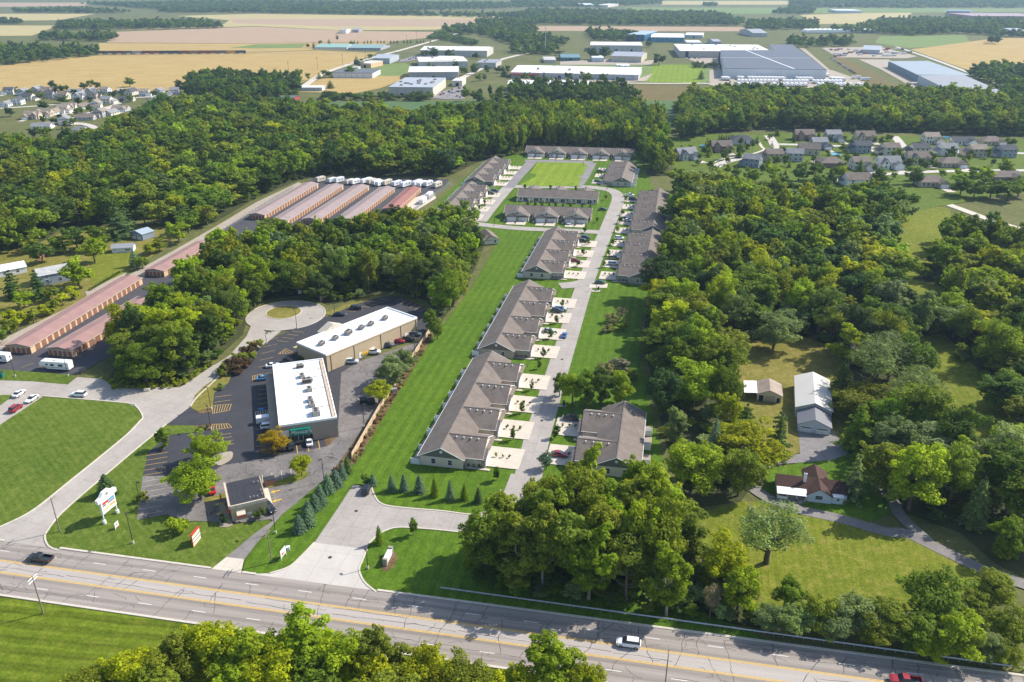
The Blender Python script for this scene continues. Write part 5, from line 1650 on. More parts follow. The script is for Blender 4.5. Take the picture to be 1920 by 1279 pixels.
for y in (-3.9, 0, 3.9):
    link('carport_post', MB().box(-7.5, -7.35, y - 0.08, y + 0.08, 0, 2.3).mesh('carport_post', M['tan']), e)
p = P(1518, 922)
hz = math.radians(-12)
e = empty('house', (p.x, p.y, 0.2), hz, 'white house with dark red-brown roof, porch and white chimney', 'house', None, (0.84, 0.8, 0.82))
keep_rect(p, hz, -11, 11, -7, 8)
mb = MB()
gable_wall(mb, -10, 10, -3.6, 3.6, 2.8, 2.1)
gable_wall(mb, -1.6, 5.2, -6.0, 0, 2.8, 2.2, 'y')
gable_wall(mb, -1.5, 5.0, 0, 8.0, 2.8, 2.2, 'y')
mb.box(5.4, 8.6, -5.6, -3.5, 0, 2.4)
link('wall', mb.mesh('wall', M['siding']), e, color=(0.62, 0.66, 0.72))
mb = MB()
gable_roof(mb, -10, 10, -3.6, 3.6, 2.8, 2.1)
gable_roof(mb, -1.6, 5.2, -6.0, 0, 2.8, 2.2, 'y')
gable_roof(mb, -1.5, 5.0, 0, 8.0, 2.8, 2.2, 'y')
rf = link('roof', mb.mesh('roof', M['roof_c']), e, color=(0.085, 0.046, 0.036))
link('chimney', MB().box(-2.6, -1.8, -1.6, -0.9, 3.5, 7.0, 0).box(-2.4, -2.0, -1.4, -1.1, 6.9, 7.15, 1).mesh('chimney', [M['membrane'], M['dark']]), rf)
pr = MB().slab([(-10.3, -7.0, 2.35), (-1.8, -7.0, 2.35), (-1.8, -3.9, 3.0), (-10.3, -3.9, 3.0)], 0.12)
link('porch_roof', pr.mesh('porch_roof', M['membrane']), e)
link('porch_floor', MB().box(-10.2, -2.0, -6.9, -3.6, 0, 0.6).mesh('porch_floor', M['unit']), e)
for x in (-10.0, -7.3, -4.6, -2.1):
    link('porch_post', MB().box(x - 0.1, x + 0.1, -6.85, -6.65, 0.5, 2.4).mesh('porch_post', M['trim']), e)
link('porch_rail', MB().box(-10.1, -7.2, -6.9, -6.75, 0.5, 1.3).mesh('porch_rail', M['trim']), e)
link('flat_roof', MB().box(5.2, 8.8, -5.8, -3.4, 2.42, 2.55).mesh('flat_roof', M['membrane']), e)
link('window', window_mesh(2.0, 1.2), e, (1.7, -6.0, 1.2), 0)
link('window', window_mesh(0.8, 0.8), e, (7.2, -5.6, 1.1), 0)
link('window', window_mesh(1.6, 1.1), e, (-8.0, -3.6, 1.2), 0)
link('window', window_mesh(1.6, 1.1), e, (-5.5, -3.6, 1.2), 0)
link('steps', MB().box(-4.4, -3.0, -8.0, -6.9, 0, 0.35).box(-4.4, -3.0, -7.5, -6.9, 0.35, 0.55).mesh('steps', M['unit']), e)
p = P(1489, 947)
o = link('garden_bench', MB().box(-1.0, 1.0, -0.3, 0.3, 0.4, 0.5).box(-1.0, 1.0, 0.25, 0.32, 0.5, 1.0).box(-0.9, -0.8, -0.3, 0.3, 0, 0.4).box(0.8, 0.9, -0.3, 0.3, 0, 0.4).mesh('garden_bench', M['metal_dark']), None, (p.x, p.y, 0.3), 0.5)
tag(o, 'dark bench on the paved patch before the white porch house', 'bench')

# ------------------------------------------------------------------ business park
def ind(name, q, h, wcol, rcol, label, group='sheds of the business park', gable=False, seams=6, docks=0, bays=0):
    c, rz, W, D = fit_rect(q, h)
    e = empty(name, c, rz, label, 'warehouse', group)
    x, y = W / 2, D / 2
    keep_rect(c, rz, -x, x, -y, y, 4)
    rise = 0.045 * D if gable else 0
    mb = MB()
    exact = any(w_ in label for w_ in ('factory at right', 'huge slate', 'extension'))
    if exact:                                 # skewed plan: use the corners as surveyed
        inv = (Matrix.Translation(c) @ Matrix.Rotation(rz, 4, 'Z')).inverted()
        cor = [inv @ P(*k_, h) for k_ in q]
        cor = [(k_.x, k_.y, h) for k_ in cor]
        mb.slab(cor, h)
        KEEP.append([P2(k_, h) for k_ in q])
    elif gable:
        gable_wall(mb, -x, x, -y, y, h, rise)
    else:
        mb.box(-x, x, -y, y, 0, h)
    link('wall', mb.mesh('wall', M['obj']), e, color=wcol)
    mb = MB()
    if exact:
        mb.slab([(k_[0], k_[1], h + 0.5) for k_ in cor], 0.48)
    elif gable:
        gable_roof(mb, -x, x, -y, y, h, rise, 'x', 0.6, 0.3)
    else:
        mb.box(-x - 0.3, x + 0.3, -y - 0.3, y + 0.3, h, h + 0.5)
    rf = link('roof', mb.mesh('roof', M['obj']), e, color=rcol)
    mb = MB()
    k = -x + seams
    while k < x and not exact:
        mb.box(k - 0.18, k + 0.18, -y - 0.12, -y + 0.02, 0.2, h - 0.3)
        k += seams
    if len(mb.v) > 16:
        link('wall_ribs', mb.mesh('wall_ribs', M['unit']), e)
    dm = cached('dock', lambda: MB().box(-1.8, 1.8, -0.15, 0.05, 0.2, 4.0).mesh('dock_door', M['dark']))
    for k in range(docks):
        link('dock_door', dm, e, (-x + W * (k + 0.7) / (docks + 0.4), -y - 0.05, 0))
    sm = cached('sky', lambda: MB().box(-1.6, 1.6, -1.6, 1.6, 0, 1.6).mesh('roof_unit', M['unit']))
    for k in range(bays):
        link('roof_unit', sm, rf, (random.uniform(-0.42, 0.42) * W, random.uniform(-0.35, 0.4) * D, h + 0.3 + (rise * 0.5 if gable else 0)))
    return e
WR, GR2, DK2 = (0.78, 0.77, 0.75), (0.38, 0.41, 0.45), (0.13, 0.135, 0.155)
CW, GW = (0.58, 0.53, 0.44), (0.42, 0.42, 0.45)
IND = [
    ([(716, 164), (796, 164.5), (850, 147), (772, 146)], 10, CW, GR2, 'cream warehouse with rows of rooftop units beside the gold field', False, 9, 2, 16),
    ([(760, 135), (863, 135), (856, 124), (777, 125)], 9, (0.40, 0.38, 0.38), (0.72, 0.70, 0.66), 'grey-walled shed with pale roof behind the rooftop-unit warehouse', True, 6, 1, 0),
    ([(775, 117.5), (884, 115), (862, 107), (792, 107)], 8, (0.56, 0.54, 0.50), (0.66, 0.63, 0.58), 'stepped pale factory hall in the middle of the left business park', False, 12, 2, 6),
    ([(794, 93.5), (910, 95.5), (928, 88), (800, 87.5)], 10, (0.55, 0.52, 0.46), WR, 'long white-roofed hall at the back of the left business park', True, 9, 3, 0),
    ([(697, 109), (727, 109.5), (751, 102), (721, 102)], 8, (0.38, 0.42, 0.46), GR2, 'blue-grey shed with white gable wall by the county road', True, 6, 1, 0),
    ([(675, 119), (697, 119.5), (716, 115), (692, 114)], 6, (0.62, 0.42, 0.25), (0.72, 0.68, 0.60), 'small tan shed by the county road', False, 6, 1, 0),
    ([(624, 137), (690, 138), (721, 130), (642, 130)], 6, (0.70, 0.70, 0.70), DK2, 'white-walled store with flat dark roof by the county road', False, 8, 0, 0),
    ([(559, 164), (607, 164), (606, 160.5), (560, 160.5)], 4, (0.46, 0.52, 0.60), (0.74, 0.75, 0.76), 'long pale blue barn at the edge of the gold field', True, 5, 0, 0),
    ([(527, 183), (556, 183.5), (556, 179), (531, 179)], 4, (0.38, 0.05, 0.05), DK2, 'red barn with dark roof at the edge of the wood', True, 4, 0, 0),
    ([(597, 88.5), (655, 89), (662, 83), (603, 83)], 4, (0.6, 0.6, 0.58), (0.26, 0.42, 0.38), 'green-roofed greenhouse shed left of its twin, by the fields', True, 8, 0, 0),
    ([(661, 89.5), (720, 90.5), (725, 84), (665, 84)], 4, (0.34, 0.35, 0.38), (0.24, 0.36, 0.36), 'green-roofed greenhouse shed right of its twin, by the fields', True, 5, 0, 0),
    ([(955, 137), (1210, 139), (1192, 128), (985, 121)], 7, (0.50, 0.50, 0.52), WR, 'very long low white-roofed works with parked cars in front', True, 12, 4, 10),
    ([(956, 157.5), (1106, 160), (1107, 152), (956, 150)], 8, (0.42, 0.48, 0.55), WR, 'white-roofed blue-grey shed half hidden by the tree row', True, 10, 0, 0),
    ([(1111, 85), (1203, 86), (1203, 79.5), (1104, 79)], 10, (0.55, 0.52, 0.50), WR, 'pale hall with open dark bay at the back centre', False, 8, 3, 0),
    ([(1186, 65), (1216, 66), (1226, 58.5), (1192, 58)], 12, (0.02, 0.13, 0.25), (0.36, 0.46, 0.54), 'tall dark blue hall at the back', False, 9, 1, 0),
    ([(1217, 70), (1280, 71), (1285, 63.5), (1226, 63)], 9, (0.03, 0.20, 0.32), (0.76, 0.76, 0.74), 'white-roofed teal hall joined to the tall blue one', False, 9, 0, 0),
    ([(1150, 105), (1196, 106), (1220, 98.5), (1156, 97)], 9, (0.52, 0.47, 0.38), (0.34, 0.36, 0.40), 'cream shed with slate grey roof by the round tree', True, 7, 0, 0),
    ([(1047, 108), (1078, 108), (1092, 101.5), (1053, 101.5)], 5, (0.03, 0.15, 0.16), (0.14, 0.24, 0.27), 'small dark green workshop near the mast', True, 5, 1, 0),
    ([(1108, 109), (1129, 109), (1132, 105), (1111, 105)], 6, (0.5, 0.55, 0.62), (0.62, 0.66, 0.70), 'small pale blue shed beside the dark green workshop', False, 5, 0, 0),
    ([(1266, 95.5), (1382, 97), (1480, 85), (1272, 83.5)], 10, (0.48, 0.44, 0.40), (0.80, 0.79, 0.76), 'white-roofed hall with purple bays behind the lorry yard', False, 9, 0, 8),
    ([(1358, 129), (1550, 131.5), (1499, 94.5), (1351, 95)], 12, (0.60, 0.62, 0.64), (0.105, 0.115, 0.145), 'huge slate-roofed warehouse above the rows of white trailers', False, 14, 0, 0),
    ([(1452, 95), (1499, 95), (1486, 84), (1442, 84)], 11, (0.58, 0.58, 0.58), (0.115, 0.12, 0.15), 'dark-roofed extension at the back of the huge warehouse', False, 14, 0, 0),
    ([(1720, 141), (1819, 142), (1740, 115), (1666, 115.5)], 8, (0.14, 0.20, 0.26), (0.30, 0.35, 0.40), 'blue-grey roofed factory at right, the farther half', False, 9, 3, 0),
    ([(1795, 178), (1896, 180), (1807, 141.5), (1722, 142)], 9, (0.40, 0.44, 0.48), (0.28, 0.29, 0.31), 'grey-roofed factory at right, the nearer half', False, 9, 2, 2),
    ([(1618, 93), (1652, 94), (1652, 87), (1622, 86)], 7, (0.44, 0.46, 0.50), (0.36, 0.40, 0.46), 'grey shed among the red scrap of the yard', True, 6, 0, 0),
    ([(1880, 58), (1908, 58), (1906, 54), (1882, 54)], 8, (0.4, 0.4, 0.42), (0.34, 0.36, 0.4), 'lone grey shed far off at the right by tan field', True, 8, 0, 0),
    ([(1398, 62), (1424, 62), (1426, 56), (1400, 56)], 8, (0.45, 0.44, 0.43), (0.34, 0.36, 0.38), 'lone grey barn before the dark wood at the back', True, 8, 0, 0),
    ([(1775, 21), (1820, 22), (1822, 19), (1780, 18.5)], 10, (0.25, 0.27, 0.3), (0.16, 0.2, 0.26), 'far blue-roofed works at the upper right', False, 20, 0, 0),
    ([(1800, 30), (1935, 31), (1935, 25.5), (1800, 25)], 10, (0.36, 0.16, 0.17), (0.34, 0.24, 0.26), 'far dull red factory at the upper right edge', False, 20, 0, 0),
    ([(1838, 30), (1864, 30.5), (1864, 28), (1838, 28)], 9, (0.75, 0.75, 0.75), (0.78, 0.78, 0.78), 'far white shed before the dull red factory', False, 20, 0, 0),
    ([(1560, 20), (1608, 20.5), (1607, 17.5), (1562, 17.5)], 8, (0.6, 0.62, 0.66), (0.6, 0.62, 0.66), 'far pale blue shed beside a lot of cars', False, 20, 0, 0),
    ([(640, 57), (653, 57), (653, 54), (641, 54)], 7, (0.72, 0.7, 0.68), (0.38, 0.34, 0.32), 'lone white farmhouse between the bare fields', True, 6, 0, 0),
    ([(664, 56), (676, 56), (676, 53.4), (665, 53.4)], 6, (0.3, 0.3, 0.32), (0.3, 0.3, 0.34), 'farm shed just right of the lone white farmhouse', True, 6, 0, 0),
    ([(1085, 9), (1110, 9), (1110, 6.5), (1086, 6.5)], 9, (0.7, 0.7, 0.7), (0.74, 0.74, 0.74), 'far white shed among the woods at top centre', False, 20, 0, 0),
    ([(1128, 9.5), (1150, 10), (1150, 7), (1130, 7)], 9, (0.62, 0.55, 0.5), (0.7, 0.66, 0.62), 'far cream shed among the woods at top centre', False, 20, 0, 0),
]
IND += [
    ([(893, 118), (930, 118.5), (940, 112), (905, 111.5)], 7, (0.45, 0.43, 0.40), (0.30, 0.31, 0.34), 'grey flat office block beside the service road', False, 6, 1, 2),
    ([(812, 113), (858, 113), (854, 105.5), (834, 105)], 9, (0.60, 0.58, 0.54), (0.74, 0.73, 0.70), 'white peaked hall rising from the stepped factory', True, 8, 0, 0),
    ([(850, 152), (868, 152.5), (872, 147), (853, 147)], 6, (0.62, 0.58, 0.50), (0.66, 0.64, 0.60), 'cream office annexe of the rooftop-unit warehouse', False, 6, 1, 0),
    ([(1284, 66), (1316, 66.5), (1322, 62), (1288, 61.5)], 6, (0.52, 0.54, 0.56), (0.68, 0.68, 0.68), 'low white shed right of the teal hall', False, 8, 1, 0),
    ([(1284, 80), (1312, 80.5), (1314, 76), (1288, 76)], 5, (0.5, 0.52, 0.55), (0.66, 0.66, 0.66), 'small white-roofed shed behind the purple-bay hall', False, 8, 0, 0),
    ([(1331, 78), (1345, 78), (1346, 74), (1333, 74)], 7, (0.36, 0.38, 0.42), (0.34, 0.36, 0.40), 'small slate shed behind the purple-bay hall', True, 6, 0, 0),
    ([(1016, 113), (1040, 113), (1042, 107), (1022, 107)], 4, (0.55, 0.5, 0.46), (0.5, 0.47, 0.44), 'low tan hut at the foot of the radio mast', False, 6, 0, 0),
    ([(660, 127), (672, 127), (675, 124), (664, 124)], 4, (0.55, 0.5, 0.42), (0.45, 0.4, 0.36), 'tiny shop between tan shed and dark-roofed store', True, 6, 0, 0),
    ([(1155, 124), (1178, 124), (1180, 120.5), (1158, 120.5)], 5, (0.62, 0.64, 0.66), (0.72, 0.73, 0.74), 'small white annexe behind the very long works', False, 6, 0, 0),
]
for q, h, w, r, lab, gb, sm, dk, by in IND:
    e = ind('warehouse', q, h, w, r, lab, gable=gb, seams=sm, docks=dk, bays=by)
    if 'purple bays' in lab:
        c_, rz_, W_, D_ = fit_rect(q, h)
        for fx in (-0.42, -0.05, 0.30):
            link('purple_bay', MB().box(fx * W_ - 2.5, fx * W_ + 2.5, -D_ / 2 - 0.25, -D_ / 2 + 0.02, 0, h - 0.5).mesh('purple_bay', M['bluecloth']), e)
    if 'huge slate' in lab:
        c_, rz_, W_, D_ = fit_rect(q, h)
        link('white_roof_seam', MB().box(-0.01 * W_, 0.005 * W_, -D_ / 2, D_ / 2, 12.5, 12.9).box(-W_ / 2, W_ / 2, 0.02 * D_, 0.025 * D_, 12.5, 12.8).mesh('roof_seam', M['membrane']), e)
    if 'long low white' in lab:
        c_, rz_, W_, D_ = fit_rect(q, h)
        link('red_canopy', MB().box(-W_ / 2, -0.28 * W_, -D_ / 2 - 4, -D_ / 2 - 0.05, 4.0, 5.2).mesh('red_canopy', M['sign_red']), e)
# poly-tunnels
for k in range(14):
    c = P(1516 + k * 9.2, 61.5 - 0.06 * k)
    mb = MB()
    pr = [(10 * math.cos(a), 1.0 + 7 * math.sin(a)) for a in np.linspace(0, math.pi, 9)]
    mb.prism(pr, -22, 22)
    o = link('greenhouse_tunnel', mb.mesh('greenhouse_tunnel', M['membrane']), None, c, math.pi / 2)
    tag(o, 'white rounded greenhouse tunnel, %s from left in the far row' % ORD[k], 'greenhouse', 'far row of greenhouse tunnels')
# radio mast
c = P(1022.5, 102)
e = empty('radio_mast', (c.x, c.y, 0), 0, 'tall grey radio mast standing by the small workshops', 'mast')
link('mast_shaft', MB().cyl((0, 0, 0), (0, 0, 44), 0.7, 0.35, 8).mesh('mast_shaft', M['steel']), e)
for k in range(3):
    a = k * 2.09
    link('antenna', MB().box(1.2, 1.6, -0.9, 0.9, 40.5, 43.5).box(0.2, 1.3, -0.1, 0.1, 42, 42.2).mesh('antenna', M['trim']), e, (0, 0, 0), a)
# water-side pools
for x, y, r, lab in ((1321, 276, 3.4, 'round blue above-ground pool beside the brick house'), (1776, 260, 3.2, 'small blue pool behind the far houses'), (1566, 292, 4.0, 'green-tiled swimming pool behind the clipped conifers')):
    c = P(x, y)
    e = empty('swimming_pool', (c.x, c.y, 0.35), 0, lab, 'pool')
    link('pool_wall', MB().cyl((0, 0, 0), (0, 0, 1.0), r + 0.2, r + 0.2, 20, cap=False).mesh('pool_wall', M['white']), e)
    link('pool_water', MB().cyl((0, 0, 0.7), (0, 0, 0.8), r + 0.1, r + 0.1, 20).mesh('pool_water', M['water']), e)
# ------------------------------------------------------------------ vehicles
def loft(mb, st, mi=0):
    """st: list of (x, list of (y,z)) half sections from bottom to top centre, mirrored"""
    rings = []
    for x, sec in st:
        ring = [(x, y, z) for y, z in sec] + [(x, -y, z) for y, z in reversed(sec)]
        rings.append(ring)
    n = len(rings[0])
    vs = [p for r in rings for p in r]
    fs = []
    for i in range(len(rings) - 1):
        for k in range(n - 1):
            fs.append((i * n + k, i * n + k + 1, (i + 1) * n + k + 1, (i + 1) * n + k))
        fs.append((i * n + n - 1, i * n, (i + 1) * n, (i + 1) * n + n - 1))
    fs += [tuple(range(n))[::-1], tuple(range((len(rings) - 1) * n, len(rings) * n))]
    mb.add(vs, fs, mi)

def low(x, w, zb, zt):
    return (x, [(w * 0.90, zb), (w, zb + 0.18), (w, zt - 0.18), (w * 0.90, zt)])
WHEEL = MB().cyl((0, -0.11, 0), (0, 0.11, 0), 0.34, 0.34, 14, 0).cyl((0, -0.125, 0), (0, 0.125, 0), 0.2, 0.2, 10, 1).mesh('wheel', [M['tyre'], M['rim']], False)
def car_type(kind):
    B, G, R = MB(), MB(), MB()
    if kind == 'sedan':
        L, W, H = 2.35, 0.92, 1.42
        loft(B, [low(-L, W * 0.82, 0.38, 0.80), low(-L + 0.25, W * 0.96, 0.25, 0.92), low(-1.3, W, 0.22, 0.96), low(0.9, W, 0.22, 0.92), low(1.9, W * 0.96, 0.24, 0.80), low(L, W * 0.78, 0.36, 0.62)])
        gs = [(-1.75, 0.70, 0.93, 0.94), (-1.0, 0.76, 0.90, H - 0.03), (0.15, 0.76, 0.90, H - 0.02), (1.15, 0.74, 0.88, 0.93)]
        rf = (-0.95, 0.12, 0.62, H)
        wx = (-1.38, 1.42)
    elif kind == 'suv':
        L, W, H = 2.4, 0.97, 1.75
        loft(B, [low(-L, W * 0.88, 0.42, 1.05), low(-L + 0.2, W * 0.98, 0.30, 1.12), low(-1.3, W, 0.28, 1.14), low(1.0, W, 0.28, 1.10), low(2.0, W * 0.97, 0.30, 0.98), low(L, W * 0.8, 0.42, 0.78)])
        gs = [(-2.25, 0.80, 1.10, 1.14), (-1.95, 0.80, 1.08, H - 0.04), (0.35, 0.80, 1.08, H - 0.03), (1.25, 0.78, 1.05, 1.10)]
        rf = (-1.9, 0.35, 0.70, H)
        wx = (-1.45, 1.45)
    elif kind == 'pickup':
        L, W, H = 2.85, 0.99, 1.85
        loft(B, [low(-0.35, W, 0.38, 1.15), low(1.3, W, 0.38, 1.14), low(2.4, W * 0.98, 0.40, 1.06), low(L, W * 0.88, 0.48, 0.92)])
        B.box(-L, -0.35, -W, -W + 0.12, 0.45, 1.18).box(-L, -0.35, W - 0.12, W, 0.45, 1.18).box(-L, -L + 0.12, -W + 0.12, W - 0.12, 0.45, 1.15)
        G.box(-L + 0.12, -0.35, -W + 0.12, W - 0.12, 0.40, 0.66)
        gs = [(-0.55, 0.80, 1.12, 1.16), (-0.40, 0.80, 1.10, H - 0.03), (0.75, 0.80, 1.10, H - 0.03), (1.45, 0.80, 1.08, 1.14)]
        rf = (-0.42, 0.72, 0.72, H)
        wx = (-1.75, 1.80)
    else:                                     # van
        L, W, H = 2.8, 1.0, 2.2
        loft(B, [low(-L, W * 0.96, 0.35, 2.12), low(-L + 0.15, W, 0.3, 2.2), low(1.0, W, 0.3, 2.2), low(1.75, W, 0.3, 1.35), low(2.5, W * 0.97, 0.32, 1.12), low(L, W * 0.85, 0.42, 0.9)])
        gs = [(0.4, 1.005, 1.25, 1.3), (0.5, 1.005, 1.25, 1.85), (1.0, 1.005, 1.25, 1.90), (1.78, 0.99, 1.2, 1.36)]
        rf = None
        wx = (-1.7, 1.75)
    loft(G, [(x, [(w, z0), (w * 0.98, (z0 + z1) / 2), (w * (0.86 if z1 > 1.2 else 1), z1)]) for x, w, z0, z1 in gs])
    if rf:
        B.box(rf[0], rf[1], -rf[2] + 0.03, rf[2] - 0.03, rf[3] - 0.045, rf[3])
        for s in (-1, 1):                     # pillars
            for x in (rf[0] + 0.15, (rf[0] + rf[1]) / 2, rf[1]):
                B.add([(x, s * (rf[2] + 0.05), gs[1][2] - 0.05), (x + 0.09, s * (rf[2] + 0.05), gs[1][2] - 0.05), (x + 0.09, s * (rf[2] - 0.02), rf[3]), (x, s * (rf[2] - 0.02), rf[3])], [(0, 1, 2, 3)])
    zl = 0.66 if kind == 'sedan' else 0.85
    hl = MB().box(L - 0.12, L + 0.01 - (0.0), -W * 0.72, -W * 0.42, zl - 0.1, zl + 0.04).box(L - 0.12, L + 0.01, W * 0.42, W * 0.72, zl - 0.1, zl + 0.04)
    tl = MB().box(-L - 0.02, -L + 0.1, -W * 0.80, -W * 0.55, zl, zl + 0.18).box(-L - 0.02, -L + 0.1, W * 0.55, W * 0.80, zl, zl + 0.18)
    return (B.mesh('body', M['paint']), G.mesh('glass', M['glass']), hl.mesh('headlights', M['lamp_clear']), tl.mesh('tail_lights', M['lamp_red']), wx, W)
CT = {k: car_type(k) for k in ('sedan', 'suv', 'pickup', 'van')}
CC = {'white': (0.80, 0.80, 0.80), 'black': (0.015, 0.016, 0.020), 'red': (0.30, 0.012, 0.022), 'blue': (0.02, 0.13, 0.42), 'navy': (0.015, 0.03, 0.075), 'silver': (0.45, 0.50, 0.54),
      'grey': (0.10, 0.105, 0.115), 'green': (0.035, 0.07, 0.05), 'brightred': (0.55, 0.012, 0.018), 'skyblue': (0.09, 0.28, 0.52), 'lightsilver': (0.50, 0.58, 0.60)}
CNAMES = {'sedan': 'car', 'suv': 'sport_utility_car', 'pickup': 'pickup_truck', 'van': 'van'}
CCAT = {'sedan': 'car', 'suv': 'car', 'pickup': 'pickup', 'van': 'van'}
def car(px, py, kind, colour, head, label, group=None, z=0.32, small=False):
    p = P(px, py)
    p.z = z
    e = empty(CNAMES[kind], p, head, label, CCAT[kind], group)
    b, g, hl, tl, wx, W = CT[kind]
    link('body', b, e, color=CC[colour])
    link('windows', g, e)
    if not small:
        link('headlights', hl, e)
        link('tail_lights', tl, e)
        for x in wx:
            for s in (-1, 1):
                link('wheel', WHEEL, e, (x, s * (W - 0.1), 0.34))
    return e
def head(a, b):
    d = P(*b) - P(*a)
    return math.atan2(d.y, d.x)
RW = ROAD_A + math.pi
car(77, 1053, 'pickup', 'black', RW, 'black pickup truck driving left on the main road', z=0.33)
car(1178, 1212, 'suv', 'white', RW, 'white car driving left along the main road at lower right', z=0.33)
car(1697, 1284, 'pickup', 'red', RW, 'dark red pickup truck at the bottom edge of the main road', z=0.33)
car(688, 922, 'suv', 'black', head((683, 934), (694, 908)), 'black car parked at the top of the estate entrance road')
car(37, 742, 'sedan', 'white', head((25, 752), (50, 734)), 'all-white car farthest up the left lane', 'cars parked on the concrete at far left')
car(61, 752, 'sedan', 'white', head((72, 744), (48, 760)), 'white car with black roof beside the corner lawn', 'cars parked on the concrete at far left')
car(31, 770, 'suv', 'red', head((20, 778), (45, 760)), 'dark red car parked beside the corner lawn at far left', 'cars parked on the concrete at far left')
car(149, 744, 'suv', 'white', head((165, 745), (135, 743)), 'white car alone above the corner lawn', 'cars parked on the concrete at far left')
MU = MALL1[2] + math.pi / 2
car(580, 833, 'sedan', 'white', MU, 'white car parked below the green shop sign', 'cars at the shopping strip')
car(547, 838, 'pickup', 'black', MU + math.pi, 'black pickup parked left of the white car at the shop end', 'cars at the shopping strip')
car(530, 842, 'sedan', 'black', MU, 'black car parked beside the orange tree', 'cars at the shopping strip')
car(500, 793, 'van', 'white', MALL1[2], 'white van parked at the shop fronts', 'cars at the shopping strip')
car(505, 804, 'suv', 'white', MALL1[2], 'white car parked just below the white van', 'cars at the shopping strip')
car(512, 689, 'sedan', 'white', MALL1[2], 'white car at the upper end of the shop fronts', 'cars at the shopping strip')
car(495, 713, 'sedan', 'skyblue', MALL1[2], 'light blue car parked at the shop fronts', 'cars at the shopping strip')
BK = head((659, 690), (690, 676))
for x, y, k, c, l in ((659.5, 682, 'suv', 'lightsilver', 'pale silver car nearest on the worn rear car park'), (701, 664, 'suv', 'white', 'white car behind the tan block'),
                      (726, 651, 'suv', 'grey', 'dark grey car beside the grey-green tree'), (747, 643, 'sedan', 'brightred', 'bright red car behind the tan block'),
                      (764.5, 640, 'pickup', 'black', 'black pickup next to the bright red car'), (778, 631, 'suv', 'grey', 'dark car at the far end behind the tan block')):
    car(x, y, k, c, BK - 0.9, l, 'cars behind the shopping strip')
car(668, 581, 'suv', 'black', BK - 0.9, 'black car at the edge of the wood above the tan block', 'cars at the shopping strip')
car(637, 593, 'sedan', 'navy', BK - 0.9, 'dark blue car near the lamp by the turning circle', 'cars at the shopping strip')
car(506, 958, 'suv', 'black', BANK[2] - 1.3, 'black car at the drive-through window')
car(398, 922, 'sedan', 'brightred', BANK[2] + 1.57, 'red car half hidden under the big lime-green tree')
SN = NORTH
SE_ = NORTH - math.pi / 2
car(1058, 632, 'sedan', 'blue', SN, 'bright blue car driving up the estate street')
DC = 'cars on the townhouse driveways'
for x, y, k, c, hd, l in (
        (1070, 789, 'suv', 'black', SE_ + math.pi, 'black car on the drive of the two-unit townhouse'), (1049, 857, 'sedan', 'red', SE_, 'red car peeping out above the front trees'),
        (1045, 587, 'suv', 'navy', SE_, 'dark car in the pair on a drive of the middle row'), (1051, 583, 'suv', 'silver', SE_, 'silver car in the pair on a drive of the middle row'),
        (1029, 624, 'sedan', 'silver', SE_, 'silver car behind a small tree, nearest drive of the middle row'), (1093, 455, 'suv', 'black', SE_, 'nearer dark car on the far left row drive'),
        (1098, 449, 'suv', 'navy', SE_, 'farther dark car on the far left row drive'), (1079, 492, 'sedan', 'red', SE_, 'red car on the drive of the third left row'),
        (1161, 450, 'suv', 'white', SE_, 'white car at the top drive of the shaded row'), (1151, 487, 'pickup', 'green', SE_, 'dark green pickup on the shaded row drive'),
        (1150, 498, 'suv', 'silver', SE_, 'silver car just below the dark green pickup'), (1180, 369, 'pickup', 'white', SE_, 'white pickup at the top drive of the longest row'),
        (1186, 376, 'suv', 'navy', SE_, 'dark blue car next to the white pickup'), (1174, 412, 'sedan', 'navy', SE_, 'dark blue car behind a white one on the longest row drive'),
        (1176, 416, 'sedan', 'white', SE_, 'white car beside a dark blue one on the longest row drive'), (1130, 395, 'sedan', 'navy', SE_, 'dark car on the short pad right of the middle rows'),
        (1067, 421, 'sedan', 'white', SN, 'white car at the open garage of the three-gabled row'), (1125, 533, 'sedan', 'green', SE_, 'dark green car on the lone pad beside the street'),
        (921, 365, 'suv', 'grey', SE_, 'dark car, nearer of two at the left-hand pair of rows'), (928, 361, 'suv', 'navy', SE_, 'dark car, farther of two at the left-hand pair of rows'),
        (1120, 342, 'sedan', 'grey', SE_, 'grey car on the near drive right of the bright green'), (1125, 324, 'suv', 'grey', SE_, 'grey car on the far drive right of the bright green'), (1035, 296, 'suv', 'silver', SN, 'silver car in front of the five-gabled row')):
    car(x, y, k, c, hd, l, DC, z=0.42)
for x, y, c, l in ((1131, 529, 'white', ''),):
    pd = sheet('parking_pad', [(1106, 534), (1140, 533), (1138, 541), (1104, 541)], 0.30, M['drive'])

# lorry trailers, recreational vehicles
TRL = MB().box(-6.5, 6.5, -1.25, 1.25, 1.1, 4.0, 0).box(-6.3, -2.5, -1.1, 1.1, 0.35, 1.05, 1).box(3.5, 4.0, -0.9, 0.9, 0.0, 1.1, 1).mesh('trailer_body', [M['white'], M['tyre']])
n = 0
for row, (x0, x1, y0, y1, cnt, ang) in enumerate(((1352, 1550, 142.5, 144, 26, 1.57), (1350, 1365, 150.5, 151, 4, 1.57), (1385, 1520, 150, 151.5, 22, 1.57), (1385, 1590, 156, 157, 30, 1.5), (1385, 1610, 162, 163, 28, 1.5), (1605, 1622, 149, 152, 3, 0.2), (1558, 1585, 151.5, 152.5, 6, 1.57))):
    for k in range(cnt):
        if random.random() < 0.16:
            continue
        c = P(x0 + (x1 - x0) * k / max(1, cnt - 1), y0 + (y1 - y0) * k / max(1, cnt - 1))
        o = link('lorry_trailer', TRL, None, (c.x, c.y, 0.4), ang + random.uniform(-0.03, 0.03))
        tag(o, 'white lorry trailer parked in the rows before the huge slate-roofed warehouse', 'trailer', 'white trailers in the lorry yard')
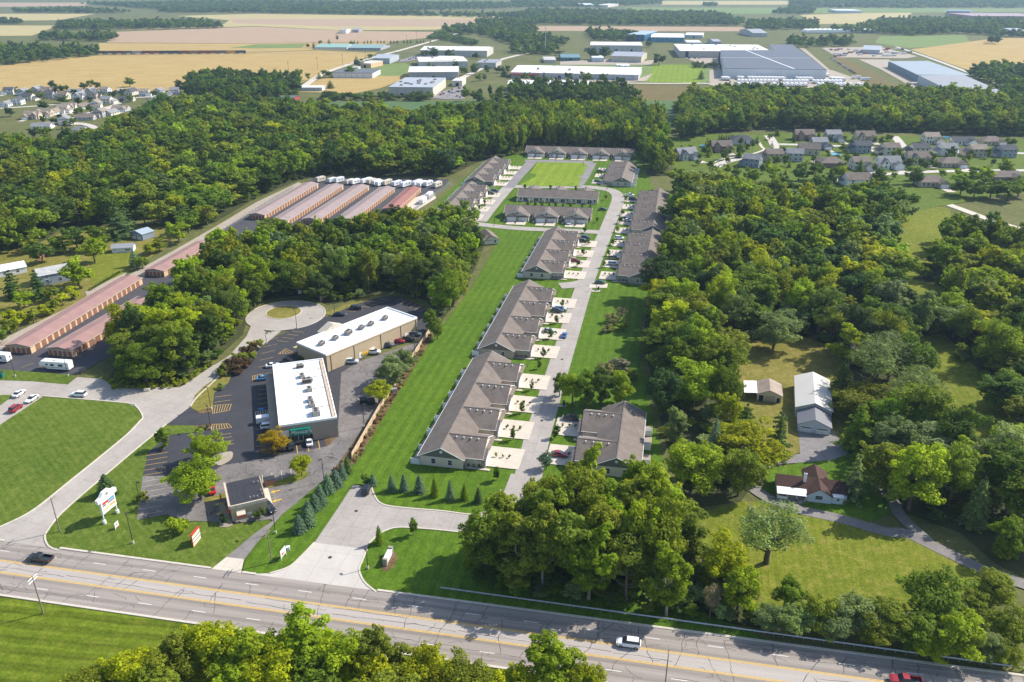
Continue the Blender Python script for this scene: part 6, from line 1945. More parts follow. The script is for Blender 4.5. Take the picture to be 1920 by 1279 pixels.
def rv_mesh(L, fifth):
    B, T = MB(), MB()
    w = 1.25
    pr = [(-L / 2, 0.65), (-L / 2, 3.2), (-L / 2 + 0.25, 3.35), (L / 2 - 0.7, 3.35), (L / 2, 2.7), (L / 2, 1.5 if fifth else 0.9), (L / 2 - (2.4 if fifth else 0.4), 1.5 if fifth else 0.65), (L / 2 - (2.5 if fifth else 0.45), 0.65)]
    n = len(pr)
    B.add([(x, -w, z) for x, z in pr] + [(x, w, z) for x, z in pr], [tuple(range(n)), tuple(range(n, 2 * n))[::-1]] + [(k, k + n, (k + 1) % n + n, (k + 1) % n) for k in range(n)])
    T.box(-L * 0.3, -L * 0.15, -w - 0.02, w + 0.02, 1.7, 2.5).box(0.0, L * 0.12, -w - 0.02, w + 0.02, 1.7, 2.5).box(L * 0.2, L * 0.28, -w - 0.02, w + 0.02, 1.9, 2.5)
    S = MB().box(-L / 2 + 0.1, L / 2 - 2.6, -w - 0.012, w + 0.012, 1.15, 1.38)
    U = MB().box(-0.5, 0.5, -0.4, 0.4, 3.35, 3.65).box(-L * 0.35, -L * 0.28, -0.3, 0.3, 3.35, 3.5).box(L * 0.2, L * 0.26, -0.3, 0.3, 3.35, 3.5)
    return B.mesh('body', M['obj']), T.mesh('windows', M['glass']), S.mesh('stripe', M['unit']), U.mesh('roof_unit', M['white'])
RV1, RV2 = rv_mesh(8.5, False), rv_mesh(10.5, True)
def rv(px, py, hd, label, col=(0.80, 0.80, 0.79), kind=RV1, group=None):
    p = P(px, py)
    e = empty('camper', (p.x, p.y, 0.17), hd, label, 'camper', group, (random.uniform(0.72, 1.1) if group else 1.0, 1, random.uniform(0.85, 1.0)))
    for nm, me in zip(('body', 'windows', 'stripe', 'roof_unit'), kind):
        link(nm, me, e, color=col)
    for x in (-0.9, 0.1):
        for s in (-1, 1):
            link('wheel', WHEEL, e, (x, s * 1.1, 0.34))
rv(108, 693, math.radians(172), 'white fifth-wheel camper parked below the storage rows', kind=RV2)
rv(-2, 678, math.radians(172), 'white camper cut off by the left edge of the picture')
RV = [(601, 340), (622, 341), (636, 341), (656, 344), (666, 344), (687, 342), (697, 343), (706, 345), (713, 347), (726, 345), (744, 347), (761, 349), (782, 347), (792, 348), (803, 348), (820, 350)]
for k, (x, y) in enumerate(RV):
    rv(x, y + 1.5, math.radians(random.choice((235, 238, 242))), 'camper %s from left in the row behind the storage buildings' % ORD[k], random.choice(((0.80, 0.80, 0.79), (0.78, 0.76, 0.70), (0.62, 0.56, 0.46), (0.70, 0.72, 0.75))), RV1, 'campers lined up behind the storage rows')
rv(793, 381, NORTH + math.pi + 0.0, 'nearer of two white campers on the pale concrete by the wire fence', group='campers lined up behind the storage rows')
rv(805, 371, NORTH + math.pi, 'farther of two white campers on the pale concrete by the wire fence', group='campers lined up behind the storage rows')

# goods train
TCOL = [(0.10, 0.09, 0.09), (0.13, 0.12, 0.12), (0.20, 0.07, 0.05), (0.16, 0.13, 0.14), (0.34, 0.33, 0.33), (0.20, 0.06, 0.06), (0.24, 0.09, 0.06), (0.06, 0.07, 0.07), (0.05, 0.07, 0.08), (0.22, 0.08, 0.07), (0.28, 0.16, 0.09), (0.24, 0.08, 0.07), (0.25, 0.08, 0.07), (0.17, 0.13, 0.15), (0.48, 0.28, 0.05), (0.09, 0.09, 0.11)]
WAG = MB().box(-7.4, 7.4, -1.5, 1.5, 1.1, 4.3).box(-7.0, 7.0, -0.4, 0.4, 4.3, 4.5)
for k in range(9):
    WAG.box(-7.2 + k * 1.75, -7.05 + k * 1.75, -1.58, 1.58, 1.2, 4.2)
WAGM = WAG.mesh('wagon_body', M['obj'])
BOG = MB().box(-1.2, 1.2, -1.0, 1.0, 0.35, 1.1).mesh('bogie', M['tyre'])
for k, col in enumerate(TCOL):
    c = P(188 + k * 17.6, 102.6 - 0.08 * k)
    d = P(460, 100.3) - P(190, 102.5)
    e = empty('goods_wagon', (c.x, c.y, 0.35), math.atan2(d.y, d.x), '%s wagon from left of the goods train crossing the fields' % ORD[k], 'wagon', 'wagons of the goods train', (1.12, 1, 1.25))
    link('wagon_body', WAGM, e, color=col)
    for x in (-5, 5):
        link('bogie', BOG, e, (x, 0, 0))

# parked cars in the far lots
nfar = 0
for lab, q, cnt in (('staff car parked beside the rooftop-unit warehouse', [(812, 182), (835, 172), (866, 163), (870, 184)], 20),
                    ('staff car in the lot by the blue-grey shed', [(745, 115), (782, 106), (808, 108), (765, 115)], 14),
                    ('car in the row before the very long low works', [(965, 150), (1195, 152), (1195, 147), (975, 144)], 34),
                    ('car in the small lot below the white-roofed hall', [(1290, 111), (1335, 111), (1338, 107), (1290, 106)], 10)):
    pl = wpoly(q)
    xs_ = [p[0] for p in pl]
    ys_ = [p[1] for p in pl]
    tries = 0
    done = []
    while len(done) < cnt and tries < 2000:
        tries += 1
        x, y = random.uniform(min(xs_), max(xs_)), random.uniform(min(ys_), max(ys_))
        if inside(x, y, pl) and all(abs(x - a) + abs(y - b) > 4.2 for a, b in done) and not any(inside(x, y, k_) for k_ in KEEP):
            done.append((x, y))
            k_ = random.choice(('sedan', 'suv', 'suv'))
            e = empty(CNAMES[k_], (x, y, 0.4), random.choice((1.5, 1.6, 4.7)), lab, 'car', lab.replace('car ', 'cars ', 1))
            link('body', CT[k_][0], e, color=CC[random.choice(('white', 'black', 'grey', 'silver', 'red', 'navy', 'white'))])
            link('windows', CT[k_][1], e)
for k in range(24):                          # line of dark cars on the yard edge
    c = P(1559 + k * 1.9, 110.5 + k * 1.22)
    e = empty('car', (c.x, c.y, 0.4), 0.3, 'car in the slanting line along the right of the huge warehouse yard', 'car', 'slanting line of cars by the warehouse yard')
    link('body', CT['suv'][0], e, color=CC[random.choice(('black', 'grey', 'navy', 'white'))])
    link('windows', CT['suv'][1], e)
for k in range(40):                          # scrap yard
    c = P(random.uniform(1552, 1708), random.uniform(93, 107))
    if any(inside(c.x, c.y, q) for q in KEEP):
        continue
    cc = random.choice(((0.34, 0.06, 0.06), (0.36, 0.10, 0.08), (0.68, 0.68, 0.68), (0.2, 0.2, 0.22), (0.42, 0.44, 0.48)))
    mb = MB().box(-4, 4, -1.3, 1.3, 0.5, random.uniform(1.6, 3.2)).box(-3.6, -2.8, -1.2, 1.2, 0, 0.5).box(2.8, 3.6, -1.2, 1.2, 0, 0.5)
    o = link('yard_container', mb.mesh('yard_container', M['obj']), None, (c.x, c.y, 0.4), random.choice((0, 1.57, 0.2)), cc)
    nm = {0.34: 'red', 0.36: 'rust-red', 0.68: 'white', 0.2: 'dark', 0.42: 'grey'}[cc[0]]
    tag(o, '%s container standing in the cluttered yard right of the huge warehouse' % nm, 'container', '%s containers in the cluttered yard' % nm)

# ------------------------------------------------------------------ car park lines
def stripes(name, a, b, n, length, ang, label_m='yellow', w=0.14):
    """n lines spaced from a to b, each `length` metres in direction ang"""
    A, B = P(*a), P(*b)
    d = Vector((math.cos(ang), math.sin(ang), 0)) * length
    t = Vector((-math.sin(ang), math.cos(ang), 0)) * w / 2
    for k in range(n):
        p = A.lerp(B, k / max(1, n - 1))
        me = MB().add([(0, 0, 0) - t if False else tuple(-t), tuple(d - t), tuple(d + t), tuple(t)], [(0, 1, 2, 3)]).mesh(name, M[label_m])
        o = link(name, me, None, (p.x, p.y, 0.262))
        o["kind"] = "structure"
MA = MALL1[2]
ea = head((492, 740), (510, 738))
stripes('bay_line', (486, 716), (478, 850), 15, 5.2, MA)
stripes('bay_line', (484, 690), (497, 640), 5, 4.8, MA + 0.25)
stripes('bay_line', (274, 856), (269, 893), 5, 5.6, MA + 0.02)
stripes('faded_bay_line', (268, 905), (260, 968), 7, 5.6, MA + 0.02, 'sign_cream', 0.1)
stripes('bay_line', (403, 746), (401, 756), 2, 5.0, MA)
stripes('bay_line', (392, 820), (397, 840), 4, 6.0, MA)
stripes('bay_line', (556, 836), (597, 828), 3, 4.8, MU + math.pi, 'yellow', 0.2)
stripes('bay_line', (520, 640), (548, 622), 4, 4.6, BK - 1.15)
stripes('bay_line', (620, 592), (712, 562), 8, 4.6, BK - 1.2)
stripes('bay_line', (742, 567), (795, 590), 7, 4.8, BK + 0.15)
stripes('bay_line', (40, 690), (64, 693), 2, 4.0, 0.9)
stripes('faded_bay_line', (492, 892), (545, 880), 4, 4.6, MU + math.pi, 'sign_cream', 0.12)
def hatch(pts_px, n, name='hatched_bay', m='yellow'):
    pts = [P(*q) for q in pts_px]
    mb = MB()
    def ln(a, b, w=0.15):
        d = b - a
        t = Vector((-d.y, d.x, 0)).normalized() * w / 2
        mb.add([tuple(a - t), tuple(b - t), tuple(b + t), tuple(a + t)], [(0, 1, 2, 3)])
    for i in range(len(pts)):
        ln(pts[i], pts[(i + 1) % len(pts)])
    for k in range(1, n):
        f = k / n
        ln(pts[0].lerp(pts[1], f), pts[3].lerp(pts[2], max(0, f - 0.05)))
    o = link(name, mb.mesh(name, M[m]), None, (0, 0, 0.268))
    o["kind"] = "structure"
hatch([(399, 762), (434, 759), (430, 771), (399, 777)], 7)
hatch([(398, 797), (428, 796), (435, 803), (397, 808)], 7)
hatch([(523, 664), (536, 655), (551, 663), (522, 665)], 5)
hatch([(479, 774), (512, 768), (514, 776), (480, 783)], 7, m='sign_cream')
hatch([(474, 706), (492, 702), (491, 710), (474, 714)], 4)
for p0 in ((490, 768), (488, 786)):
    c = P(*p0)
    o = link('blue_bay_mark', MB().box(-0.7, 0.7, -0.7, 0.7, 0, 0.004).mesh('blue_bay_mark', M['blue_p']), None, (c.x, c.y, 0.262))
    o["kind"] = "structure"
ar = MB().add([(-1.2, -0.18, 0), (0.2, -0.18, 0), (0.2, -0.55, 0), (1.2, 0, 0), (0.2, 0.55, 0), (0.2, 0.18, 0), (-1.2, 0.18, 0)], [(0, 1, 2, 3, 4, 5, 6)]).mesh('lane_arrow', M['sign_yel'])
for x, y in ((516, 923), (519, 940), (412, 946), (414, 964)):
    c = P(x, y)
    o = link('lane_arrow', ar, None, (c.x, c.y, 0.25), BANK[2] + math.pi)
    o["kind"] = "structure"
MANHOLE = MB().cyl((0, 0, 0), (0, 0, 0.02), 0.45, 0.45, 14).mesh('manhole_cover', M['metal_dark'])
for k, (x, y, l) in enumerate(((619, 1047, 'round manhole cover in the pale entrance apron'), (889, 986, 'manhole cover on the bend of the entrance road'), (668, 960, 'manhole cover at the top of the entrance road'), (1054, 675, 'rust-stained manhole cover in the estate street'), (1016, 790, 'manhole cover in tree shade on the estate street'))):
    c = P(x, y)
    tag(link('manhole_cover', MANHOLE, None, (c.x, c.y, 0.292)), l, 'manhole')

# ------------------------------------------------------------------ poles, lamps, signs
def pole(px, py, H, label, arms=1, lean=0.0, r=0.16):
    p = P(px, py)
    e = empty('utility_pole', (p.x, p.y, 0.2), 0.0, label, 'pole', 'wooden utility poles')
    link('pole_shaft', MB().cyl((0, 0, -0.3), (0, 0, H), r, r * 0.65, 8).mesh('pole_shaft', M['pole']), e)
    for k in range(arms):
        link('cross_arm', MB().obox((0, 0, H - 0.4 - 0.7 * k), (0.12, 2.6, 0.14), ROAD_A).mesh('cross_arm', M['trim'] if arms == 2 and k < 2 and px < 90 else M['pole']), e)
    for s in (-1, 1):
        link('insulator', MB().cyl((0, 0, 0), (0, 0, 0.22), 0.05, 0.04, 6).mesh('insulator', M['unit']), e, (s * 1.1 * math.sin(-ROAD_A), s * 1.1 * math.cos(ROAD_A), H - 0.33))
def lamp(px, py, H, label, hd=0.0, heads=1):
    p = P(px, py)
    e = empty('street_lamp', (p.x, p.y, 0.2), hd, label, 'street lamp', 'car park and street lamps')
    link('lamp_post', MB().cyl((0, 0, 0), (0, 0, H), 0.11, 0.07, 8).mesh('lamp_post', M['metal_dark']), e)
    link('lamp_base', MB().cyl((0, 0, 0), (0, 0, 0.7), 0.28, 0.26, 10).mesh('lamp_base', M['kerb']), e)
    for k in range(heads):
        link('lamp_head', MB().box(0.1, 0.95, -0.2, 0.2, H - 0.05, H + 0.14).mesh('lamp_head', M['metal_dark']), e, (0, 0, 0), k * math.pi)
pole(113, 998, 9.5, 'wooden pole at the mouth of the side street')
pole(82, 1152, 9.8, 'pole with two pale cross-arms on the striped verge', 2)
pole(510, 1056, 9.0, 'wooden pole beside the small white board sign', 2)
pole(1246, 1296, 10, 'dark pole at the bottom edge of the road', 2, r=0.13)
for x, y, H, l in ((250, 1020, 8.0, 'thin lamp on the west lawn'), (396, 806, 7.5, 'lamp beside the lower hatched island bay'), (396, 768, 7.5, 'lamp beside the upper hatched island bay'), (517, 1001, 7.5, 'lamp on the wedge lawn by the drive lane'),
                   (608, 905, 7.0, 'lamp at the drive edge above the blue spruces'), (683, 802, 7.5, 'lamp at the brown hedge behind the shops'), (778, 669, 7.5, 'lamp beside the worn rear car park'), (628, 592, 8.0, 'lamp between turning circle and car park'), (557, 617, 8.0, 'lamp at the kerb of the turning circle'),
                   (500, 645, 4.0, 'short lamp at the upper corner of the car park'), (29, 707, 7.0, 'left lamp on the storage yard verge'), (128, 706, 7.0, 'lamp beside the fifth-wheel camper'), (425, 705, 4.0, 'lamp standing by the reddish hedge'), (690, 1068, 5.0, 'slim lamp on the entrance lawn kerb'), (262, 937, 5.0, 'lamp behind the olive bush by the faded bays')):
    lamp(x, y, H, l, random.choice((0.0, 2.2, 4.0)))
for k, (x, y) in enumerate(((1042, 310), (1094, 312), (1136, 368), (927, 424), (1118, 545))):
    lamp(x, y, 4.5, ['lamp at the left top of the bright green', 'lamp at the right top of the bright green', 'lamp right of the patio-door row', 'lamp beside the lane left of the three-gabled row', 'lamp by the lone parking pad'][k])
for k, (x, y) in enumerate(((542, 141), (596, 131), (643, 125), (686, 114), (782, 76), (763, 84))):
    p = P(x, y)
    e = empty('utility_pole', (p.x, p.y, 0.3), 0, 'tall pole %s from left along the county road' % ORD[k], 'pole', 'poles along the county road')
    link('pole_shaft', MB().cyl((0, 0, 0), (0, 0, 17), 0.3, 0.2, 6).mesh('pole_shaft', M['pole']), e)
    link('cross_arm', MB().box(-1.6, 1.6, -0.1, 0.1, 15.6, 15.9).mesh('cross_arm', M['pole']), e)

# big pylon sign on the west lawn
a, b = P(197, 983), P(221, 963)
d = b - a
L = d.length
e = empty('pylon_sign', (a.x, a.y, 0.2), math.atan2(d.y, d.x), 'tall white two-legged pylon sign with coloured shop panels on the west lawn', 'sign')
for x in (0, L):
    link('sign_leg', MB().cyl((x, 0, 0), (x, 0, 6.0), 0.16, 0.16, 10).mesh('sign_leg', M['trim']), e)
    link('leg_base', MB().cyl((x, 0, 0), (x, 0, 0.9), 0.42, 0.42, 10).mesh('leg_base', M['trim']), e)
link('sign_box', MB().box(-0.1, L + 0.1, -0.3, 0.3, 2.6, 6.0).mesh('sign_box', M['trim']), e)
tp = [(-0.9, 6.0), (-0.9, 7.0), (0.2, 7.2), (L * 0.28, 8.1), (L * 0.72, 8.1), (L - 0.2, 7.2), (L + 0.9, 7.0), (L + 0.9, 6.0)]
n = len(tp)
link('sign_crown', MB().add([(x, -0.4, z) for x, z in tp] + [(x, 0.4, z) for x, z in tp], [tuple(range(n)), tuple(range(n, 2 * n))[::-1]] + [(k, k + n, (k + 1) % n + n, (k + 1) % n) for k in range(n)]).mesh('sign_crown', M['trim']), e)
link('crown_emblem', MB().cyl((L / 2, -0.45, 7.3), (L / 2, -0.41, 7.3), 0.42, 0.42, 16).mesh('crown_emblem', M['unit']), e)
for x0, x1, z0, z1, mm in ((0.08, 0.5, 5.0, 5.6, 'sign_red'), (0.53, 0.95, 5.0, 5.6, 'sign_blue'), (0.08, 0.3, 4.55, 4.85, 'metal_dark'), (0.45, 0.95, 4.55, 4.8, 'dark'), (0.08, 0.5, 3.45, 3.75, 'sign_yel'), (0.55, 0.95, 3.45, 3.75, 'sign_yel'), (0.55, 0.92, 3.85, 4.0, 'sign_red')):
    link('sign_panel', MB().box(x0 * L, x1 * L, -0.345, -0.301, z0, z1).mesh('sign_panel', M[mm]), e)
def board(name, a_px, b_px, z0, z1, label, face, rows, side='metal_dark', depth=0.3):
    a, b = P(*a_px), P(*b_px)
    d = b - a
    L = d.length
    e = empty(name, (a.x, a.y, 0.2), math.atan2(d.y, d.x), label, 'sign')
    link('sign_board', MB().box(0, L, -depth / 2, depth / 2, z0, z1).mesh('sign_board', M[face]), e)
    link('sign_edge', MB().box(-0.08, 0, -depth / 2 - 0.02, depth / 2 + 0.02, max(0, z0 - 0.2), z1 + 0.05).mesh('sign_edge', M[side]), e)
    for f0, f1, g0, g1, mm in rows:
        link('sign_stripe', MB().box(f0 * L, f1 * L, -depth / 2 - 0.04, -depth / 2 - 0.002, z0 + g0 * (z1 - z0), z0 + g1 * (z1 - z0)).mesh('sign_stripe', M[mm]), e)
    return e, L
e, L = board('monument_sign', (362.5, 1027), (376, 1010), 0.0, 3.2, 'cream roadside sign with red cap and two dark bands on the lawn', 'sign_cream', ((0, 1, 0.93, 1.0, 'sign_red'), (0, 1, 0.56, 0.62, 'metal_dark'), (0, 1, 0.30, 0.36, 'metal_dark'), (0, 1, 0.37, 0.55, 'trim')), 'sign_red')
link('sign_cap', MB().box(-0.05, L + 0.05, -0.25, 0.25, 3.2, 3.35).mesh('sign_cap', M['sign_red']), e)
e, L = board('board_sign', (217.5, 995), (223.5, 989), 0.35, 1.8, 'small white board with red foot line below the pylon sign', 'trim', ((0.1, 0.9, 0.05, 0.16, 'sign_red'), (0.3, 0.7, 0.35, 0.75, 'unit')), 'trim', 0.12)
e, L = board('board_sign', (528, 1053), (537, 1042), 0.8, 2.6, 'white board sign with red slash beside the entrance apron', 'trim', ((0.15, 0.35, 0.22, 0.55, 'sign_red'), (0.35, 0.6, 0.24, 0.42, 'sign_red'), (0.6, 0.85, 0.26, 0.36, 'sign_red')), 'trim', 0.12)
for x in (0.05, L - 0.1):
    link('sign_leg', MB().box(x, x + 0.1, -0.05, 0.05, 0, 0.9).mesh('sign_leg', M['trim']), e)
e, L = board('entrance_sign', (723, 1061), (733, 1041), 0.0, 1.5, 'low white stone entrance sign in an oval bed on the lawn', 'stone', ((0.05, 0.95, 0.25, 0.8, 'trim'),), 'stone', 0.7)
link('sign_cap', MB().box(-0.25, L + 0.25, -0.5, 0.5, 1.5, 1.72).mesh('sign_cap', M['trim']), e)
link('sign_pier', MB().box(-0.4, 0.2, -0.5, 0.5, 0, 1.9).box(L - 0.2, L + 0.4, -0.5, 0.5, 0, 2.1).mesh('sign_pier', M['stone']), e)
c = P(730, 1054)
sheet('sign_bed', [(c.x + 3.2 * math.cos(a) * 0.5 + 1.2 * math.sin(a) * 0.3, c.y + 3.4 * math.sin(a)) for a in np.linspace(0, 6.28, 24)[:-1]], 0.25, M['mulch'], world=True)
e, L = board('notice_sign', (560, 554), (566, 554), 0.6, 2.0, 'small white notice board at the edge of the wood above the circle', 'trim', ((0.1, 0.9, 0.4, 0.5, 'unit'),), 'trim', 0.1)

# bins, boxes, small yard things
def bin_(px, py, rz, label, m='dark'):
    p = P(px, py)
    e = empty('rubbish_container', (p.x, p.y, 0.26), rz, label, 'skip')
    mb = MB().add([(-1.0, -0.7, 0), (1.0, -0.7, 0), (1.0, 0.7, 0), (-1.0, 0.7, 0), (-1.1, -0.9, 1.3), (1.1, -0.9, 1.3), (1.1, 0.9, 1.6), (-1.1, 0.9, 1.6)], [(0, 1, 5, 4), (1, 2, 6, 5), (2, 3, 7, 6), (3, 0, 4, 7), (3, 2, 1, 0)])
    link('bin_body', mb.mesh('bin_body', M[m]), e)
    link('bin_lid', MB().add([(-1.12, -0.92, 1.32), (0, -0.92, 1.32), (0, 0.92, 1.64), (-1.12, 0.92, 1.64), (0.04, -0.92, 1.32), (1.12, -0.92, 1.32), (1.12, 0.92, 1.64), (0.04, 0.92, 1.64)], [(0, 1, 2, 3), (4, 5, 6, 7)]).mesh('bin_lid', M['metal_dark']), e)
bin_(682, 757, 0.3, 'left black rubbish container under the yellow tree')
bin_(696, 758, 0.3, 'right black rubbish container under the yellow tree')
bin_(1, 708, 0.2, 'green rubbish container at the left edge', 'sign_green')
def box_thing(name, px, py, sz, rz, m, label, cat, top=None, z=0.22):
    p = P(px, py)
    e = empty(name, (p.x, p.y, z), rz, label, cat)
    x, y, h = sz
    link('body', MB().box(-x / 2, x / 2, -y / 2, y / 2, 0, h).mesh('box_body', M[m]), e)
    link('lid', MB().box(-x / 2 - 0.08, x / 2 + 0.08, -y / 2 - 0.08, y / 2 + 0.08, h, h + 0.12).mesh('box_lid', M[top or m]), e)
box_thing('transformer_box', 739, 737, (1.7, 1.5, 1.4), 0.4, 'lawn' if False else 'unit', 'green-grey transformer box beside the brown hedge', 'transformer')
box_thing('brick_bin_store', 506, 909, (2.6, 1.9, 1.7), BANK[2], 'rolldoor', 'small brick store on the lawn tip beside the drive-through', 'bin store', 'blackroof')
box_thing('transformer_box', 621, 692, (1.5, 1.3, 1.3), 0.4, 'unit', 'transformer box in the corner where the two blocks meet', 'transformer')
box_thing('mailbox_cluster', 1122, 545, (0.7, 0.6, 1.4), NORTH, 'metal_dark', 'dark mailbox cluster on a pad beside the street', 'mailbox')
box_thing('mailbox_cluster', 1057, 762, (0.7, 0.6, 1.5), NORTH, 'metal_dark', 'dark mailbox cluster above the two-unit townhouse drive', 'mailbox')
sheet('mailbox_pad', [(1110, 545), (1126, 545), (1124, 548), (1108, 548)], 0.28, M['drive'])
sheet('mailbox_pad', [(1044, 760), (1062, 761), (1061, 764), (1043, 764)], 0.28, M['drive'])
box_thing('utility_box', 541, 1033, (0.7, 0.6, 0.9), 0.2, 'trim', 'small white utility box behind the white board sign', 'utility box')
box_thing('street_barrier', 276, 735, (1.6, 0.3, 0.8), 0.2, 'sign_cream', 'small striped barrier at the wood edge on the concrete', 'barrier')
p = P(938, 924)
e = empty('fire_hydrant', (p.x, p.y, 0.2), 0, 'small yellow hydrant near the end of the spruce row', 'hydrant')
link('hydrant_barrel', MB().cyl((0, 0, 0), (0, 0, 0.7), 0.14, 0.12, 10).mesh('hydrant_barrel', M['sign_yel']), e)
link('hydrant_cap', MB().cyl((0, 0, 0.7), (0, 0, 0.85), 0.16, 0.06, 10).cyl((-0.25, 0, 0.45), (0.25, 0, 0.45), 0.07, 0.07, 8).mesh('hydrant_cap', M['trim']), e)

# guard rail beside the main road
gx0, gx1 = road_x(826, 1107), 190
gy = (RM.inverted() @ P(826, 1107)).y
gy1 = (RM.inverted() @ P(1440, 1192)).y
p0, p1 = Vector(road_pt(gx0, gy)), Vector(road_pt(road_x(1440, 1192), gy1))
d = (p1 - p0)
gr = math.atan2(d.y, d.x)
e = empty('guard_rail', (p0.x, p0.y, 0.2), gr, 'long steel guard rail along the wooded side of the main road', 'guard rail')
beam = MB().add([(0, -0.04, 0.45), (3.82, -0.04, 0.45), (3.82, -0.1, 0.53), (0, -0.1, 0.53), (0, -0.03, 0.6), (3.82, -0.03, 0.6), (3.82, -0.1, 0.68), (0, -0.1, 0.68), (0, -0.04, 0.78), (3.82, -0.04, 0.78), (3.82, 0.05, 0.78), (0, 0.05, 0.78)],
                [(0, 1, 2, 3), (3, 2, 5, 4), (4, 5, 6, 7), (7, 6, 9, 8), (8, 9, 10, 11)]).mesh('rail_beam', M['steel'])
gp = MB().box(-0.07, 0.07, -0.02, 0.2, -0.2, 0.72).mesh('rail_post', M['pole'])
for k in range(44):
    link('rail_beam', beam, e, (k * 3.81, 0, 0))
    link('rail_post', gp, e, (k * 3.81 + 0.1, 0.02, 0))
    link('rail_post', gp, e, (k * 3.81 + 2.0, 0.02, 0))

# person in red beside the drive-through
def skin_mesh(name, verts, edges, radii, m, parent, root=0):
    me = bpy.data.meshes.new(name)
    me.from_pydata(verts, edges, [])
    me.materials.append(m)
    o = link(name, me, parent)
    md = o.modifiers.new("skin", 'SKIN')
    sv = me.skin_vertices[0] if me.skin_vertices else None
    if sv is None:
        return o
    for i, r in enumerate(radii):
        sv.data[i].radius = (r, r)
    sv.data[root].use_root = True
    o.modifiers.new("sub", 'SUBSURF').render_levels = 2
    return o
def add_skin_layer(me):
    bm = bmesh.new()
    bm.from_mesh(me)
    bm.verts.layers.skin.verify()
    bm.to_mesh(me)
    bm.free()
def limb(name, verts, edges, radii, m, parent, root=0):
    me = bpy.data.meshes.new(name)
    bm = bmesh.new()
    lay = bm.verts.layers.skin.verify()
    vs = []
    for i, v in enumerate(verts):
        q = bm.verts.new(v)
        q[lay].radius = (radii[i], radii[i])
        q[lay].use_root = i == root
        vs.append(q)
    for a, b in edges:
        bm.edges.new((vs[a], vs[b]))
    bm.to_mesh(me)
    bm.free()
    me.materials.append(m)
    o = link(name, me, parent)
    o.modifiers.new("skin", 'SKIN')
    s = o.modifiers.new("sub", 'SUBSURF')
    s.levels = 1
    s.render_levels = 2
    return o
p = P(414.5, 938)
e = empty('person', (p.x, p.y, 0.24), 2.0, 'person in a red top and dark trousers walking beside the drive-through', 'person')
bv = [(0, 0, 0.95), (0, 0, 1.2), (0, 0, 1.42), (0, 0.01, 1.54), (0, 0.02, 1.68), (0, 0.02, 1.76),
      (0.19, 0, 1.42), (0.25, 0.03, 1.14), (0.22, 0.16, 0.92), (0.21, 0.20, 0.84), (-0.19, 0, 1.42), (-0.25, -0.03, 1.14), (-0.22, 0.04, 0.90), (-0.21, 0.06, 0.82),
      (0.1, 0, 0.9), (0.11, 0.14, 0.5), (0.11, 0.10, 0.08), (0.11, 0.26, 0.05), (-0.1, 0, 0.9), (-0.11, -0.08, 0.5), (-0.11, -0.22, 0.10), (-0.11, -0.08, 0.05)]
be = [(0, 1), (1, 2), (2, 3), (3, 4), (4, 5), (2, 6), (6, 7), (7, 8), (8, 9), (2, 10), (10, 11), (11, 12), (12, 13), (0, 14), (14, 15), (15, 16), (16, 17), (0, 18), (18, 19), (19, 20), (20, 21)]
brd = [0.15, 0.14, 0.15, 0.06, 0.10, 0.08, 0.07, 0.05, 0.035, 0.03, 0.07, 0.05, 0.035, 0.03, 0.10, 0.065, 0.045, 0.04, 0.10, 0.065, 0.045, 0.04]
limb('body', bv, be, brd, M['skin'], e)
limb('shirt', [bv[0], bv[1], bv[2], bv[6], bv[7], bv[10], bv[11]], [(0, 1), (1, 2), (2, 3), (3, 4), (2, 5), (5, 6)], [0.175, 0.165, 0.17, 0.095, 0.075, 0.095, 0.075], M['redcloth'], e)
limb('trousers', [bv[0], bv[14], bv[15], bv[16], bv[18], bv[19], bv[20]], [(0, 1), (1, 2), (2, 3), (0, 4), (4, 5), (5, 6)], [0.165, 0.12, 0.085, 0.065, 0.12, 0.085, 0.065], M['bluecloth'], e)
hm = MB()
ico = [(0.105 * math.cos(a) * math.cos(t), 0.02 - 0.012 + 0.115 * math.sin(a) * math.cos(t), 1.72 + 0.11 * math.sin(t)) for t in (0, 0.5, 1.0, 1.5) for a in np.linspace(0, 6.28, 11)[:-1]]
hm.add(ico, [(r * 10 + k, r * 10 + (k + 1) % 10, (r + 1) * 10 + (k + 1) % 10, (r + 1) * 10 + k) for r in range(3) for k in range(10)])
link('hair', hm.mesh('hair', M['hair'], True), e)
# ------------------------------------------------------------------ trees
def T(cx, cy, rpx, H, kind, col, label, group=None, name=None, f=0.58):
    """tree given by its crown centre in the survey picture, crown radius in picture units, height in metres"""
    p = P(cx, cy, f * H)
    depth = p.y * _c + (CAM_H - f * H) * _s
    R = rpx * depth / FPX * {'round': 1.1, 'wide': 1.1, 'tall': 1.1, 'willow': 1.35}.get(kind, 1.0)
    if kind in ('round', 'wide', 'tall', 'willow'):
        H = max(H, 1.72 * R)
        p = P(cx, cy, f * H)
    if kind == 'spruce':
        k_ = random.uniform(0.86, 1.14)
        R *= 1.15 * random.uniform(0.88, 1.15)
        H *= k_
    c = jitter(PAL[col], 0.12)
    TAKEN.append((p.x, p.y, R))
    return tree_at(p, kind, H, R, c, label, group, name)
TAKEN = []
NWALL = [(x, y, 'near the %s house of the %s' % (ORD[i], nm)) for row, nm in ((NW_H, 'row by the wheat field'), (NW_I, 'second row off the field'), (NW_J, 'third row off the field'), (NW_K, 'nearest row')) for i, (x, y) in enumerate(row)]
def by_house(p, lst):
    return min(lst, key=lambda q: (P(q[0], q[1]).x - p[0]) ** 2 + (P(q[0], q[1]).y - p[1]) ** 2)[-1]
def free(x, y, r):
    if any(inside(x, y, k) for k in KEEP):
        return False
    return all((x - a) ** 2 + (y - b) ** 2 > (0.55 * (c + r)) ** 2 for a, b, c in TAKEN)
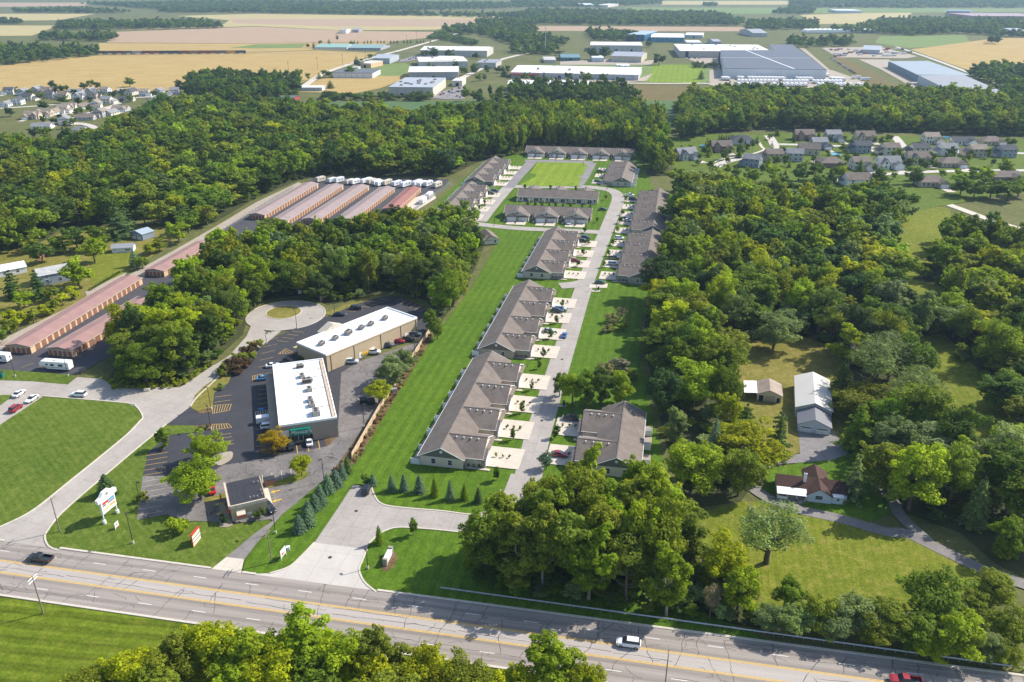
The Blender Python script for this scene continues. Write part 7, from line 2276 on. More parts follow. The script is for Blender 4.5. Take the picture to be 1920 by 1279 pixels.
STREETW = [[P2(q) for q in s_] for s_ in ([(1335, 318), (1400, 300), (1442, 292), (1432, 254), (1462, 254), (1462, 270), (1960, 284), (1960, 296), (1690, 284), (1450, 277), (1440, 298), (1350, 322)], [(1590, 336), (1960, 326), (1960, 314), (1590, 324)])]
T(735, 690, 32, 11, 'round', 'grey', 'large grey-green tree beside the worn rear car park')
T(757, 672, 20, 10, 'round', 'grey', 'smaller grey-green tree just behind the large one, rear car park')
T(709, 731, 27, 8.5, 'round', 'yellow', 'yellow-green tree above the two black rubbish containers')
T(512, 826, 25, 7, 'wide', 'gold', 'orange-yellow tree at the corner of the shop end car park')
T(563, 869, 20, 7, 'round', 'yellow', 'small bright yellow-green tree on the lawn tip')
T(393, 834, 36, 8, 'wide', 'lime', 'lime-green tree on the middle island, the upper of two')
T(370, 894, 47, 9.5, 'round', 'lime', 'big lime-green tree shading the worn bays, the lower of two')
T(303, 818, 15, 7.5, 'tall', 'green', 'upright oval tree where side street meets the lot')
T(196, 902, 18, 7.5, 'spruce', 'pine', 'lone dark conifer beside the side street')
T(265, 929, 14, 3.2, 'shrub', 'olive', 'olive bush at the left of the faded bays')
T(332, 984, 24, 4.2, 'shrub', 'lime', 'round yellow-green bush alone on the west lawn')
T(487, 962, 13, 3.2, 'shrub', 'dark', 'dark round bush at the wall of the drive-through')
T(418, 972, 9, 3.0, 'shrub', 'deep', 'small dark tree at the left corner of the drive-through')
T(563, 672, 9, 2.6, 'shrub', 'dark', 'clipped round bush in the court between the shop blocks')
T(413, 724, 10, 2.2, 'shrub', 'grey', 'tuft of pale ornamental grass on the dry island')
T(376, 802, 5, 1.5, 'shrub', 'dark', 'left clipped bush on the narrow island')
T(388, 800, 5, 1.5, 'shrub', 'dark', 'right clipped bush on the narrow island')
T(304, 838, 6, 1.6, 'shrub', 'olive', 'low bush at the foot of the upright oval tree')
T(807, 596, 16, 9, 'round', 'green', 'dark tree at the end of the rear car park')
T(820, 615, 14, 8, 'round', 'green', 'tree at the top end of the wooden fence')
T(710, 1001, 10, 6, 'spruce', 'green', 'young cone-shaped tree by the entrance road curve', f=0.5, name='young_tree')
T(775, 984, 10, 5.5, 'tall', 'green', 'young tree in a mulch ring north of the entrance sign', name='young_tree')
T(902, 991, 8, 5.0, 'spruce', 'green', 'young cone-shaped tree near the front clump', name='young_tree')
T(932, 886, 9, 4.5, 'tall', 'dark', 'young tree in a mulch ring on the spruce lawn', name='young_tree')
T(1025, 861, 14, 5.5, 'round', 'blue', 'round blue-green tree just above the front clump', name='young_tree')
for k, (x, y, h, col) in enumerate(((734, 908, 5.0, 'blue'), (757, 906, 5.6, 'blue'), (786, 910, 5.4, 'blue'), (815, 917, 5.2, 'green'), (844, 923, 5.4, 'blue'), (871, 924, 5.0, 'green'), (897, 929, 5.2, 'pine'))):
    T(x, y, 10.5, h, 'spruce', col, '%s from left of the spruces along the lawn above the entrance road' % ORD[k], 'spruces on the lawn above the entrance road', f=0.42)
for k, (x, y, h, col, r) in enumerate(((651, 874, 5.5, 'pine', 9), (640, 885, 5.5, 'blue', 11), (629, 897, 6, 'blue', 13), (614, 908, 6, 'blue', 13), (600, 931, 6, 'blue', 12), (589, 941, 6, 'blue', 12), (577, 955, 6, 'blue', 12), (576, 970, 6, 'blue', 13), (560, 982, 6, 'blue', 14))):
    T(x, y, r, h, 'spruce', col, '%s from top of the blue spruces screening the drive lane' % ORD[k], 'blue spruces screening the drive lane', f=0.42)
T(699, 900, 8, 4, 'spruce', 'blue', 'blue spruce beside the parked black car', f=0.42)
T(684, 898, 10, 3.4, 'shrub', 'dark', 'dark bush above the parked black car')
T(1448, 985, 62, 16, 'willow', 'pale', 'spreading grey-green tree alone on the right-hand meadow', f=0.62)
# clump north of the two-unit townhouse
for k, (x, y, r, h, kd, cl) in enumerate(((1050, 716, 15, 9, 'round', 'dark'), (1074, 722, 27, 12, 'round', 'lime'), (1100, 722, 28, 13, 'round', 'green'), (1127, 716, 28, 13, 'round', 'dark'), (1163, 722, 27, 12, 'round', 'lime'))):
    T(x, y, r, h, kd, cl, '%s from left in the clump behind the two-unit townhouse' % ORD[k], 'clump behind the two-unit townhouse')
for x, y, r, h, cl, lab in ((1147, 596, 17, 3.6, 'tan', 'pale reeds at the upper edge of the pond strip'), (1139, 614, 14, 3.2, 'tan', 'pale reeds at the lower edge of the pond strip'), (1164, 585, 12, 4.0, 'dead', 'grey bare bush at the top of the pond strip'), (1168, 610, 13, 3.6, 'olive', 'olive bush beside the pale reeds'), (1135, 690, 18, 4, 'tan', 'tan bush above the tree clump, left'), (1165, 680, 24, 5, 'dead', 'grey-brown bush above the tree clump, right'), (1182, 700, 16, 4, 'olive', 'olive bush at the right of the tree clump')):
    T(x, y, r, h, 'shrub', cl, lab)
RL = 'trees along the right edge of the estate lawn'
for x, y, r, h, kd, cl, lab in (
        (1305, 712, 52, 15, 'round', 'lime', 'broad lime-green tree at the wood edge right of the clump'),
        (1267, 790, 26, 13, 'tall', 'grey', 'tall grey-green tree behind the two-unit townhouse'),
        (1300, 868, 56, 16, 'round', 'lime', 'big yellowish tree right of the two-unit townhouse'),
        (1341, 818, 17, 13, 'spruce', 'blue', 'grey-blue spruce amid broadleaf trees, right of the townhouse'),
        (1366, 765, 30, 12, 'round', 'yellow', 'yellow-leaved tree left of the cream cottage'),
        (1398, 790, 34, 14, 'pine', 'dark', 'dark pine below the cream cottage'),
        (1390, 876, 42, 15, 'round', 'olive', 'olive tree left of the white porch house'),
        (1462, 802, 27, 16, 'pine', 'pine', 'tall ragged pine in front of the cottage and barn'),
        (1580, 705, 24, 15, 'spruce', 'deep', 'dark spruce right beside the cream barn'),
        (1647, 672, 56, 18, 'willow', 'grey', 'huge pale green tree above the barn'),
        (1710, 725, 46, 16, 'willow', 'grey', 'pale green tree right of the barn beside the grass ride'),
        (1614, 790, 38, 16, 'pine', 'green', 'bright green pine below the cream barn'),
        (1607, 882, 26, 15, 'pine', 'grey', 'brownish-grey pine at the right end of the porch house'),
        (1802, 866, 42, 16, 'tall', 'lime', 'yellow-topped tree right of the porch house drive'),
        (1838, 936, 24, 13, 'spruce', 'grey', 'grey conifer beside the gravel drive fork'),
        (1890, 1000, 30, 12, 'round', 'green', 'round green tree at the right edge above the drive'),
        (1762, 1115, 56, 13, 'round', 'green', 'dense round green tree at the lower right of the meadow'),
        (1797, 1186, 50, 11, 'round', 'lime', 'bright green tree against the guard rail at lower right'),
        (1482, 1110, 30, 9, 'round', 'green', 'small green tree at the lower left of the meadow'),
        (1455, 615, 40, 11, 'round', 'grey', 'pale round tree at the top of the cottage yard'),
        (1360, 1045, 44, 14, 'round', 'yellow', 'yellowish tree at the right end of the front clump'),
        (1388, 1100, 40, 12, 'round', 'lime', 'lime tree at the lower right end of the front clump'),
        (1335, 1125, 20, 8, 'willow', 'dead', 'grey leafless tree at the foot of the front clump'),
        (1300, 392, 44, 17, 'tall', 'yellow', 'tall yellow-green tree beside the longest townhouse row'),
        (1865, 1100, 40, 10, 'round', 'olive', 'olive tree at the right edge of the meadow'),
        (1232, 275, 22, 17, 'tall', 'lime', 'tall lime tree right of the five-gabled row')):
    T(x, y, r, h, kd, cl, lab, RL if 'wood edge' in lab else None)
for k, (x, y, r, h, cl) in enumerate(((1447, 1160, 30, 7, 'grey'), (1492, 1156, 36, 8, 'pale'), (1535, 1146, 40, 9, 'olive'), (1570, 1165, 36, 8, 'grey'), (1610, 1146, 46, 9, 'pale'), (1640, 1175, 36, 8, 'olive'), (1672, 1160, 48, 9, 'olive'), (1725, 1180, 42, 9, 'green'), (1745, 1205, 34, 7, 'lime'), (1852, 1208, 32, 7, 'pale'), (1900, 1172, 42, 9, 'olive'), (1890, 1222, 28, 6, 'olive'), (1830, 1135, 36, 8, 'olive'))):
    T(x, y, r, h, 'round', cl, '%s from left of the bushy trees along the guard rail, lower right' % ORD[k], 'bushy trees along the guard rail')
# trees in front of the road
FG = [(560, 1208, 68, 17, 'lime', 'tall', 'tallest, lime-green, left of the middle'), (470, 1228, 62, 15, 'lime', 'round', 'light green, left of the tallest'), (395, 1212, 56, 14, 'yellow', 'round', 'yellow-green, overlapping the road edge'), (325, 1236, 54, 13, 'olive', 'round', 'olive, left of the yellow-green one'),
      (245, 1262, 56, 12, 'yellow', 'round', 'yellow-green, at the left end'), (165, 1290, 46, 11, 'olive', 'round', 'olive, the leftmost'), (640, 1236, 60, 15, 'lime', 'round', 'lime-green, right of the tallest'), (722, 1232, 52, 15, 'olive', 'tall', 'olive, narrow, reaching the kerb'), (800, 1256, 50, 12, 'yellow', 'round', 'yellow-green, in the middle'),
      (875, 1276, 54, 11, 'olive', 'round', 'olive, right of the middle'), (1045, 1246, 62, 15, 'lime', 'tall', 'lime-green, standing alone at the right'), (1100, 1275, 34, 11, 'yellow', 'round', 'yellow-green, the rightmost'), (965, 1288, 54, 11, 'yellow', 'round', 'yellow-green, low, before the lone lime one'), (590, 1290, 70, 13, 'green', 'round', 'green, at the bottom edge, centre'),
      (430, 1296, 70, 12, 'lime', 'round', 'lime-green, at the bottom edge, left'), (300, 1305, 64, 12, 'olive', 'round', 'olive, at the bottom edge, far left'), (730, 1300, 62, 12, 'olive', 'round', 'olive, at the bottom edge, right'), (510, 1268, 60, 14, 'yellow', 'round', 'yellow-green, between the bigger ones'), (690, 1262, 52, 13, 'yellow', 'round', 'yellow-green, behind the olive narrow one')]
for x, y, r, h, cl, kd, lab in FG:
    T(x, y, r, h, kd, cl, 'foreground tree below the road: %s' % lab, 'foreground trees below the main road')
# left homestead
for x, y, r, h, kd, cl, lab in (
        (172, 465, 26, 13, 'wide', 'lime', 'spreading lime-green tree with bare trunk on the left homestead lawn'), (140, 507, 30, 12, 'round', 'lime', 'dense lime tree in front of the blue-grey house'),
        (182, 436, 26, 15, 'tall', 'green', 'tall green tree behind the spreading lime-green one'), (250, 482, 12, 8, 'spruce', 'blue', 'blue spruce beside the gravel strip'), (302, 394, 26, 10, 'round', 'olive', 'rounded rust-tinged tree right of the blue-grey garage'),
        (332, 432, 22, 8, 'round', 'lime', 'lime bush-like tree at the gravel strip'), (297, 456, 15, 7, 'round', 'olive', 'thin olive tree beside the lime one at the gravel strip'), (280, 464, 13, 6, 'round', 'yellow', 'yellowish small tree above the blue spruce'),
        (218, 408, 30, 18, 'pine', 'pine', 'big pine beside the blue-grey garage'), (307, 345, 30, 20, 'pine', 'pine', 'tallest pine in the left wood'), (20, 528, 23, 12, 'pine', 'deep', 'dark pine at the left edge by the white-roofed house'), (67, 528, 22, 12, 'pine', 'deep', 'dark ragged pine left of the blue-grey house'),
        (75, 470, 22, 5, 'round', 'dark', 'dark bush mass left of the red-brown fence'), (112, 452, 22, 9, 'round', 'green', 'green tree behind the red-brown fence'), (140, 442, 24, 12, 'round', 'dark', 'dark tree left of the tall green one'), (55, 455, 18, 6, 'round', 'olive', 'olive bush on the clearing at far left'),
        (268, 398, 20, 12, 'round', 'dark', 'dark tree behind the blue-grey garage'), (350, 412, 24, 12, 'round', 'green', 'green tree at the wood foot by the gravel strip'), (385, 396, 24, 13, 'round', 'olive', 'olive tree farther up the gravel strip'), (234, 404, 18, 14, 'pine', 'pine', 'pine just left of the blue-grey garage'), (42, 560, 18, 7, 'round', 'lime', 'lime tree below the dark pines'), (95, 548, 16, 6, 'round', 'olive', 'olive tree in front of the blue-grey house'), (265, 490, 14, 5, 'round', 'green', 'green bush beside the blue spruce')):
    T(x, y, r, h, kd, cl, lab)
for k, (x, y, r, cl) in enumerate(((135, 545, 14, 'yellow'), (115, 560, 15, 'yellow'), (98, 572, 14, 'olive'), (80, 580, 14, 'yellow'), (60, 590, 15, 'olive'), (42, 592, 14, 'yellow'), (28, 606, 14, 'yellow'), (8, 612, 15, 'olive'), (15, 590, 14, 'yellow'), (-5, 632, 14, 'green'))):
    T(x, y, r * 1.45, 5.6, 'shrub', cl, '%s from right of the yellowish bushes along the gravel strip at far left' % ORD[k], 'yellowish bushes at far left')
for k in range(16):
    T(168 + k * 3.7, 543 - k * 2.2, 2.4, 1.6, 'spruce', 'dark', 'tiny clipped conifer in the row beside the gravel drive', 'clipped conifers beside the gravel drive', f=0.42)
for k, (x, y) in enumerate(((416, 692), (428, 684), (438, 676), (450, 668), (460, 660), (471, 652), (481, 644), (440, 690), (455, 678), (468, 668))):
    T(x, y, 17, 4.0, 'shrub', 'maroon' if k % 3 else 'olive', '%s bush of the reddish hedge beside the side street' % ORD[k], 'reddish hedge beside the side street')
# small street trees of the estate
for k, (x, y, r) in enumerate(((1054, 568, 5), (1044, 598, 5.5), (1032, 624, 6.5), (1019, 660, 6), (1011, 682, 5.5), (997, 722, 5), (979, 762, 7), (962, 812, 7), (1102, 452, 5), (1094, 471, 5), (1084, 492, 5), (1149, 453, 5.5), (1142, 473, 4.5), (1133, 494, 4.5), (1174, 372, 4), (1167, 397, 4.5), (1163, 411, 6), (1158, 429, 4), (1042, 808, 9), (1136, 369, 4), (1120, 411, 4), (1097, 430, 5), (909, 378, 3.5), (899, 389, 3), (885, 405, 3))):
    near = y > 530
    T(x, y, r, 3.6 if r < 6 else 4.4, 'tall', random.choice(('green', 'dark', 'green')), 'young street tree on a grass island of the townhouse estate, %s' % ('left of the street' if x < 1110 and y > 440 else 'right of the street' if x > 1110 else 'by the lane') if not near else '%s young tree up the near left side of the estate street' % ORD[7 - min(k, 7)] if k < 8 else 'young tree on the drive island of the two-unit townhouse', 'young street trees of the townhouse estate', 'young_tree')
for k, (x, y) in enumerate(((990, 383), (1004, 384), (1017, 385), (1030, 386), (1042, 386), (1056, 387), (1070, 388), (1092, 388), (1107, 389))):
    T(x, y - 3, 3.4, 3.2, 'spruce', 'dark', '%s small conifer from left between the two middle rows' % ORD[k], 'small conifers between the middle rows', f=0.42)
for x, y, l in ((984, 350, 'left'), (1032, 351, 'middle'), (1080, 352, 'right')):
    T(x, y, 3.6, 4.5, 'tall', 'dark', '%s small tree behind the patio-door row roof' % l, None, 'young_tree')
random.shuffle(SHRUBS)
small = HI['shrub'] + MIDL['shrub']
for p, lab in SHRUBS[:290]:
    d = math.hypot(p.x, p.y)
    if d > 600:
        continue
    s = random.uniform(0.34, 0.48)
    o = link('foundation_shrub', MIDL['shrub'][0], None, (p.x, p.y, 0.33), random.uniform(0, 6), jitter(random.choice((PAL['dark'], PAL['olive'], PAL['rust'])), 0.15), (s * 0.9, s * 0.9, s))
    tag(o, 'low rounded shrub in the planting strips beside the townhouse driveways', 'shrub', 'low shrubs of the townhouse driveways')
# subdivision and business park trees
SUBT = [(27, 168, 6), (55, 172, 6), (76, 178, 6), (80, 196, 8), (90, 168, 5), (97, 157, 7), (108, 166, 7), (120, 166, 7), (137, 172, 6), (155, 160, 6), (168, 156, 7), (182, 158, 7), (185, 174, 5), (113, 186, 6), (121, 186, 6), (146, 188, 6), (168, 186, 5), (207, 175, 5), (213, 176, 5), (227, 172, 5), (228, 188, 5), (168, 204, 6), (146, 208, 8), (112, 218, 6), (101, 226, 6), (121, 231, 6), (136, 226, 7), (80, 221, 5), (18, 207, 9), (83, 248, 12), (62, 246, 8), (130, 244, 4), (242, 152, 8), (336, 157, 9), (243, 183, 5), (290, 175, 6)]
for k, (x, y, r) in enumerate(SUBT):
    T(x, y, r * 1.2, random.uniform(6, 10), random.choice(('round', 'round', 'tall')), random.choice(('dark', 'deep', 'green')), 'garden tree %s, left-hand subdivision' % by_house(P(x, y), NWALL), 'garden trees of the left-hand subdivision', 'garden_tree')
SUBR = [(1331, 281, 6), (1328, 266, 5), (1276, 278, 6), (1262, 290, 6), (1390, 263, 5), (1420, 262, 6), (1444, 255, 6), (1412, 268, 4), (1458, 248, 6), (1490, 259, 4), (1536, 252, 6), (1556, 258, 6), (1585, 259, 4), (1598, 262, 5), (1640, 262, 5), (1654, 262, 6), (1668, 256, 8), (1676, 288, 6), (1570, 300, 9), (1604, 290, 5), (1620, 306, 7), (1655, 305, 5), (1737, 309, 6), (1755, 305, 6), (1788, 288, 5), (1822, 288, 6), (1738, 275, 4), (1716, 326, 16), (1650, 328, 16), (1580, 322, 10), (1800, 330, 14), (1850, 325, 18), (1888, 312, 14), (1900, 265, 8), (1805, 345, 20), (1830, 350, 20), (1862, 348, 22), (1895, 352, 22), (1915, 345, 22), (1890, 262, 7), (1845, 270, 4), (1735, 288, 5), (1365, 300, 5), (1500, 320, 14), (1530, 318, 14), (1450, 322, 14), (1410, 326, 14), (1380, 324, 9)]
for k, (x, y, r) in enumerate(SUBR):
    T(x, y, r, random.uniform(5, 8) if r < 10 else 12, random.choice(('round', 'spruce', 'round')) if r < 8 else 'round', random.choice(('dark', 'green', 'dark', 'lime' if r > 9 else 'dark')), 'garden tree by the right-subdivision house: ' + by_house(P(x, y), NE_H), 'garden trees of the right-hand subdivision', 'garden_tree')
n_ = 0
for x, y in fill([(1262, 300), (1330, 256), (1470, 254), (1900, 268), (1900, 340), (1700, 345), (1480, 345), (1330, 330)], 15.5, 0.45):
    if n_ < 70 and free(x, y, 3) and not any(inside(x, y, s_) for s_ in STREETW):
        n_ += 1
        R_ = random.uniform(1.8, 3.8)
        TAKEN.append((x, y, R_))
        tree_at((x, y), random.choice(('round', 'round', 'spruce', 'tall')), R_ * random.uniform(1.9, 2.8), R_, jitter(PAL[random.choice(('dark', 'green', 'deep', 'olive'))], 0.15), 'small garden tree by the right-subdivision house: ' + by_house((x, y), NE_H), 'garden trees of the right-hand subdivision', 'garden_tree')
for k in range(7):
    T(1349 + k * 4.2, 258 - (k % 2), 2.6, 5, 'spruce', 'deep', 'slim dark conifer in the screen left of the dark-roofed white house', 'conifer screen by the dark-roofed house', f=0.42)
BP = [(672, 116, 7), (657, 131, 8), (619, 156, 6), (577, 142, 4), (598, 140, 4), (609, 136, 5), (616, 138, 5), (812, 96, 8), (842, 99, 7), (795, 100, 6), (893, 103, 5), (890, 125, 7), (870, 131, 6), (890, 130, 5), (805, 121, 4), (844, 119, 4), (855, 119, 4), (897, 143, 5), (908, 144, 4), (933, 128, 5), (941, 129, 4), (946, 135, 6), (913, 130, 5), (952, 128, 4), (1112, 98, 9), (1134, 96, 9), (1236, 108, 9), (1216, 82, 5), (1083, 134, 5), (1099, 142, 9), (1067, 142, 7), (1131, 144, 7), (1020, 142, 5), (1001, 143, 5), (985, 142, 7), (1034, 145, 3), (1315, 139, 5), (660, 81, 4), (617, 78, 4), (588, 84, 3), (577, 85, 3), (600, 79, 3), (668, 112, 4), (694, 105, 4), (632, 70, 2)]
for k, (x, y, r) in enumerate(BP):
    T(x, y, r * 1.3, random.uniform(8, 12), random.choice(('round', 'round', 'spruce') if r < 7 else ('round',)), random.choice(('dark', 'deep', 'green')), 'dark tree near the ' + by_house(P(x, y), [(q_[0][0][0], q_[0][0][1], q_[4]) for q_ in IND]), 'single trees of the business park', 'park_tree')
for k in range(26):
    T(652 + k * 6.2, 79 - k * 0.05 + random.uniform(-0.3, 0.3), 1.9, 7, 'spruce', 'deep', 'tiny dark conifer in the line behind the greenhouse sheds', 'line of conifers behind the greenhouse sheds', f=0.42) if k % 4 else None

# ---- woods
YARDS = [[(1385, 760), (1378, 690), (1400, 640), (1500, 630), (1560, 650), (1600, 700), (1600, 780), (1575, 830), (1590, 870), (1640, 900), (1690, 970), (1600, 985), (1480, 945), (1430, 920), (1395, 850)],
         [(1695, 645), (1765, 632), (1825, 700), (1885, 795), (1890, 865), (1805, 870), (1750, 790), (1705, 710)],
         [(1680, 470), (1705, 378), (1775, 392), (1785, 450), (1730, 510), (1690, 510)], [(1680, 510), (1700, 495), (1760, 540), (1765, 600), (1695, 600)],
         [(1685, 345), (1960, 425), (1960, 445), (1860, 425), (1740, 380)], [(1740, 335), (1960, 345), (1960, 370), (1770, 372)]]
WOODS = [
    ('front', WOOD_FRONT, 6.8, (17, 23.5), (5.0, 7.4), 'the front clump', 'front', (), 'tall'),
    ('mid', WOOD_MID, 8.8, (12, 20), (5.0, 8.0), 'the shop-side wood', 'mid', (), None),
    ('right', WOOD_RIGHT, 10.4, (11, 21), (5.6, 10.2), 'the right-hand wood', 'right', YARDS, None),
    ('back', WOOD_BACK, 8.0, (17, 24), (4.4, 6.2), 'the tall back wood', 'back', (), 'tall'),
    ('left', WOOD_LEFT, 11.0, (11, 22), (5.8, 10.5), 'the large left wood', 'left', (), None),
    ('ne', WOOD_NE, 10.5, (12, 22), (5.5, 9.2), 'the wood belt beyond the right subdivision', 'back', (), None),
]
ALL = []
for key, poly, sp, hr_, rr, where, mix, holes, kd in WOODS:
    for x, y in fill(poly, sp, 0.38, holes):
        H = random.uniform(*hr_)
        R = random.uniform(*rr)
        if not free(x, y, R):
            continue
        cn, col = pick_col(mix)
        k = kd if kd and random.random() < 0.7 else random.choice(('round', 'round', 'tall', 'wide'))
        ALL.append((math.hypot(x, y), x, y, H, R, cn, col, k, key, where))
ALL.sort(key=lambda t: t[0])
CW_ = {'green': 'green', 'dark': 'dark green', 'deep': 'very dark green', 'yellow': 'yellowish', 'lime': 'lime-green', 'olive': 'olive', 'grey': 'grey-green'}
LM = [(1440, 743, 'the cream cottage'), (1519, 757, 'the cream barn'), (1518, 922, 'the porch house'), (1160, 800, 'the two-unit townhouse'), (1145, 600, 'the pale reeds'), (1215, 480, 'the shaded townhouse row'), (1240, 390, 'the longest townhouse row'), (1455, 640, 'the pale round tree'), (1780, 740, 'the grass ride'), (1700, 1005, 'the drive fork'), (1850, 1070, 'the right end of the drive'), (1720, 530, 'the lower clearing'), (1900, 700, 'the right picture edge'),
      (1880, 560, 'the upper right edge'), (1560, 560, 'the middle of the wood'), (1400, 540, 'the wood left of middle'), (1320, 1040, 'the meadow side'), (950, 1090, 'the entrance lawn'), (1150, 1140, 'the guard rail middle'), (1380, 1170, 'the guard rail right end'), (1050, 985, 'the street end'),
      (536, 575, 'the turning circle'), (250, 715, 'the concrete apron'), (380, 690, 'the side street'), (720, 550, 'the car park'), (850, 560, 'the wooden fence'), (900, 440, 'the small cream house'), (640, 440, 'the fourth storage row'), (300, 590, 'the half-hidden storage row'), (420, 500, 'the short storage row'), (540, 500, 'the middle of the shop-side wood')]
N_IND = 235
rest = {}
for i, (d, x, y, H, R, cn, col, k, key, where) in enumerate(ALL):
    if i < N_IND:
        lm = min(LM, key=lambda q: (P(q[0], q[1]).x - x) ** 2 + (P(q[0], q[1]).y - y) ** 2)[2]
        sz = 'tall ' if H > 17 else 'low ' if H < 14 else ''
        tree_at((x, y), k, H, R, col, '%s%s tree in %s, nearest %s' % (sz, CW_[cn], where, lm), '%s trees of %s' % (CW_[cn], where))
    else:
        rest.setdefault(key, []).append((x, y, 0.1, R, H, col, 0))
# undergrowth
for key, poly, sp, hr_, rr, where, mix, holes, kd in WOODS:
    for x, y in fill(poly, 3.6 if key == 'front' else 5.0 if key == 'mid' else 7.5, 0.45, holes):
        if any(inside(x, y, q) for q in KEEP):
            continue
        rest.setdefault(key, []).append((x, y, 0.0, random.uniform(1.6, 3.0), random.uniform(2.2, 5.5), jitter(PAL[random.choice(('dark', 'green', 'olive', 'grey', 'green'))], 0.2), 0))
WL = {w[0]: w[5] for w in WOODS}
for key, lst in rest.items():
    wood_mass('woodland', 'mass of treetops and undergrowth filling %s' % WL[key], lst)
# brown hedge strip along the wooden fence
lst = []
for x, y in fill([(803, 628), (812, 630), (668, 868), (630, 884), (690, 800), (745, 712)], 1.7, 0.5):
    lst.append((x, y, 0.2, random.uniform(0.6, 1.1), random.uniform(0.5, 1.1), jitter(PAL[random.choice(('rust', 'rust', 'tan', 'rust', 'tan'))], 0.2), 1))
wood_mass('brown_hedge', 'brown and rusty scrub strip along the wooden fence', lst, 'scrub')
sheet('scrub_strip', [(800, 628), (812, 632), (668, 868), (640, 890), (612, 902), (655, 842), (715, 760)], 0.245, M['mulch'])
lst = []
for x, y in fill([(190, 712), (340, 716), (402, 676), (404, 684), (340, 728), (215, 732)], 1.5, 0.5):
    lst.append((x, y, 0.2, random.uniform(0.5, 1.0), random.uniform(0.6, 1.4), jitter(PAL[random.choice(('yellow', 'olive', 'lime'))], 0.2), 1))
wood_mass('weed_border', 'yellow-green weeds along the edge of the wood by the side street', lst, 'weeds')
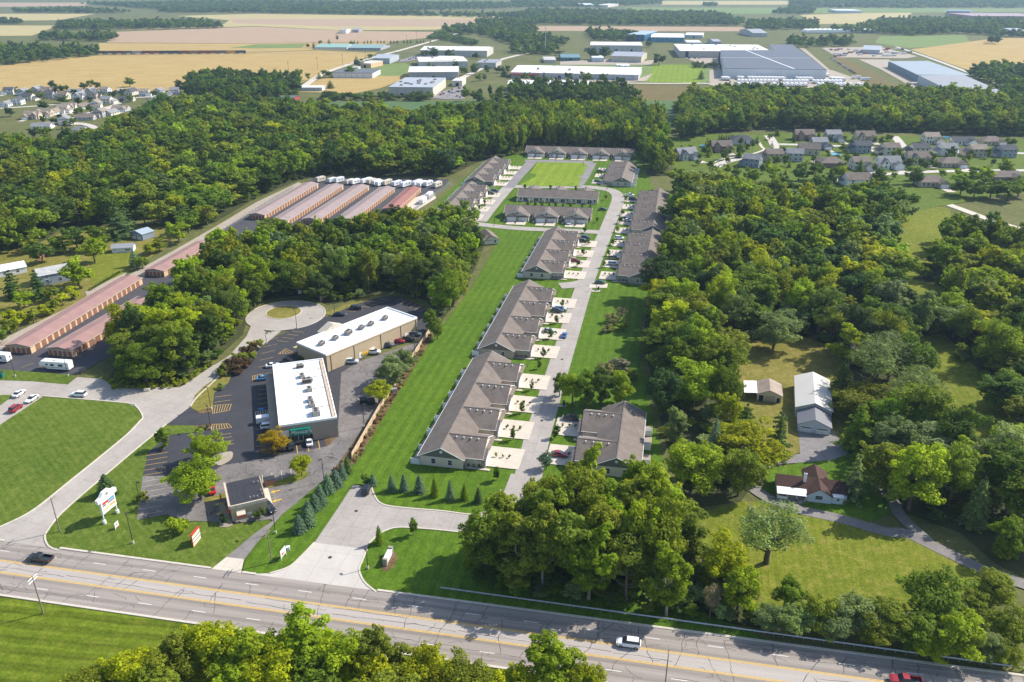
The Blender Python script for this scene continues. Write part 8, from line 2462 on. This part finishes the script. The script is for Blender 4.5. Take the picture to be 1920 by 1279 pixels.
# far woods
FAR = [
    ([(105, 57), (420, 54), (412, 46), (330, 43), (110, 46)], 13, 'dark wood island between the far tan fields'),
    ([(-60, 131), (60, 119), (188, 105), (165, 96), (60, 93), (-60, 96)], 11, 'dark wood at the left edge beside the wheat field'),
    ([(75, 76), (200, 79), (222, 74), (210, 68), (80, 68)], 12, 'tree group above the left wood, by farm roofs'),
    ([(-60, 46), (40, 46), (40, 42), (-60, 41)], 14, 'low tree line at the far left edge'),
    ([(30, 24), (200, 26), (250, 24), (160, 19), (20, 20)], 18, 'thin belt of trees at the upper left'),
    ([(150, 8), (480, 4), (960, 8), (960, 16), (700, 22), (480, 20), (400, 22), (260, 17)], 20, 'wide blue-green forest along the top left'),
    ([(300, 24), (480, 25), (480, 20), (300, 20)], 18, 'far tree belt with village roofs at upper left'),
    ([(470, 21), (960, 30), (990, 34), (900, 34), (820, 31), (480, 25)], 17, 'bluish wood belt beyond the bare fields'),
    ([(820, 66), (900, 66), (950, 82), (985, 88), (1010, 60), (985, 40), (900, 42), (880, 50), (830, 58)], 12, 'bushy wood at the back of the left business park'),
    ([(985, 46), (1180, 48), (1390, 49), (1395, 40), (1340, 27), (1180, 24), (1000, 22), (960, 30)], 14, 'broad wood belt across the back centre'),
    ([(960, 82), (1060, 86), (1060, 76), (1000, 72), (960, 74)], 12, 'trees around the radio mast'),
    ([(960, 102), (1050, 104), (1052, 96), (960, 92)], 11, 'tree strip at the left of the small workshops'),
    ([(1105, 76), (1190, 80), (1190, 66), (1100, 62)], 12, 'trees left of the tall blue hall'),
    ([(1400, 57), (1530, 56), (1530, 44), (1480, 40), (1400, 46)], 13, 'dark wood right of the back centre'),
    ([(1620, 62), (1700, 68), (1800, 64), (1960, 74), (1960, 44), (1800, 38), (1650, 40), (1612, 52)], 13, 'large dark wood at the upper right'),
    ([(1560, 62), (1620, 63), (1610, 56), (1560, 56)], 12, 'trees beside the greenhouse tunnels'),
    ([(1478, 90), (1522, 90), (1520, 80), (1480, 80)], 11, 'trees behind the huge warehouse'),
    ([(1530, 88), (1600, 88), (1600, 78), (1530, 78)], 12, 'trees behind the cluttered yard'),
    ([(1480, 16), (1960, 16), (1960, 2), (1480, 0)], 24, 'forest along the top right edge'),
    ([(960, 16), (1130, 14), (1240, 8), (1240, 1), (960, 1)], 24, 'forest along the top centre'),
    ([(1320, 12), (1345, 12), (1345, 9), (1320, 9)], 16, 'lone far tree group at top centre'),
    ([(1450, 27), (1520, 27), (1530, 18), (1450, 22)], 16, 'tree row at the top between pale fields'),
    ([(1810, 140), (1850, 132), (1960, 134), (1960, 190), (1900, 186), (1870, 170)], 11, 'wood at the right edge beside the grey-roofed factory'),
    ([(1850, 84), (1870, 84), (1870, 78), (1848, 78)], 11, 'small tree group on the right tan field'),
    ([(480, 192), (560, 192), (560, 150), (520, 156), (420, 150), (355, 160), (350, 184), (420, 205)], 9, 'dark tree group at the corner of the wheat field'),
    ([(600, 190), (720, 190), (810, 192), (812, 184), (740, 184), (640, 183), (605, 182)], 8, 'hedge of trees before the rooftop-unit warehouse'),
    ([(870, 190), (960, 186), (1080, 186), (1160, 188), (1200, 200), (1190, 215), (1120, 205), (960, 192), (880, 196)], 8.5, 'tree belt before the blue-grey shed'),
    ([(955, 184), (1100, 188), (1170, 192), (1170, 176), (1120, 168), (960, 172)], 8.5, 'tree row hiding the blue-grey shed'),
    ([(800, 72), (890, 86), (900, 80), (820, 62)], 10, 'shrub belt behind the long white-roofed hall'),
    ([(1300, 128), (1345, 128), (1345, 124), (1300, 124)], 7, 'dark hedge above the bright mown square'),
]
for q, sp, lab in FAR:
    lst = []
    for x, y in fill(q, sp * (1.3 if sp > 10 else 1.1), 0.45):
        if any(inside(x, y, k) for k in KEEP):
            continue
        k = sp / 11.0
        lst.append((x, y, 0.1, random.uniform(3.8, 9.5) * max(0.7, min(1.45, k)), random.uniform(7, 20) if 'hedge' not in lab and 'shrub' not in lab else random.uniform(4, 9), jitter(PAL[random.choice(('deep', 'dark', 'dark', 'green'))], 0.18), 0 if sp < 10 else 1))
    wood_mass('far_wood', lab, lst)

# ------------------------------------------------------------------ haze
hz = MB().box(-6900, 6900, -280, 8900, -1.0, 121.5)
m = bpy.data.materials.new("haze")
m.use_nodes = True
nt = m.node_tree
nt.nodes.remove(nt.nodes["Principled BSDF"])
vol = nt.nodes.new("ShaderNodeVolumePrincipled")
vol.inputs["Color"].default_value = (0.55, 0.77, 1.0, 1)
vol.inputs["Density"].default_value = 0.00008
vol.inputs["Anisotropy"].default_value = 0.2
nt.links.new(vol.outputs[0], nt.nodes["Material Output"].inputs["Volume"])
o = link("haze", hz.mesh("haze", m))
o["kind"] = "stuff"
